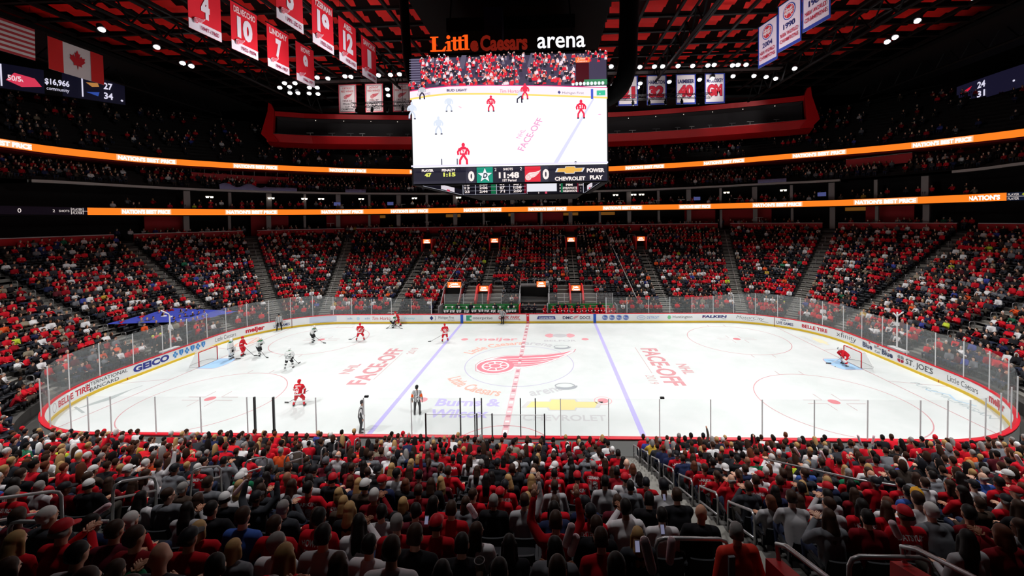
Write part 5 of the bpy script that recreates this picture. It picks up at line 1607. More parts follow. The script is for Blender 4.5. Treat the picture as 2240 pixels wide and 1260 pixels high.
def crowd_mesh(name, people, lods, label):
    """people: (x,y,z,angle,template,scale,colours dict)"""
    V, Fl, Fs, C = [], [], [], []
    off = 0
    cache = []
    for L_ in lods:
        v = np.concatenate([p[0] for p in L_])
        loops, starts, keys, o = [], [], [], 0
        for pv, pf, key in L_:
            for f in pf: loops.append(np.array(f) + o)
            keys += [key] * len(pv)
            o += len(pv)
        cache.append((v, np.concatenate(loops), np.array([len(l) for l in loops]), keys))
    idx = {'skin': 0, 'shirt': 1, 'pants': 2, 'hair': 3}
    kidx = [np.array([idx[k] for k in c[3]]) for c in cache]
    for x, y, z, a, t, k, cols in people:
        v, lo, ln, keys = cache[t]
        ca, sa = math.cos(a), math.sin(a)
        w_ = np.empty_like(v)
        w_[:, 0] = (v[:, 0] * ca - v[:, 1] * sa) * k + x
        w_[:, 1] = (v[:, 0] * sa + v[:, 1] * ca) * k + y
        w_[:, 2] = v[:, 2] * k + z
        V.append(w_); Fl.append(lo + off); Fs.append(ln)
        cc = np.array([(*lin(cols[q]), 1) for q in ('skin', 'shirt', 'pants', 'hair')])
        C.append(cc[kidx[t]])
        off += len(v)
    V, Fl, Fs, C = map(np.concatenate, (V, Fl, Fs, C))
    me = D.meshes.new(name)
    me.vertices.add(len(V)); me.vertices.foreach_set('co', V.ravel())
    me.loops.add(len(Fl)); me.loops.foreach_set('vertex_index', Fl.astype(np.int32))
    me.polygons.add(len(Fs))
    st = np.concatenate([[0], np.cumsum(Fs)[:-1]]).astype(np.int32)
    me.polygons.foreach_set('loop_start', st)
    me.update(calc_edges=True)
    at = me.color_attributes.new('Col', 'FLOAT_COLOR', 'POINT')
    at.data.foreach_set('color', C.astype(np.float32).ravel())
    me.polygons.foreach_set('use_smooth', [True] * len(me.polygons))
    m = D.materials.new('crowd_clothes'); m.use_nodes = True
    a_ = m.node_tree.nodes.new('ShaderNodeAttribute'); a_.attribute_name = 'Col'
    b = m.node_tree.nodes['Principled BSDF']; b.inputs['Roughness'].default_value = .85; b.inputs['Specular IOR Level'].default_value = .15
    m.node_tree.links.new(a_.outputs['Color'], b.inputs['Base Color'])
    me.materials.append(m)
    o = D.objects.new(name, me); COL.objects.link(o)
    o['kind'] = 'stuff'
    thing(o, label, 'crowd')
    return o
PAL = [((206, 22, 40), 29), ((150, 14, 30), 11), ((226, 34, 46), 5), ((226, 226, 228), 11), ((30, 30, 34), 24), ((52, 54, 60), 11), ((110, 112, 118), 8), ((36, 42, 76), 5), ((64, 54, 48), 4), ((140, 130, 112), 2), ((90, 30, 40), 3), ((226, 86, 40), 1.2), ((60, 70, 150), 1.2), ((40, 110, 80), .6), ((196, 160, 60), .6), ((190, 210, 60), .25)]
PW = [p[1] for p in PAL]
PW_DIM = [9, 22, 0, 4, 50, 20, 6, 8, 8, 1, 6, 0, 1, 0, 0, 0]  # darker clothes imitate the dim light on the upper tiers
def rand_cols(R, far=False):
    s = R.choices([p[0] for p in PAL], PW_DIM if far else PW)[0]
    hk = R.choices(list(HAIRC) + ['cap', 'capw'], [34, 26, 14, 10, 4, 6, 8, 3])[0]
    h = HAIRC.get(hk) or ((200, 24, 40) if hk == 'cap' and R.random() < .5 else (28, 28, 34) if hk == 'cap' else (226, 226, 226))
    return dict(skin=R.choices(SKIN, [30, 20, 30, 8, 6])[0], shirt=s, pants=R.choice([(36, 40, 56), (30, 30, 34), (48, 54, 74), (70, 64, 58)]), hair=h)
# ------------------------------------------------------------------ seats and spectators
RC = random.Random(21)
def proj_px(x, y, z):
    M_ = camo.matrix_world.inverted() @ Vector((x, y, z))
    if M_.z > -.3: return None
    return (1166.68 + FPX * M_.x / -M_.z, 501.78 - FPX * M_.y / -M_.z)
def blocks(s):
    """seat runs between aisles on one row, as (p0, p1)"""
    R = RR + s
    H = 2 * CX + PI * R + 2 * CY
    a = sorted([aisle_p(s, sg, k) for sg, k in AISLES] + [near_aisle_p(s, x) for x in (-5.95, 5.95)])
    out = []
    for p, q in zip(a[:-1], a[1:]): out.append((p + .72, q - .72))
    out.append((a[-1] + .72, 2 * H + a[0] - .72))        # middle near block runs over the seam
    return out, H
from mathutils import noise as mnoise
def occupied(x, y, s, base):
    n = mnoise.noise(Vector((x * .14, y * .14, s * .3)))
    m = mnoise.noise(Vector((x * .5 + 9, y * .5, s * .9)))
    return RC.random() < base + n * .55 + m * .25
near_people, far_people, seats_far, near_seats = [], [], [], []
for i in range(NROW):
    s = row_s(i)
    bl, H = blocks(s)
    for p0, p1 in bl:
        n = int((p1 - p0) / .54)
        if n < 1: continue
        for j in range(n):
            p = p0 + (p1 - p0) * (j + .5) / n
            if p > H: p -= 2 * H
            x, y, nx, ny = row_pt(s, p)
            if cut(x, y, s): continue
            z = row_z(i)
            if abs(x) > 60: continue
            a = math.atan2(-ny, -nx) - PI / 2
            pp = proj_px(x, y, z + 1.2)
            if y < 0 and (pp is None or not (-60 < pp[0] < 2300 and pp[1] < 1330)): continue
            if y >= 0 and not (pp and -40 < pp[0] < 2280): continue
            near = y < -8 and abs(x) < 40 and abs(nx) < .75
            rec = (x, y, z, a, i, j, n, p)
            if near: near_seats.append(rec)
            else: seats_far.append(rec)
def dist(r): return math.dist((r[0], r[1], r[2] + 1), CAM)
near_seats.sort(key=dist)
picked, mid = [], []
for r in near_seats:
    base = .93 if r[4] > 3 else .96
    if r[4] in (11, 12) and 0 <= 0 and False: continue
    if not occupied(r[0], r[1], row_s(r[4]), base): continue
    (picked if len(picked) < 300 else mid).append(r)
people = []
for r in mid:
    c = rand_cols(RC)
    people.append((r[0], r[1], r[2], r[3] + RC.uniform(-.25, .25), RC.choices(range(6), [30, 22, 14, 14, 8, .8])[0], RC.uniform(.93, 1.08), c))
mid_ct = len(people)
crowd1 = crowd_mesh('crowd', people, LOD_MID, 'dense crowd of seated fans')
people = []
for r in seats_far:
    x, y, z, a, i = r[:5]
    base = .86 if i < 14 else .8
    if y > 8 and abs(x) < 11 and i < 8: base = .55
    if not occupied(x, y, row_s(i), base): continue
    people.append((x, y, z, a + RC.uniform(-.3, .3), RC.choices(range(5), [34, 20, 16, 14, 16])[0], RC.uniform(.92, 1.08), rand_cols(RC)))
# mezzanine and upper deck
def tier(curve, rows, tread, rise, zoff, base, step, skip=None):
    for i in range(rows):
        d = .5 + (i % 2) * .25
        while d < curve.L - 1:
            p, q = curve.at(d), curve.nrm(d)
            o = .3 + (i + .45) * tread
            x, y = p[0] - q[0] * o, p[1] - q[1] * o
            pp = proj_px(x, y, p[2] + zoff + i * rise + 1)
            ok = pp and -20 < pp[0] < 2260 and (d % 13.5) > 1.5
            if ok and occupied(x, y, i + 40, base):
                people.append((x, y, p[2] + zoff + i * rise, math.atan2(q[1], q[0]) - PI / 2 + RC.uniform(-.3, .3), RC.randrange(5), RC.uniform(.93, 1.07), rand_cols(RC, True)))
            d += step
tier(cs, 5, .85, .42, .1, .8, .6)
tier(c2, 14, .8, .56, .55, .34, .66)
# suites
for q in np.arange(-60, 60, .62):
    for s_, z_ in ((20.9, 10.1), (21.8, 10.1), (20.7, 13.7), (21.6, 14.0)):
        if RC.random() < .42:
            x, y, nx, ny = row_pt(s_, q)
            people.append((x, y, z_ + (.25 if s_ > 21 else 0), math.atan2(-ny, -nx) - PI / 2, RC.randrange(5), 1.0, rand_cols(RC)))
# one object holds every fan who is too far to be told apart
def merge_crowds():
    pass
LODS = LOD_MID + LOD_FAR
far = [(x, y, z, a, t + len(LOD_MID), k, c) for x, y, z, a, t, k, c in people]
me_old = crowd1.data
people_mid = None
# flip-up seats: distant ones as one object
def seat_geo(mb, T, mi=(0, 0, 0)):
    pass
def seats_mesh(recs):
    bx = []
    base = MB(); base.box((0, -.24, .61), (.47, .05, .34)); base.box((0, -.02, .44), (.45, .4, .07)); base.box((0, -.06, .2), (.08, .2, .4))
    v = np.array(base.v); f = np.array(base.f)
    V, F = [], []
    for k, r in enumerate(recs):
        ca, sa = math.cos(r[3]), math.sin(r[3])
        w_ = np.stack([v[:, 0] * ca - v[:, 1] * sa + r[0], v[:, 0] * sa + v[:, 1] * ca + r[1], v[:, 2] + r[2]], 1)
        V.append(w_); F.append(f + k * len(v))
    V, F = np.concatenate(V), np.concatenate(F)
    me = D.meshes.new('stadium_seats')
    me.vertices.add(len(V)); me.vertices.foreach_set('co', V.ravel())
    me.loops.add(F.size); me.loops.foreach_set('vertex_index', F.ravel().astype(np.int32))
    me.polygons.add(len(F)); me.polygons.foreach_set('loop_start', np.arange(0, F.size, 4, dtype=np.int32))
    me.update(calc_edges=True)
    me.materials.append(SEATM)
    o = D.objects.new('stadium_seats', me); COL.objects.link(o)
    o['kind'] = 'stuff'
    return thing(o, 'rows of dark folding seats filling the stands', 'seats')
SEATM = mat('seat_black', (26, 28, 34), rough=.55, spec=.35)
near_single = near_seats[:340]
single_keys = {(r[0], r[1]) for r in near_single[:300]}
seats_mesh(seats_far + [r for r in near_seats if (r[0], r[1]) not in single_keys])
# rebuild the crowd as ONE object: middle distance + far
midp = []
RC2 = random.Random(22)
for r in mid:
    midp.append((r[0], r[1], r[2], r[3] + RC2.uniform(-.25, .25), RC2.choices(range(6), [30, 22, 14, 14, 8, .8])[0], RC2.uniform(.93, 1.08), rand_cols(RC2)))
D.objects.remove(crowd1); D.meshes.remove(me_old)
crowd1 = crowd_mesh('crowd', midp + far, LODS, 'dense crowd of fans in red, white and dark clothes filling the distant stands')
print('near', len(near_seats), 'picked', len(picked), 'mid', len(midp), 'far', len(far), 'verts', len(crowd1.data.vertices))
# ------------------------------------------------------------------ the 300 nearest fans and their seats, one by one
def slot_obj(o, mats):
    for i, m in enumerate(mats):
        o.material_slots[i].link = 'OBJECT'
        o.material_slots[i].material = m
def child(name, me, parent, mats=None):
    o = D.objects.new(name, me)
    COL.objects.link(o)
    o.parent = parent
    if mats: slot_obj(o, mats)
    return o
PH = mat('placeholder', (128, 128, 128))
EYE = mat('eye_dark', (30, 24, 22), rough=.3)
NPOSE = [dict(lean=.1, arms='lap'), dict(lean=.4, yaw=.1, arms='knees', nod=.05), dict(lean=.0, yaw=.75, arms='lap', side=.05), dict(lean=.05, yaw=-.7, arms='cross', side=-.04), dict(lean=.16, yaw=-.15, arms='clap'), dict(lean=-.04, yaw=.25, arms='wide', side=-.05), dict(lean=.1, yaw=-.2, arms='up'), dict(lean=.12, yaw=.1, arms='up2')]
TJ, TBODY, TSHIRT, THOOD, TPANTS, THAIR = [], [], {}, {}, [], {}
for k, p in enumerate(NPOSE):
    J = pose_sit(**p)
    TJ.append(J)
    v, f = fuse(skin_caps(J), .02, 3)
    e = eyes_for(J)
    V, F = join_geo((v, f), *hands_for(J, 1.0, .7), (e.v, e.f))
    nE = len(e.f)
    TBODY.append(mesh_from('body', V, F, [PH, EYE], mi=[0] * (len(F) - nE) + [1] * nE))
    v, f = fuse(shirt_caps(J, 1.06), .022, 4); TSHIRT[k] = mesh_from('shirt', v, f, [PH])
    v, f = fuse(shirt_caps(J, 1.14, hood=True), .024, 4); THOOD[k] = mesh_from('hoodie', v, f, [PH])
    v, f = fuse(pants_caps(J), .024, 3); v2, f2 = fuse(shoe_caps(J), .022, 2)
    V, F = join_geo((v, f), (v2, f2)); TPANTS.append(mesh_from('trousers', V, F, [PH, mat('shoe_dark', (30, 28, 28))], mi=[0] * len(f) + [1] * len(f2)))
def hair_mesh(k, kind):
    if (k, kind) not in THAIR:
        if kind in ('cap', 'capback'):
            c = cap_geo(TJ[k], kind == 'capback'); THAIR[k, kind] = mesh_from('cap', c.v, c.f, [PH])
        else:
            v, f = fuse(hair_caps(TJ[k], kind), .015, 3); THAIR[k, kind] = mesh_from('hair', v, f, [PH])
    return THAIR[k, kind]
from mathutils.bvhtree import BVHTree
BVH = {}
def back_letters(parent, me, k, name, num, col=(232, 228, 230), small=False):
    """surname and number wrapped over the back of the shirt"""
    if me.name not in BVH:
        BVH[me.name] = BVHTree.FromPolygons([v.co[:] for v in me.vertices], [tuple(p.vertices) for p in me.polygons])
    b = BVH[me.name]
    J = TJ[k]
    n = J['neck']
    d = Decal(.001)
    if name: d.text(name, 0, -.1, .062, col, width=min(.34, .058 * len(name)), bold=.03, align='C', arc=(0, -.1 - .6, .6, PI / 2))
    if num: d.text(num, 0, -.35, .2, col, width=.11 * len(num) + .02 * (len(num) - 1), bold=.08, align='C')
    t = (J['neck'] - J['hip']).normalized()
    def fn(u, v, h):
        p = n + t * v + Vector((u, 0, 0))
        hit = b.ray_cast(p + Vector((0, -.6, 0)), Vector((0, 1, 0)))
        y = hit[0].y if hit[0] is not None else p.y - .14
        return (p.x, y - .006 - h, p.z)
    o = d.build('back_lettering', fn, parent, rough=.8)
    return o
SHIRTS = {'red jersey': (196, 16, 34), 'red sweatshirt': (176, 14, 28), 'dark red shirt': (120, 14, 26), 'black jacket': (26, 26, 30), 'charcoal jacket': (52, 54, 60), 'grey hoodie': (112, 114, 120), 'pale grey shirt': (170, 168, 172), 'white jersey': (222, 218, 222), 'navy jacket': (34, 42, 74), 'brown jacket': (70, 56, 48), 'blue shirt': (56, 86, 160), 'green jersey': (24, 110, 74), 'maroon shirt': (96, 26, 40), 'orange vest': (226, 60, 30)}
SW = [24, 12, 6, 13, 9, 10, 6, 9, 4, 3, 1.2, .6, 3, 0]
HAIRS = [('short', 'short brown hair', 'brown'), ('short', 'short dark hair', 'dark'), ('long', 'long brown hair', 'brown'), ('long', 'long dark hair', 'dark'), ('long', 'long blonde hair', 'blonde'), ('short', 'grey hair', 'grey'), ('short', 'white hair', 'white'), ('bob', 'auburn bobbed hair', 'auburn'), ('tail', 'brown ponytail', 'brown'), ('balding', 'balding head', 'grey'), ('cap', 'red cap', 'cap_red'), ('cap', 'black cap', 'cap_black'), ('capback', 'backward white cap', 'cap_white'), ('cap', 'white cap', 'cap_white'), ('beanie', 'yellow beanie', 'cap_yellow'), ('bob', 'blonde bobbed hair', 'blonde'), ('beanie', 'grey beanie', 'cap_grey'), ('none', 'bald head', 'none')]
HW = [20, 18, 12, 11, 6, 8, 4, 4, 4, 4, 6, 7, 2, 3, 0, 2, 1, 2]
HC = dict(HAIRC, cap_red=(190, 20, 36), cap_black=(24, 24, 30), cap_white=(220, 218, 218), cap_yellow=(226, 160, 30), cap_grey=(96, 98, 104))
HIDX = {h[1]: h for h in HAIRS}
# fans the photograph shows clearly: head pixel, shirt, hair, extras
NOTED = [((605, 1175), 'white jersey', 'grey hair', dict(pose=2)), ((1085, 1045), 'red jersey', 'black cap', dict(name='LARKIN', num='71', pose=0)), ((1112, 1062), 'red sweatshirt', 'red cap', dict(pose=0)), ((1130, 1050), 'black jacket', 'long blonde hair', {}), ((1178, 1058), 'red sweatshirt', 'long blonde hair', {}), ((1222, 1030), 'red jersey', 'short dark hair', dict(name='MANTHA', num='39', pose=0)), ((1302, 1045), 'pale grey shirt', 'short dark hair', dict(pose=0)), ((1358, 1068), 'grey hoodie', 'short dark hair', dict(pose=0)), ((1424, 1032), 'red sweatshirt', 'black cap', dict(pose=5)), ((1476, 1078), 'pale grey shirt', 'black cap', dict(pose=1)), ((1425, 1082), 'black jacket', 'short dark hair', {}), ((1375, 1150), 'charcoal jacket', 'long blonde hair', dict(pose=0)), ((1335, 1145), 'black jacket', 'short brown hair', {}), ((1558, 1152), 'black jacket', 'bald head', {}), ((1681, 1068), 'pale grey shirt', 'auburn bobbed hair', {}), ((1757, 1070), 'red sweatshirt', 'short dark hair', {}), ((1832, 1100), 'pale grey shirt', 'short brown hair', dict(pose=3)), ((1905, 1100), 'red jersey', 'long dark hair', dict(name='HOWARD', num='35', pose=0)), ((2004, 1086), 'black jacket', 'yellow beanie', {}), ((2018, 1130), 'red jersey', 'red cap', dict(name='DATSYUK', num='13', pose=0)), ((2105, 1170), 'pale grey shirt', 'long dark hair', dict(pose=2)), ((852, 1150), 'red sweatshirt', 'grey hair', dict(pose=0)), ((796, 1195), 'white jersey', 'short dark hair', dict(pose=0)), ((707, 1230), 'red sweatshirt', 'long brown hair', {}), ((430, 1150), 'red sweatshirt', 'black cap', {}), ((168, 1150), 'red jersey', 'red cap', {}), ((268, 1035), 'charcoal jacket', 'white cap', {}), ((1172, 1108), 'pale grey shirt', 'short brown hair', dict(pose=6)), ((1080, 1120), 'white jersey', 'long brown hair', {}), ((925, 1080), 'red jersey', 'long dark hair', {}), ((822, 1095), 'dark red shirt', 'white hair', {}), ((855, 1085), 'black jacket', 'blonde bobbed hair', {}), ((895, 1098), 'maroon shirt', 'short dark hair', {}), ((685, 1040), 'pale grey shirt', 'short dark hair', dict(pose=3)), ((1220, 1150), 'red sweatshirt', 'short brown hair', dict(pose=7)), ((500, 1045), 'white jersey', 'white cap', {}), ((1275, 1180), 'red sweatshirt', 'short brown hair', {}), ((1330, 980), 'red jersey', 'short dark hair', dict(name='LARKIN', num='71', pose=0)), ((1208, 1010), 'red jersey', 'capback', {}), ((1610, 1075), 'charcoal jacket', 'short brown hair', {}), ((1600, 1050), 'red sweatshirt', 'balding head', {}), ((1640, 1040), 'red jersey', 'short brown hair', dict(name='RED WINGS', pose=0)), ((560, 1110), 'blue shirt', 'short brown hair', {}), ((1700, 1075), 'navy jacket', 'long dark hair', {}), ((1000, 1010), 'red jersey', 'short dark hair', dict(name='OLSON', pose=0)), ((1960, 1060), 'red jersey', 'short dark hair', dict(name='BERTUZZI', num='59', pose=0)), ((1585, 1030), 'charcoal jacket', 'backward white cap', {}), ((640, 1110), 'charcoal jacket', 'grey hair', {}), ((1240, 1230), 'black jacket', 'short brown hair', {}), ((880, 1160), 'black jacket', 'short brown hair', {}), ((940, 1190), 'black jacket', 'short dark hair', {}), ((1060, 1190), 'black jacket', 'long dark hair', {}), ((1145, 1150), 'black jacket', 'long dark hair', {})]
assign = {}
free = {i: proj_px(r[0], r[1], r[2] + 1.27) for i, r in enumerate(picked)}
for (hx, hy), sh, hr, ex in NOTED:
    hr = hr if hr in HIDX else 'backward white cap'
    if not free: break
    b = min(free, key=lambda i: (free[i][0] - hx) ** 2 + 2.5 * (free[i][1] - hy) ** 2)
    if math.hypot(free[b][0] - hx, free[b][1] - hy) < 75:
        assign[b] = (sh, hr, ex)
        free.pop(b)
def place_words(r):
    x, y, z, a, i, j, n, p = r
    s = row_s(i)
    la, ra = near_aisle_p(s, -5.95), near_aisle_p(s, 5.95)
    # count seats away from the nearest stairs
    if x < -5.95: k, side = int((-5.95 - .7 - x) / .54) + 1, 'left of left stairs'
    elif x > 5.95: k, side = int((x - 5.95 - .7) / .54) + 1, 'right of right stairs'
    elif x < 0: k, side = int((x + 5.95 - .7) / .54) + 1, 'right of left stairs'
    else: k, side = int((5.95 - .7 - x) / .54) + 1, 'left of right stairs'
    return f'ice row {i + 1}, seat {k} {side}'
RF = random.Random(33)
PANTS = [(36, 42, 62), (28, 28, 32), (46, 54, 78), (60, 56, 52)]
SEAT_P = None
fan_objs = []
for idx, r in enumerate(picked):
    x, y, z, a, i, j, n, p = r
    if idx in assign: sh, hr, ex = assign[idx]
    else:
        sh = RF.choices(list(SHIRTS), SW)[0]; hr = RF.choices([h[1] for h in HAIRS], HW)[0]; ex = {}
    k = ex.get('pose', RF.choices(range(8), [30, 12, 10, 12, 8, 10, 2, 1])[0])
    o = D.objects.new('spectator', TBODY[k]); COL.objects.link(o)
    slot_obj(o, [mat('skin', RF.choices(SKIN, [30, 22, 26, 8, 5])[0], rough=.6), EYE])
    sc = RF.uniform(.95, 1.06) * (.95 if 'long' in hr or 'bob' in hr or 'tail' in hr else 1.02)
    o.location = (x, y, z); o.rotation_euler = (0, 0, a + RF.uniform(-.12, .12)); o.scale = (sc, sc, sc)
    hood = sh in ('grey hoodie', 'black jacket', 'charcoal jacket', 'navy jacket', 'brown jacket')
    sm = THOOD[k] if hood else TSHIRT[k]
    child('hoodie' if hood else 'shirt', sm, o, [mat('cloth_shirt', SHIRTS[sh], rough=.85, spec=.15)])
    child('trousers', TPANTS[k], o, [mat('cloth_trousers', RF.choice(PANTS), rough=.9, spec=.1), mat('shoe_dark', (30, 28, 28))])
    kind, words, colk = HIDX[hr]
    if kind != 'none':
        hm = mat('hair_' + ('cap' if colk.startswith('cap') else 'strand'), HC[colk], rough=.6, spec=.25)
        child('cap' if 'cap' in kind or kind == 'beanie' else 'hair', hair_mesh(k, kind), o, [hm])
        if kind in ('cap', 'capback', 'beanie'):
            child('hair', hair_mesh(k, 'balding'), o, [mat('hair_strand', HC[RF.choice(['brown', 'dark', 'grey', 'brown'])], rough=.6, spec=.25)])
    if ex.get('name') or ex.get('num'): back_letters(o, sm, k, ex.get('name'), ex.get('num'))
    elif sh == 'red jersey' and RF.random() < .55:
        back_letters(o, sm, k, RF.choice(['LARKIN', 'HOWARD', 'ZETTERBERG', 'LIDSTROM', 'LARKIN', 'YZERMAN']), RF.choice(['71', '35', '40', '5', '19', '13']))
    thing(o, f'{words.replace(" hair", "-haired") if "hair" in words else words} fan, {sh}, {place_words(r)}', 'person', 'fans seated in the near stand')
    fan_objs.append((o, r, k, sc))
for r in near_single[:300]:
    x, y, z, a, i, j, n, p = r
    if SEAT_P is None:
        mb = MB(); mb.box((0, -.06, .2), (.09, .22, .4)); mb.box((-.25, -.06, .6), (.045, .3, .04)); mb.box((.25, -.06, .6), (.045, .3, .04)); mb.box((-.25, -.2, .5), (.03, .05, .22)); mb.box((.25, -.2, .5), (.03, .05, .22)); mb.box((0, -.16, .4), (.5, .05, .06))
        fr = mb.build('folding_seat', SEATM)
        mb = MB()
        n_ = 8
        for side in (0, .03):
            for zi in range(5):
                for q in range(n_ + 1):
                    u = -.235 + .47 * q / n_
                    zz_ = .45 + .33 * zi / 4
                    mb.v.append((u * (1 - .06 * (zi == 4)), -.235 - .04 * (zi / 4) + .03 * (1 - (u / .235) ** 2) * -1 - side, zz_))
        for zi in range(4):
            for q in range(n_):
                b_ = zi * (n_ + 1) + q
                mb.f.append((b_, b_ + 1, b_ + n_ + 2, b_ + n_ + 1)); mb.m.append(0)
                c_ = b_ + 5 * (n_ + 1)
                mb.f.append((c_ + n_ + 1, c_ + n_ + 2, c_ + 1, c_)); mb.m.append(0)
        top = [4 * (n_ + 1) + q for q in range(n_ + 1)]
        for q in range(n_): mb.f.append((top[q], top[q + 1], top[q + 1] + 5 * (n_ + 1), top[q] + 5 * (n_ + 1))); mb.m.append(0)
        bk = mb.build('backrest', SEATM, fr, smooth=False)
        mb = MB(); mb.box((0, .0, .425), (.44, .4, .07)); mb.tube([(-.2, .2, .425), (.2, .2, .425)], .035, 8)
        sp = mb.build('seat_pan', mat('seat_cushion', (20, 21, 27), rough=.8), fr)
        SEAT_P = (fr, bk, sp)
        o = fr
    else:
        o = SEAT_P[0].copy(); COL.objects.link(o)
        for c in SEAT_P[1:]:
            q = c.copy(); COL.objects.link(q); q.parent = o
    o.location = (x, y, z); o.rotation_euler = (0, 0, a)
    thing(o, f'black folding seat, {place_words(r)}', 'seat', 'black folding seats in the near stand')

# ------------------------------------------------------------------ rails along the stairs, near and far
RAILM = mat('rail_steel', (172, 172, 174), rough=.35, metal=.7)
def rail_loop(L_, h, r=.022, slope=0.0, mid=True):
    mb = MB()
    c = .12
    P = [(0, 0, 0), (0, 0, h - c), (0, c * .3, h - c * .3), (0, c, h + slope * 0)]
    Q = [(0, L_ - c, h + slope), (0, L_ - c * .3, h - c * .3 + slope), (0, L_, h - c + slope), (0, L_, slope)]
    mb.tube(P + Q, r, 8)
    mb2 = None
    if mid:
        mb2 = MB(); mb2.tube([(0, 0, h * .55), (0, L_, h * .55 + slope)], r * .9, 8)
    return mb, mb2
def place_rail(x, y, z, rz, L_, h, slope, label, group, r=.022, mid=True):
    a, b = rail_loop(L_, h, r, slope, mid)
    o = a.build('handrail', RAILM, loc=(x, y, z), smooth=True)
    o.rotation_euler = (0, 0, rz)
    if b: b.build('middle_bar', RAILM, o, smooth=True)
    return thing(o, label, 'handrail', group)
for i in range(0, 14, 2):
    s = row_s(i) + 1.1
    place_rail(6.5, -(CY + RR + s), row_z(i + 1) + .02, 0, 1.12, 1.0 if i else .9, -(row_z(i + 1) - row_z(i)) * 1.2, f'looped steel handrail beside the near right stairs at row {i + 1} from the ice', 'near stair handrails', .026)
def px_rail(pts, mid, label, r=.026):
    M_ = camo.matrix_world
    P = [M_ @ Vector(((a - 1166.68) / FPX * d, -(b - 501.78) / FPX * d, -d)) for a, b, d in pts]
    c = P[0].copy()
    dn = (P[0] - P[1]).normalized() * .45; de = (P[-1] - P[-2]).normalized() * .45
    mb = MB(); mb.tube([P[0] + dn - c] + [p - c for p in P] + [P[-1] + de - c], r, 8)
    o = mb.build('handrail', RAILM, smooth=True, loc=c)
    if mid:
        Q = [M_ @ Vector(((a - 1166.68) / FPX * d, -(b - 501.78) / FPX * d, -d)) - c for a, b, d in mid]
        mb = MB(); mb.tube(Q, r * .9, 8); mb.build('middle_bar', RAILM, o)
    thing(o, label, 'handrail', 'near stair handrails')
px_rail([(246, 1132, 7.9), (247, 1075, 7.9), (252, 1061, 7.92), (266, 1053, 8.0), (325, 1043, 8.7), (337, 1046, 8.8), (341, 1056, 8.82), (341, 1108, 8.8)], [(248, 1091, 7.9), (340, 1073, 8.8)], 'wide looped steel handrail among the dim fans on the left')
px_rail([(-40, 1095, 6.2), (112, 1075, 7.0), (128, 1077, 7.1), (134, 1086, 7.1), (136, 1136, 7.1)], [(-40, 1146, 6.2), (78, 1124, 6.8)], 'long steel handrail leaving the left edge of the stand')
px_rail([(20, 1186, 5.6), (22, 1155, 5.6), (27, 1144, 5.6), (40, 1141, 5.6), (150, 1141, 5.8)], None, 'low steel guard rail in the bottom left corner')
px_rail([(418, 1062, 10.2), (420, 1038, 10.2), (426, 1028, 10.2), (440, 1023, 10.3), (476, 1020, 10.9), (482, 1026, 11), (483, 1044, 11)], [(440, 1051, 10.3), (482, 1043, 11)], 'looped steel handrail in front of the white clapper on the left')
px_rail([(536, 1046, 11), (537, 1016, 11), (542, 1008, 11), (553, 1004, 11.1), (578, 1000, 11.6), (584, 1004, 11.7), (585, 1026, 11.7)], [(537, 1034, 11), (585, 1019, 11.7)], 'looped steel handrail near the fan in blue on the left')
px_rail([(622, 1032, 12), (623, 1006, 12), (628, 997, 12), (638, 992, 12.1), (654, 988, 12.6), (660, 991, 12.7), (661, 1004, 12.7)], [(623, 1014, 12), (661, 1002, 12.7)], 'looped steel handrail below the left linesman')
for k_, (x_, y_) in enumerate(((702, 981), (730, 968), (756, 965), (775, 960))):
    px_rail([(x_, y_ + 26, 13 + k_), (x_ + 1, y_ + 4, 13 + k_), (x_ + 5, y_ - 1, 13.1 + k_), (x_ + 8, y_ - 2, 13.3 + k_), (x_ + 10, y_ + 2, 13.4 + k_), (x_ + 10, y_ + 16, 13.4 + k_)], None, ('narrow steel handrail, nearest of four below the left blue line', 'narrow steel handrail, second of four below the left blue line', 'narrow steel handrail, third of four below the left blue line', 'narrow steel handrail closest to the boards below the left blue line')[k_], .024)
px_rail([(1700, 1010, 11.6), (1790, 1030, 10.5), (1880, 1050, 9.6), (1975, 1064, 9.2)], None, 'long steel bar running down through the right rows')
for xs in (-1, 1):
    for n_, i in enumerate(range(2, 18, 2)):
        s = row_s(i); p = near_aisle_p(s, xs * 16.7)
        X, Y, nx, ny = row_pt(s, p)
        place_rail(X - xs * .6, Y - .25, row_z(i) + .02, 0, 1.0, .95, -.33, f'looped steel handrail beside the outer {"left" if xs < 0 else "right"} stairs at row {i + 1}', 'near stair handrails', .025)
ai = {0: 'inner', 1: 'second', 2: 'third', 3: 'fourth', 4: 'fifth', 5: 'end', 6: 'sixth', 7: 'seventh', 8: 'eighth', 9: 'ninth'}
far_rail = None
for sg, k in AISLES:
    if k > 7: continue
    rng = range(1, 21, 2) if k >= 3 else range(7 if k == 0 else 1, 21, 3)
    for i in rng:
        s = row_s(i)
        if k < 2 and 14.2 < s < 18.8: continue
        p = aisle_p(s, sg, k) + .0
        X, Y, nx, ny = row_pt(s, p)
        steep = k < 3
        rz = math.atan2(ny, nx) - PI / 2
        place_rail(X, Y, row_z(i) + .02, rz, 2.0 if steep else .42, .95, .84 if steep else .0, f'steel handrail on the {"left" if sg < 0 else "right"} {ai[k]} far stairs at row {i + 1}', 'far stair handrails', .024, mid=not steep)
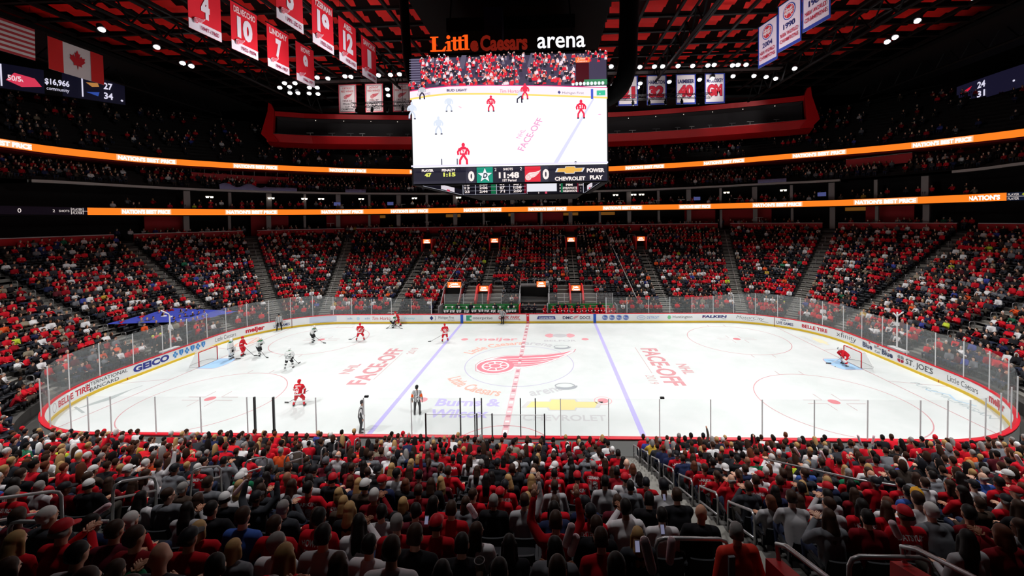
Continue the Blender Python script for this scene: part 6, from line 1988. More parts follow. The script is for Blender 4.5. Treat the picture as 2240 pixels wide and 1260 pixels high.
# portal below the camera, lower right
pw = empty('portal_wall', (0, 0, 0)); thing(pw, 'red portal side walls with steel rails at the lower right edge', 'portal')
for X in (5.45, 6.95):
    mb = MB(); mb.prism([(-28.0, 5.8), (-28.0, 7.92), (-30.2, 8.72), (-30.2, 6.0)], X - .09, X + .09, T=Matrix(((0, 1, 0, 0), (1, 0, 0, 0), (0, 0, 1, 0), (0, 0, 0, 1)))); mb.build('side_wall', DRED, pw)
    mb = MB(); mb.tube([(X + .05, -28.05, 7.9), (X + .05, -28.0, 8.1), (X + .05, -28.2, 8.24), (X + .05, -30.2, 9.0)], .028, 8); mb.build('top_rail', RAILM, pw, smooth=True)
place_rail(4.15, -27.45, 6.75, -PI / 2, 1.0, .95, 0, 'low steel guard rail left of the red portal', 'portal guard rails', .026, mid=False)
place_rail(6.3, -28.1, 7.05, -PI / 2, .95, 1.0, 0, 'low steel guard rail right of the red portal', 'portal guard rails', .026, mid=False)

# ------------------------------------------------------------------ inflated clappers, phones, cup
CLAP = mat('clapper_pink', (232, 200, 208), rough=.35)
def stick_at(px0, px1, d, label, hand=None):
    """pale inflated tube between two image points, d metres away along the view axis"""
    P = []
    M_ = camo.matrix_world
    for px, py in (px0, px1):
        P.append(M_ @ Vector(((px - 1166.68) / FPX * d, -(py - 501.78) / FPX * d, -d)))
    c = (P[0] + P[1]) / 2
    mb = MB()
    a, b = P[0] - c, P[1] - c
    mb.tube([a, a.lerp(b, .04), a.lerp(b, .12), a.lerp(b, .9), a.lerp(b, .97), b], [.012, .034, .042, .042, .032, .012], 12)
    o = mb.build('clapper_stick', CLAP, smooth=True, loc=c)
    L_ = (b - a).length
    ax = (b - a).normalized(); back = (Vector(CAM) - c).normalized(); sd = ax.cross(back).normalized()
    d_ = Decal(.001); d_.text('ADVANCE', 0, -.02, .04, (196, 50, 76), width=min(.3, L_ * .5), bold=.02, align='C')
    d_.build('lettering', lambda u, v, h: ax * u + (sd * v) + back * (.0435 - abs(v) * .15 + h), o)
    return thing(o, label, 'clapper', 'pale inflated clapper sticks')
DEP = {r[4]: 0 for r in picked}
def depth_at(px, py, up=1.1):
    """how far away the seated row under this point is"""
    best = None
    for i in range(0, 20):
        Y = -(CY + RR + row_s(i)); z = row_z(i) + up
        q = proj_px(CAM[0], Y, z)
        if q and (best is None or abs(q[1] - py) < best[0]): best = (abs(q[1] - py), abs(CAM[1] - Y))
    return best[1]
for a, b, lab in (((1042, 1132), (1024, 1103), 'pale clapper stick raised left of the middle in front of dark jackets'), ((1236, 1196), (1252, 1146), 'pink clapper stick held by the red-shirted fan in the middle'), ((1247, 1215), (1262, 1170), 'second pink clapper stick beside the lettered one'), ((1428, 1254), (1408, 1176), 'long pale clapper stick at the bottom left of the portal'), ((1464, 1234), (1470, 1176), 'upright lettered clapper stick near the low guard rail'), ((512, 1082), (545, 1046), 'white clapper stick tilted right on the left side'), ((190, 1138), (240, 1103), 'pale clapper stick in the dim left corner'), ((1967, 1176), (1950, 1140), 'pale clapper stick beside the red jersey on the right'), ((1884, 975), (1876, 951), 'white clapper stick raised in the front row on the right'), ((1908, 972), (1912, 952), 'second white clapper stick in the front right row'), ((1805, 1008), (1795, 986), 'white clapper stick tilted over the right front rows'), ((1750, 1000), (1738, 978), 'white clapper stick beside the blue cap on the right'), ((1690, 992), (1680, 976), 'white clapper stick by the green jersey'), ((2238, 1020), (2222, 994), 'pink clapper stick at the right edge of the stand')):
    stick_at(a, b, depth_at(*a) - .25, lab)
for (px, py), lab in (((1453, 1088), 'lit phone held by the fan in a black cap by the right stairs'), ((1449, 1158), 'pale phone held up near the low guard rail'), ((1394, 1195), 'small bright phone in a dark lap near the front'), ((933, 1138), 'white phone raised in the middle rows')):
    d_ = depth_at(px, py) - .2
    c = camo.matrix_world @ Vector(((px - 1166.68) / FPX * d_, -(py - 501.78) / FPX * d_, -d_))
    mb = MB(); mb.box((0, 0, 0), (.055, .008, .11)); o = mb.build('phone', mat('phone_case', (210, 210, 216)), loc=c); o.rotation_euler = (-.5, .15, .2)
    mb = MB(); mb.box((0, -.0055, 0), (.048, .002, .095)); mb.build('screen', lit((190, 190, 230), .3), o)
    thing(o, lab, 'phone', 'phones held by fans')
d_ = 3.6
c = camo.matrix_world @ Vector(((1049 - 1166.68) / FPX * d_, -(1240 - 501.78) / FPX * d_, -d_))
mb = MB(); mb.tube([(0, 0, -.07), (0, 0, .06)], [.032, .045], 16, caps=False); mb.tube([(0, 0, -.07), (0, 0, -.068)], .032, 16)
o = mb.build('drink_cup', glass_mat('cup_clear', (150, 130, 110), .35), loc=c, smooth=True)
mb = MB(); mb.tube([(.046 * math.cos(t * PI / 8), .046 * math.sin(t * PI / 8), .06) for t in range(16)], .004, 6, closed=True); mb.build('rim', mat('cup_rim', (200, 200, 204)), o)
thing(o, 'clear drink cup held low at the bottom middle', 'cup')
# usher by the portal
J = pose_stand(lean=.05, yaw=.5, arms='side')
v, f = fuse(skin_caps(J), .02, 3); e = eyes_for(J)
V, F = join_geo((v, f), *hands_for(J), (e.v, e.f))
o = D.objects.new('usher', mesh_from('usher', V, F, [mat('skin', SKIN[0], rough=.6), EYE], mi=[0] * (len(F) - len(e.f)) + [1] * len(e.f))); COL.objects.link(o)
o.location = (5.08, -27.9, 6.5); o.rotation_euler = (0, 0, .1)
v, f = fuse(shirt_caps(J, 1.15), .022, 4)
child('jacket', mesh_from('jacket', v, f, [mat('usher_orange', (222, 52, 34), rough=.7)]), o)
mb = MB(); mb.box((-.16, -.115, 1.33), (.08, .03, .26)); mb.build('grey_shoulder_panel', mat('usher_grey', (120, 120, 126)), o)
v, f = fuse(pants_caps(J), .024, 3); child('trousers', mesh_from('trousers', v, f, [mat('cloth_trousers', (28, 28, 32))]), o)
v, f = fuse(shoe_caps(J), .024, 2); child('shoes', mesh_from('shoes', v, f, [mat('shoe_dark', (30, 28, 28))]), o)
v, f = fuse(hair_caps(J, 'short'), .015, 3); child('hair', mesh_from('hair', v, f, [mat('hair_strand', HC['grey'], rough=.6, spec=.25)]), o)
thing(o, 'grey haired usher in an orange jacket standing at the red portal', 'person')
# ------------------------------------------------------------------ goals, camera poles
def goal(sx, label):
    r = thing(empty('hockey_goal', (sx * 27.13, 0, 0)), label, 'goal')
    mb = MB()
    P = [(0, -.93, .03), (0, -.93, 1.2), (0, -.9, 1.25), (0, .9, 1.25), (0, .93, 1.2), (0, .93, .03)]
    mb.tube(P, .038, 10); mb.build('red_frame', mat('goal_red', (206, 26, 40), rough=.35), r, smooth=True)
    B = [(sx * .0, -.93, .04), (sx * .7, -1.05, .04), (sx * 1.08, -.7, .04), (sx * 1.12, 0, .04), (sx * 1.08, .7, .04), (sx * .7, 1.05, .04), (0, .93, .04)]
    T_ = [(0, -.93, 1.22), (sx * .35, -.9, 1.2), (sx * .5, -.55, 1.2), (sx * .52, 0, 1.2), (sx * .5, .55, 1.2), (sx * .35, .9, 1.2), (0, .93, 1.22)]
    mb = MB(); mb.tube(B, .03, 8); mb.tube(T_, .022, 8); mb.build('back_frame', mat('goal_white', (226, 226, 228), rough=.4), r, smooth=True)
    mb = MB(); n = len(B); rows = 6
    for j in range(rows + 1):
        t = j / rows
        for b, c in zip(B, T_): mb.v.append((b[0] + (c[0] - b[0]) * t, b[1] + (c[1] - b[1]) * t, b[2] + (c[2] - b[2]) * t))
    mb.f = [(j * n + i, j * n + i + 1, (j + 1) * n + i + 1, (j + 1) * n + i) for j in range(rows) for i in range(n - 1)]
    mb.f.append(tuple(rows * n + i for i in range(n))); mb.m = [0] * len(mb.f)
    mb.build('netting', NET, r)
NET = glass_mat('net_white', (220, 222, 222), .3, .8)
goal(-1, 'red framed empty goal with white net on the left'); goal(1, 'red framed goal with white net behind the crouching goalkeeper')
mb = MB(); mb.tube([(0, 0, 0), (0, 0, .025)], .038, 16)
thing(mb.build('puck', mat('puck_black', (14, 14, 16)), loc=(25.35, -.62, .004)), 'small black puck on the blue crease by the right goalkeeper', 'puck')
for sx, lab in ((-1, 'white camera pole with a folded arm behind the left end glass'), (1, 'white forked camera pole behind the right end glass')):
    r = thing(empty('camera_pole', (sx * 31.25, .75, .95)), lab, 'camera pole')
    mb = MB(); mb.tube([(0, 0, 0), (0, 0, 3.1)], .055, 10); mb.box((0, 0, 2.1), (.2, .2, .25)); mb.build('pole', m_postw, r, smooth=False)
    mb = MB(); mb.box((0, -.1, .05), (.5, 1.5, .14)); mb.build('base', m_postw, r)
    mb = MB()
    if sx < 0: mb.tube([(0, 0, 3.0), (0, -.1, 3.25), (0, -.75, 3.7)], .05, 8); mb.tube([(0, 0, 2.9), (0, .25, 2.95)], .05, 8)
    else: mb.tube([(0, 0, 2.7), (0, -.1, 2.85), (0, -.55, 3.25)], .05, 8); mb.tube([(0, 0, 2.7), (0, .35, 2.95)], .05, 8)
    mb.build('arm', m_postw, r, smooth=True)

# ------------------------------------------------------------------ benches, tunnels, portals on the far side
BG = mat('bench_green', (44, 150, 70), rough=.6)
GRN_T = (196, 226, 200)
for x0, x1, lab in ((-10.4, -1.0, 'green padded back wall of the left team bench'), (2.4, 10.2, 'green padded back wall of the right team bench')):
    r = thing(empty('bench_wall', (0, 15.15, 0)), lab, 'bench wall')
    mb = MB(); mb.box(((x0 + x1) / 2, 0, .95), (x1 - x0, .12, 1.6)); mb.build('wall', BG, r)
    d = Decal(.004)
    n = int((x1 - x0) / 1.55)
    for i in range(n):
        u = x0 + .3 + i * 1.55
        d.rect(u, 1.5, u + .95, 1.58, GRN_T); d.rect(u, 1.12, u + .8, 1.2, GRN_T)
    d.build('pale_stripes', lambda u, v, h: (u, -.07 - h, v), r)
    for i in range(4):
        a = x0 + (x1 - x0) * i / 4; b = x0 + (x1 - x0) * (i + 1) / 4
        mb = MB(); mb.add([(a, .03, 1.75), (b, .03, 1.75), (b, .03, 3.05), (a, .03, 3.05)], [(0, 1, 2, 3)]); mb.build('glass_pane', m_pane_end, r)
        mb = MB(); mb.box((a, .03, 2.4), (.05, .05, 1.3)); mb.build('glass_post', m_post, r)
    mb = MB(); mb.box((x1, .03, 2.4), (.05, .05, 1.3)); mb.build('glass_post', m_post, r)
    mb = MB(); mb.box(((x0 + x1) / 2, -1.15, .45), (x1 - x0 - .4, .4, .1)); mb.build('bench', mat('bench_dark', (40, 38, 40)), r)
for x, c in ((-1.0, (206, 24, 40)), (-10.6, (120, 120, 122)), (2.3, (120, 120, 122)), (10.4, (120, 120, 122))):
    mb = MB(); mb.box((x, 14.15, .95), (.12, 1.9, 1.9)); o = struct(mb.build('wall_bench_end', mat('bench_end', c)))
SIGN_O = (255, 96, 40)
def glow_sign(name, x, y, z, w, h, lab):
    mb = MB(); mb.box((0, .06, 0), (w + .1, .1, h + .1)); o = mb.build(name, BLACKM, loc=(x, y, z))
    d = Decal(.006); d.rect(-w / 2, -h / 2, w / 2, h / 2, SIGN_O); d.text('Little', 0, h * .03, h * .34, (255, 236, 226), width=w * .55, bold=.05, align='C'); d.text('Caesars', 0, -h * .42, h * .36, (255, 236, 226), width=w * .8, bold=.05, align='C')
    d.build('lit_face', lambda u, v, hh: (u, -hh, v), o, emit=2.1)
    return thing(o, lab, 'sign', 'glowing orange signs over the far portals')
for x, nm in ((-16.65, 'leftmost'), (-5.95, 'left inner'), (5.95, 'right inner'), (16.65, 'rightmost')):
    p = thing(empty('portal', (x, 28.35, 6.9)), f'{nm} upper red portal with dark doorway in the far stands', 'portal')
    mb = MB(); mb.box((0, 1.2, .95), (1.3, .1, 1.95)); mb.build('doorway', mat('shade_black', (8, 8, 8)), p)  # black panel stands in for the unlit depth of the doorway
    for s in (-1, 1):
        mb = MB(); mb.prism([(0, -.35), (0, 2.25), (2.2, 2.25), (2.2, -.2)], s * .78 - .1, s * .78 + .1, T=Matrix(((0, 1, 0, 0), (1, 0, 0, 0), (0, 0, 1, 0), (0, 0, 0, 1)))); mb.build('side_wall', mat('portal_red', (226, 24, 30), rough=.5), p)
    mb = MB(); mb.box((0, .35, 1.95), (1.5, .25, .75)); mb.build('lintel', mat('portal_red', (226, 24, 30), rough=.5), p)
    glow_sign('portal_sign', x, 28.35 + .12, 8.85, 1.15, .62, f'glowing orange sign over the {nm} upper far portal')
    for s in (-1, 1):
        place_rail(x + s * .95, 28.2, 8.6, PI / 2 if s < 0 else -PI / 2, 1.1, .9, 0, f'steel guard rail {"left" if s < 0 else "right"} of the {nm} upper portal', 'portal guard rails', .022, mid=False)
for x, nm in ((-5.95, 'left'), (5.95, 'right')):
    p = thing(empty('portal', (x, 17.4, 1.0)), f'{nm} lower red portal behind the team bench', 'portal')
    mb = MB(); mb.box((0, 1.5, .9), (1.3, .1, 2.2)); mb.build('doorway', mat('shade_black', (8, 8, 8)), p)
    mb = MB(); mb.add([(-.72, -1.5, .1), (.72, -1.5, .1), (.72, .2, 1.2), (-.72, .2, 1.2), (.72, .35, 1.8), (-.72, .35, 1.8)], [(0, 1, 2, 3), (3, 2, 4, 5)]); mb.build('passage_shade', mat('shade_black', (8, 8, 8)), p)  # black sheet over the terraces imitates shade inside the portal
    for s in (-1, 1):
        mb = MB(); mb.prism([(-1.6, -.6), (-1.6, 1.1), (0, 2.6), (1.9, 2.6), (1.9, -.6)], s * .8 - .09, s * .8 + .09, T=Matrix(((0, 1, 0, 0), (1, 0, 0, 0), (0, 0, 1, 0), (0, 0, 0, 1)))); mb.build('side_wall', mat('portal_red', (226, 24, 30), rough=.5), p)
    glow_sign('portal_sign', x, 17.9, 3.2, 1.15, .68, f'glowing orange sign over the {nm} lower portal')
    for s in (-1, 1):
        mb = MB()
        for i in range(2, 7):
            mb.box((x + s * 1.75, 12.95 + row_s(i) + .0, row_z(i) + .2), (1.5, .41, .4))
        o = struct(mb.build('stairs', CONC_L)); o['label'] = 'pale steps beside a lower far portal'
        place_rail(x + s * 1.2, 19.5, row_z(6) + .15, PI / 2 if s < 0 else -PI / 2, 1.05, .95, 0, f'steel guard rail {"left" if s < 0 else "right"} above the {nm} lower portal', 'portal guard rails', .026, mid=False)
for x0, x1, nm, sx_, sw in ((-11.0, -8.8, 'left', -9.75, 1.75), (-1.2, 2.5, 'middle', 1.5, 1.15)):
    p = thing(empty('tunnel', ((x0 + x1) / 2, 17.9, .1)), f'{nm} dark player tunnel behind the benches', 'tunnel')
    w_ = x1 - x0
    mb = MB(); mb.add([(-w_ / 2, -2.75, .25), (w_ / 2, -2.75, .25), (w_ / 2, -.15, 2.2), (-w_ / 2, -.15, 2.2), (w_ / 2, -.1, 3.3), (-w_ / 2, -.1, 3.3)], [(0, 1, 2, 3), (3, 2, 4, 5)]); mb.build('opening_shade', mat('shade_black', (8, 8, 8)), p)  # sloped black sheet covers the steps, painted shade of the tunnel
    for s in (-1, 1):
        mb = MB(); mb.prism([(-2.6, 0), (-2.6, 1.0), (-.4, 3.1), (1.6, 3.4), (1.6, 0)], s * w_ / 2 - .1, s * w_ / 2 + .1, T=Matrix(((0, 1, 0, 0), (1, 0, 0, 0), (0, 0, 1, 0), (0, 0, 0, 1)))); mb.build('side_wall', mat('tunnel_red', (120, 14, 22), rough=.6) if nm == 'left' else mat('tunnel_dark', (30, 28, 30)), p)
        mb = MB(); mb.tube([(s * w_ / 2, -2.6, 1.0), (s * w_ / 2, -2.6, 1.5), (s * w_ / 2, -.4, 3.5), (s * w_ / 2, 1.6, 3.9)], .03, 8); mb.build('edge_rail', RAILM, p)
    mb = MB(); mb.box((0, .8, 3.3), (w_ + .2, 1.8, .35)); mb.build('lintel', mat('tunnel_grey', (96, 94, 94)), p)
    mb = MB(); mb.tube([(-w_ / 2, -.1, 4.3), (w_ / 2, -.1, 4.3)], .03, 8)
    for i in range(5): mb.tube([(-w_ / 2 + w_ * i / 4, -.1, 3.45), (-w_ / 2 + w_ * i / 4, -.1, 4.3)], .025, 6)
    mb.build('parapet_rail', RAILM, p)
    glow_sign('tunnel_sign', sx_, 17.7, 3.75, sw, .72, f'glowing orange sign over the {nm} player tunnel')
# thin rope-like cables running down to the glass
for a, b, lab in (((-8.6, 30.2, 9.9), (-10.9, 16.0, 3.4), 'long pale cable slanting down the left far stands'), ((11.3, 31, 10.6), (12.7, 13.6, 2.8), 'long pale cable slanting down the right far stands')):
    mb = MB(); mb.tube([a, b], .045, 6); thing(mb.build('slanting_cable', mat('cable_pale', (150, 148, 146), rough=.5)), lab, 'cable')

# ------------------------------------------------------------------ penalty boxes and timekeeper table behind the near boards
pb = thing(empty('penalty_box', (0, -14.75, 0)), 'dark posts, glass and table of the penalty boxes behind the near boards', 'penalty box')
for x in (-3.25, -.82, -.1, 2.35):
    mb = MB(); mb.box((x, 0, 1.95), (.06, .06, 2.3)); mb.build('post', m_postd, pb)
for a, b in ((-3.25, -.82), (-.1, 2.35), (-.82, -.1)):
    mb = MB(); mb.add([(a, 0, 1.0), (b, 0, 1.0), (b, 0, 3.05), (a, 0, 3.05)], [(0, 1, 2, 3)]); mb.build('glass_pane', m_pane, pb)
    mb = MB(); mb.box(((a + b) / 2, 0, 3.05), (b - a, .02, .02)); mb.build('glass_edge', m_post, pb)
mb = MB(); mb.box((-.3, .9, .9), (2.2, .5, .08)); mb.build('table', mat('table_white', (214, 214, 214)), pb)
for x in (-.9, .3):
    mb = MB(); mb.box((x, .9, 1.08), (.35, .03, .25)); mb.build('monitor', mat('monitor_black', (20, 20, 24)), pb)
mb = MB(); mb.box((1.5, 1.3, .55), (2.6, .06, .9)); mb.build('front_panel', mat('panel_red', (200, 24, 40)), pb)

# ------------------------------------------------------------------ skaters and officials
def striped():
    m = D.materials.new('official_stripes'); m.use_nodes = True
    nt = m.node_tree; b = nt.nodes['Principled BSDF']
    tc = nt.nodes.new('ShaderNodeTexCoord'); sx = nt.nodes.new('ShaderNodeSeparateXYZ'); mu = nt.nodes.new('ShaderNodeMath'); sn = nt.nodes.new('ShaderNodeMath'); gt = nt.nodes.new('ShaderNodeMath'); mx = nt.nodes.new('ShaderNodeMix')
    mu.operation, sn.operation, gt.operation, mx.data_type = 'MULTIPLY', 'SINE', 'GREATER_THAN', 'RGBA'
    mu.inputs[1].default_value = 72; gt.inputs[1].default_value = 0
    mx.inputs[6].default_value = (*lin((20, 20, 24)), 1); mx.inputs[7].default_value = (*lin((228, 228, 230)), 1)
    nt.links.new(tc.outputs['Object'], sx.inputs[0]); nt.links.new(sx.outputs['X'], mu.inputs[0]); nt.links.new(mu.outputs[0], sn.inputs[0]); nt.links.new(sn.outputs[0], gt.inputs[0]); nt.links.new(gt.outputs[0], mx.inputs[0]); nt.links.new(mx.outputs[2], b.inputs['Base Color'])
    b.inputs['Roughness'].default_value = .8
    return m
STRIPE = striped()
PR_, PW_ = mat('jersey_red', (206, 14, 36), rough=.75), mat('jersey_white', (228, 230, 230), rough=.75)
PGREEN, PBLK = mat('trim_green', (20, 120, 80), rough=.75), mat('gear_black', (24, 24, 28), rough=.6)
_bl = {}
def letters_on(parent, v, f, J, num, col, name=None, size=.3):
    b = BVHTree.FromPolygons([tuple(map(float, q)) for q in v], f)
    d = Decal(.002)
    d.text(num, 0, -.47, size, col, width=size * .62 * len(num), bold=.08, align='C')
    if name: d.text(name, 0, -.12, .07, col, width=.34, bold=.03, align='C')
    t = (J['neck'] - J['hip']).normalized()
    back = Vector((0, -t.z, t.y))
    def fn(u, w_, h):
        p = J['neck'] + t * w_ + Vector((u, 0, 0))
        hit = b.ray_cast(p + back * .7, -back)
        q = hit[0] if hit[0] is not None else p + back * .17
        return q + back * (.008 + h)
    d.build('back_number', fn, parent, rough=.8)
def skater(name, label, x, y, face, J, team, num=None, pname=None, k=1.06, cat='person', group=None, helmet=True, armband=False, goalie=False, cap=None):
    v, f = fuse(skin_caps(J), .024, 2); e = eyes_for(J)
    V, F = join_geo((v, f), (e.v, e.f)) if team in ('ref',) else join_geo((v, f), (e.v, e.f))
    o = D.objects.new(name, mesh_from(name, V, F, [mat('skin', SKIN[0], rough=.6), EYE], mi=[0] * len(f) + [1] * len(e.f)))
    COL.objects.link(o)
    g = dict(red=1.4, white=1.4, ref=1.1, suit=1.12)[team] * (1.12 if goalie else 1)
    jv, jf = fuse(shirt_caps(J, g), .028, 3)
    hip, t = J['hip'], (J['neck'] - J['hip']).normalized()
    mi = []
    for q in jf:
        c = Vector(np.mean([jv[i] for i in q], axis=0))
        a = (c - hip).dot(t)
        wr = min((c - J['wr', s]).length for s in (-1, 1))
        arm = min((c - J['el', s].lerp(J['wr', s], .45)).length for s in (-1, 1))
        arm0 = min((c - J['sh', s].lerp(J['el', s], .75)).length for s in (-1, 1))
        m_ = 0
        if team == 'red': m_ = 1 if (-.1 < a < -.0 and abs(c.x - hip.x) < .35 and wr > .14) or arm0 < .085 else 0
        elif team == 'white': m_ = 1 if a > .53 and wr > .2 else 2 if (-.04 < a < .0 or .06 < a < .1) and wr > .14 else 2 if wr < .16 and (c - J['wr', 1]).length > 1e9 else 0
        elif team == 'ref' and armband: m_ = 1 if arm0 < .11 else 0
        mi.append(m_)
    mats = dict(red=[PR_, PW_], white=[PW_, PGREEN, PBLK], ref=[STRIPE, mat('armband_orange', (240, 90, 20))], suit=[mat('suit_navy', (28, 32, 46), rough=.8)])[team]
    if team in ('red', 'white') or armband: pass
    else: mi = [0] * len(jf)
    child('jersey' if team != 'suit' else 'jacket', mesh_from('jersey', jv, jf, mats, mi=mi), o)
    gp = 1.0 if team in ('ref', 'suit') else 1.32
    pc = [(J['hip'] + vv(-.07, 0, -.03), .115 * gp, J['hip'] + vv(.07, 0, -.03), .115 * gp)]
    for s in (-1, 1):
        end = J['an', s] if team in ('ref', 'suit') else J['kn', s] + vv(0, 0, .03)
        pc += [(J['th', s], .1 * gp, J['kn', s], .08 * gp)]
        if team in ('ref', 'suit'): pc.append((J['kn', s], .075, J['an', s], .06))
    pv, pf = fuse(pc, .028, 3)
    child('trousers', mesh_from('trousers', pv, pf, [PR_ if team == 'red' else PBLK]), o)
    if team in ('red', 'white'):
        gs = 1.75 if goalie else 1.2
        for s in (-1, 1):
            sv, sf = fuse([(J['kn', s], .07 * gs, J['an', s] + vv(0, 0, .03), .055 * gs)], .026, 2)
            mi = []
            for q in sf:
                c = Vector(np.mean([sv[i] for i in q], axis=0))
                tt = (c - J['an', s]).length / (J['kn', s] - J['an', s]).length
                mi.append(1 if .42 < tt < .66 else 0)
            nm = 'leg_pad' if goalie else 'sock'
            child(nm, mesh_from(nm, sv, sf, ([PR_, PW_] if not goalie else [PW_, PR_]) if team == 'red' else [PW_, PBLK], mi=mi), o)
    for s in (-1, 1):
        mb = MB()
        a, b = J['an', s], J['to', s]
        dr = (b - a); dr.z = 0; dr.normalize()
        if team in ('red', 'white', 'ref'):
            mb.tube([a + vv(0, 0, .06), a + vv(0, 0, -.03)], [.055, .055], 8); mb.ball(a - dr * .02 + vv(0, 0, -.03), .055, 0, 8, 5); mb.tube([a + vv(0, 0, -.035), a + dr * .17 + vv(0, 0, -.045)], [.055, .04], 8)
            c = a + dr * .06 + vv(0, 0, -.1)
            mb2 = MB(); mb2.box(tuple(c), (.012, .3, .045), rz=math.atan2(dr.y, dr.x) - PI / 2)
            sk_ = mb.build('skate', PBLK, o, smooth=True); mb2.build('blade', mat('blade_steel', (206, 210, 214), rough=.3), sk_)
        else:
            mb.tube([a + vv(0, 0, .0), a + dr * .17 + vv(0, 0, -.05)], [.05, .04], 8); mb.build('shoe', PBLK, o, smooth=True)
        if team in ('red', 'white'):
            d = (J['wr', s] - J['el', s]).normalized()
            mb = MB(); mb.tube([J['wr', s] - d * .06, J['wr', s] + d * .02, J['wr', s] + d * .11], [.055, .062, .05], 10)
            for q in range(4): mb.tube([J['wr', s] + d * .1 + vv((q - 1.5) * .025, 0, 0), J['wr', s] + d * .13 + vv((q - 1.5) * .025, .03, -.03), J['wr', s] + d * .1 + vv((q - 1.5) * .025, .055, -.05)], .016, 6)
            mb.tube([J['wr', s] + d * .04 + vv(-s * .05, 0, 0), J['wr', s] + d * .1 + vv(-s * .06, .03, 0)], .02, 6)
            if goalie: mb.box(tuple(J['wr', s] + d * .08), (.28, .1, .36))
            mb.build('glove', (PR_ if team == 'red' and not goalie else PW_ if goalie else PBLK), o, smooth=not goalie)
        else:
            hg = hand_geo(J['wr', s], J['wr', s] - J['el', s], vv(0, -.3, 1), -s, 1.0, .9); hg.build('hand', mat('skin', SKIN[0], rough=.6), o, smooth=True)
    if helmet:
        H, M = J['head'], J['M']
        hc = [(H + M @ Vector((0, -.015, .045)), (.1, .118, .105), M), (H + M @ Vector((0, -.06, -.02)), (.09, .07, .07), M)]
        if goalie: hc += [(H + M @ Vector((0, .04, -.04)), (.09, .1, .12), M)]
        hv, hf = fuse(hc, .016, 2)
        hm = {'red': PR_, 'white': mat('helmet_white', (236, 238, 238), rough=.35), 'ref': PBLK}[team] if not (goalie and team == 'red') else PW_
        hel = child('helmet', mesh_from('helmet', hv, hf, [hm]), o)
        if goalie:
            for i in range(-2, 3):
                mb = MB(); mb.tube([H + M @ Vector((i * .03, .135, .05)), H + M @ Vector((i * .03, .15, -.02)), H + M @ Vector((i * .03, .12, -.12))], .006, 5); mb.build('cage_bar', mat('cage_steel', (150, 150, 156)), hel)
    else:
        hv, hf = fuse(hair_caps(J, cap or 'short'), .016, 2); child('hair', mesh_from('hair', hv, hf, [mat('hair_strand', HC['dark'] if not cap else HC['grey'], rough=.6)]), o)
    if num: letters_on(o, jv, jf, J, num, (236, 232, 234) if team == 'red' else (24, 60, 44) if team == 'white' else (236, 236, 238), pname)
    if team == 'white' and not num: pass
    o.location = (x, y, .02); o.rotation_euler = (0, 0, face); o.scale = (k, k, k)
    thing(o, label, cat, group)
    return o, J
def stick(o, J, label, tip, k=1.06, col=(60, 58, 62), gl=False):
    """stick from the hands of a placed skater down to a point on the ice (skater-local x,y)"""
    M_ = Matrix.Translation(o.location) @ Matrix.Rotation(o.rotation_euler[2], 4, 'Z') @ Matrix.Scale(k, 4)
    a = M_ @ (J['wr', 1] + (J['wr', 1] - J['el', 1]).normalized() * .08); b = Vector((*(M_ @ Vector((tip[0], tip[1], 0))).xy, .05))
    top = a + (a - b).normalized() * .35
    r = empty('hockey_stick', top)
    thing(r, label, 'stick')
    mb = MB(); mb.tube([Vector((0, 0, 0)), b - top], .018, 6); mb.build('shaft', mat('stick_shaft', col, rough=.5), r)
    d = (b - top); d.z = 0; d.normalize()
    mb = MB(); c = b - top; L_ = .3 if not gl else .38
    mb.add([c + Vector((0, 0, -.035)), c + d * L_ + Vector((0, 0, -.035)), c + d * L_ + Vector((0, 0, .035)), c + Vector((0, 0, .045))] + [c + Vector((d.y * .02, -d.x * .02, 0)) + q for q in (Vector((0, 0, -.035)), d * L_ + Vector((0, 0, -.035)), d * L_ + Vector((0, 0, .035)), Vector((0, 0, .045)))], [(0, 1, 2, 3), (7, 6, 5, 4), (0, 4, 5, 1), (1, 5, 6, 2), (2, 6, 7, 3), (3, 7, 4, 0)])
    mb.build('blade', mat('stick_blade', (30, 30, 32)), r)
SK = 'hockey_skater'
E_ = -PI / 2      # facing +x
S = lambda **q: pose_stand(**q)
o, J = skater(SK, 'red number 67 skater seen from behind on the near left ice', -14.02, -7.75, .1, S(lean=.3, crouch=.5, spread=.3, arms='stick', yaw=.3), 'red', '67', 'SMITH'); stick(o, J, 'hockey stick of the lone red skater on the near left ice', (-.9, .5))
o, J = skater(SK, 'red skater standing close beside the white left goalkeeper', -25.54, 1.81, E_ + .3, S(lean=.15, crouch=.3, spread=.16, arms='stick'), 'red', '83'); stick(o, J, 'hockey stick of the red skater beside the left goalkeeper', (.3, 1.0))
o, J = skater(SK, 'red number 71 skater seen from behind in the far left circle', -16.77, 6.38, .25, S(lean=.25, crouch=.4, spread=.32, arms='stick'), 'red', '71'); stick(o, J, 'hockey stick of the red skater in the far left circle', (-.9, .5))
o, J = skater(SK, 'red skater leaning along the far boards', -14.99, 11.95, PI / 2 + .5, S(lean=.55, crouch=.5, spread=.22, stag=.25, arms='stick'), 'red', '59'); stick(o, J, 'hockey stick of the red skater along the far boards', (-.5, 1.1))
o, J = skater(SK, 'red number 21 skater gliding by the left blue line', -7.92, 6.04, .5, S(lean=.2, crouch=.4, spread=.24, arms='stick'), 'red', '21'); stick(o, J, 'grey hockey stick of the red skater by the left blue line', (-1.2, .6), col=(120, 120, 124))
o, J = skater(SK, 'white skater in black trousers facing the left goal mouth', -24.04, 1.93, E_ - .3, S(lean=.45, crouch=.45, spread=.14, stag=.2, arms='stick'), 'white'); stick(o, J, 'hockey stick of the white skater near the left goal mouth', (.2, 1.1))
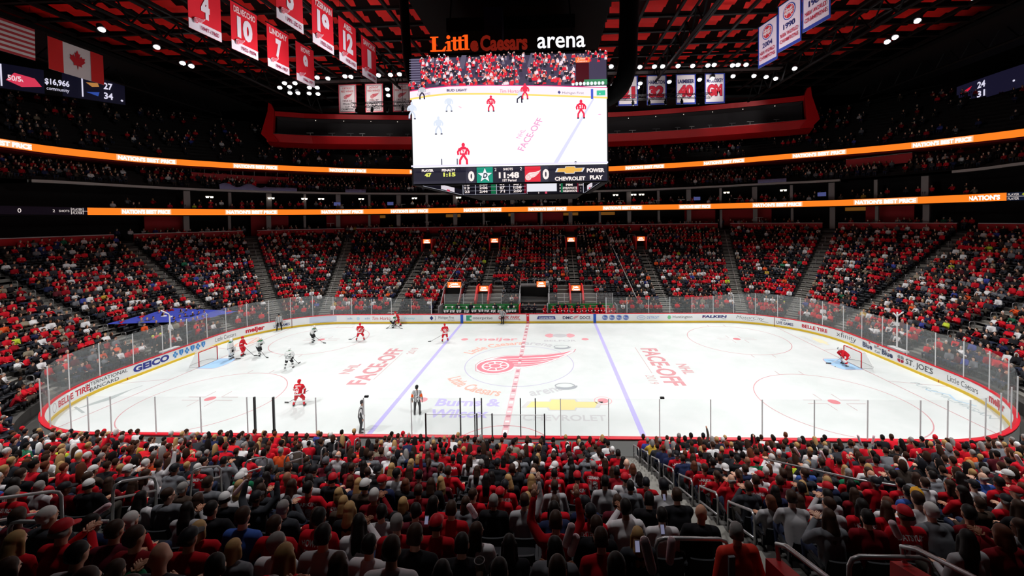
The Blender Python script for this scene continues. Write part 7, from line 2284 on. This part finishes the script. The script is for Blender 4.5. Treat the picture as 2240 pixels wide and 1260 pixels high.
o, J = skater(SK, 'white skater crouching in the slot between the circles', -19.16, -1.15, .3, S(lean=.45, crouch=.5, spread=.26, arms='stick'), 'white', '14'); stick(o, J, 'hockey stick of the white skater in the slot', (.4, .9))
o, J = skater(SK, 'white skater reaching his stick across the far left face-off spot', -21.48, 5.95, E_ - .2, S(lean=.5, crouch=.5, spread=.2, stag=.15, arms='stick'), 'white'); stick(o, J, 'long hockey stick reaching over the far left face-off spot', (.15, 1.35))
o, J = skater(SK, 'white skater bending low beside the red skater at the far boards', -15.43, 11.28, E_ - .2, S(lean=.85, crouch=.9, spread=.26, stag=.2, arms='knees'), 'white'); stick(o, J, 'hockey stick low on the ice by the far boards', (.3, 1.2))
o, J = skater('goalkeeper', 'white goalkeeper with green mask standing beside the left goal', -26.03, 1.1, E_ + .2, S(lean=.1, crouch=.2, spread=.17, arms='side'), 'white', goalie=True); stick(o, J, 'goal stick held by the white goalkeeper', (.25, .5), gl=True, col=(214, 214, 214))
o, J = skater('goalkeeper', 'red goalkeeper in white pads crouching in the right crease', 26.4, -.27, PI / 2 - .2, S(lean=.85, crouch=1.0, spread=.32, arms='knees', nod=-.5), 'red', goalie=True); stick(o, J, 'goal stick held low by the red goalkeeper', (.1, .9), gl=True, col=(214, 214, 214))
skater('referee', 'striped official standing against the far left boards', -27.87, 10.1, PI + .5, S(lean=.05, spread=.2, arms='side'), 'ref')
skater('referee', 'striped referee with orange armbands seen from behind near the blue line', -5.73, -8.8, .1, S(lean=.02, spread=.13, arms='side'), 'ref', '14', armband=True)
skater('referee', 'striped official half hidden behind the near boards', -8.35, -10.86, E_ + .35, S(lean=.18, spread=.14, arms='side'), 'ref')
skater('referee', 'striped official sitting on the far boards near the red line', -2.91, 12.6, PI - .5, S(lean=.1, spread=.1, arms='hips'), 'ref')

# ------------------------------------------------------------------ team benches
def bench_row(team, xs, y, words):
    first = None
    RB_ = random.Random(len(xs))
    for i, x in enumerate(xs):
        J = pose_sit(lean=.35, yaw=.2, arms='knees')
        if first is None:
            v, f = fuse(skin_caps(J), .028, 2)
            o = D.objects.new('bench_player', mesh_from('bench_player', v, f, [mat('skin', SKIN[0], rough=.6)])); COL.objects.link(o)
            jv, jf = fuse(shirt_caps(J, 1.3), .03, 3)
            t = (J['neck'] - J['hip']).normalized()
            mi = []
            for q in jf:
                c = Vector(np.mean([jv[k] for k in q], axis=0)); a = (c - J['hip']).dot(t)
                mi.append((1 if a > .46 else 0) if team == 'white' else (1 if min((c - J['el', s]).length for s in (-1, 1)) < .1 else 0))
            child('jersey', mesh_from('jersey', jv, jf, [PW_, PGREEN] if team == 'white' else [PR_, PW_], mi=mi), o)
            pv, pf = fuse(pants_caps(J, 1.2), .03, 2); child('trousers', mesh_from('trousers', pv, pf, [PBLK if team == 'white' else PR_]), o)
            hv, hf = fuse([(J['head'] + J['M'] @ Vector((0, -.015, .045)), (.1, .118, .105), J['M']), (J['head'] + J['M'] @ Vector((0, -.06, -.02)), (.09, .07, .07), J['M'])], .018, 2)
            child('helmet', mesh_from('helmet', hv, hf, [mat('helmet_white', (236, 238, 238), rough=.35) if team == 'white' else PR_]), o)
            for s in (-1, 1):
                d = (J['wr', s] - J['el', s]).normalized()
                mb = MB(); mb.tube([J['wr', s] - d * .06, J['wr', s] + d * .02, J['wr', s] + d * .12], [.055, .062, .05], 8); mb.build('glove', PBLK if team == 'white' else PR_, o, smooth=True)
            first = o
        else:
            o = first.copy(); COL.objects.link(o)
            for c in list(first.children):
                q = c.copy(); COL.objects.link(q); q.parent = o
        o.location = (x, y + RB_.uniform(-.08, .08), .46 + RB_.uniform(-.06, .08)); o.rotation_euler = (0, 0, PI + RB_.uniform(-.35, .35)); o.scale = (1.04,) * 3
        thing(o, f'{words}, {["first", "second", "third", "fourth", "fifth", "sixth", "seventh", "eighth", "ninth", "tenth", "eleventh", "twelfth", "thirteenth"][i]} from the left', 'person', f'{words}s')
bench_row('white', [-9.9, -9.1, -8.3, -7.35, -6.5, -5.7, -4.9, -4.1, -3.3, -2.4, -1.7], 13.95, 'white-helmeted player on the left bench')
bench_row('red', [2.0, 3.0, 3.75, 4.45, 5.2, 5.95, 6.65, 7.4, 8.1, 8.75, 9.45, 10.1], 13.95, 'red-helmeted player on the right bench')
for i, (x, s, lab) in enumerate(((-8.6, -.1, 'dark-suited coach standing at the left end of the left bench'), (-7.0, .2, 'dark-suited coach second along behind the left bench'), (-4.1, .0, 'dark-suited coach in the middle behind the left bench'), (-2.1, .3, 'dark-suited coach at the right end of the left bench'), (3.6, .1, 'dark-suited coach at the left end of the right bench'), (4.5, -.2, 'dark-suited coach second along behind the right bench'), (5.95, .1, 'dark-suited coach with folded arms behind the right bench'), (8.6, .0, 'dark-suited coach at the right end of the right bench'))):
    o, J = skater('coach', lab, x, 14.65, PI + s, S(lean=.04, spread=.1, arms=('fold', 'side')[i % 2]), 'suit', helmet=False, cap='short' if i % 3 == 1 else None, k=1.0)
    o.location.z = .35
for i, (x, y, lab) in enumerate(((-.65, 14.3, 'photographer in grey standing left in the middle tunnel'), (.05, 14.6, 'photographer in grey standing in the middle tunnel'), (.75, 14.4, 'photographer in grey standing right in the middle tunnel'))):
    o, J = skater('photographer', lab, x, y, PI, S(lean=.1, spread=.1, arms='fold'), 'suit', helmet=False, cap='short', k=1.0)
    o.location.z = .3
    o.children[0].material_slots[0].link = 'OBJECT'; o.children[0].material_slots[0].material = mat('photographer_grey', (96, 92, 92))
YV = mat('vest_yellow', (206, 226, 50), rough=.7)
for i, (p, s, fc, lab) in enumerate(((23.4 + 6.2, 2.2, 0, 'steward in a yellow vest on the far right corner stairs'), (-42.3, 1.5, .3, 'left one of two stewards in yellow vests behind the left glass'), (-41.6, 1.5, -.3, 'right one of two stewards in yellow vests behind the left glass'), (-30.3, 18.4, 0, 'steward in a yellow vest high on the far left stairs'))):
    x, y, nx, ny = row_pt(s, p if abs(p) > 33 else p)
    o, J = skater('steward', lab, x, y, math.atan2(-ny, -nx) - PI / 2 + fc, S(lean=.1, spread=.1, arms='side'), 'suit', helmet=False, k=1.0)
    o.location.z = row_z(int((s - 1.6) / .82)) + .02
    o.children[0].material_slots[0].link = 'OBJECT'; o.children[0].material_slots[0].material = YV

# blue cover over part of the corner seats on the left
mb = MB(); n = 12
for i in range(n + 1):
    for j, s in enumerate((3.0, 4.4, 5.8)):
        x, y, nx, ny = row_pt(s, -(37.5 + 5.2 * i / n) * (RR + s) / (RR + 4.0) if True else 0)
        mb.v.append((x, y, row_z((s - 1.6) / .82) + .95 + .05 * math.sin(i * 1.7 + j)))
mb.f = [(i * 3 + j, i * 3 + 3 + j, i * 3 + 4 + j, i * 3 + 1 + j) for i in range(n) for j in (0, 1)]; mb.m = [0] * len(mb.f)
thing(mb.build('seat_cover', mat('cover_blue', (52, 66, 170), rough=.8, noise=.2, nscale=2), smooth=True), 'blue cover spread over seats behind the left corner glass', 'cover')
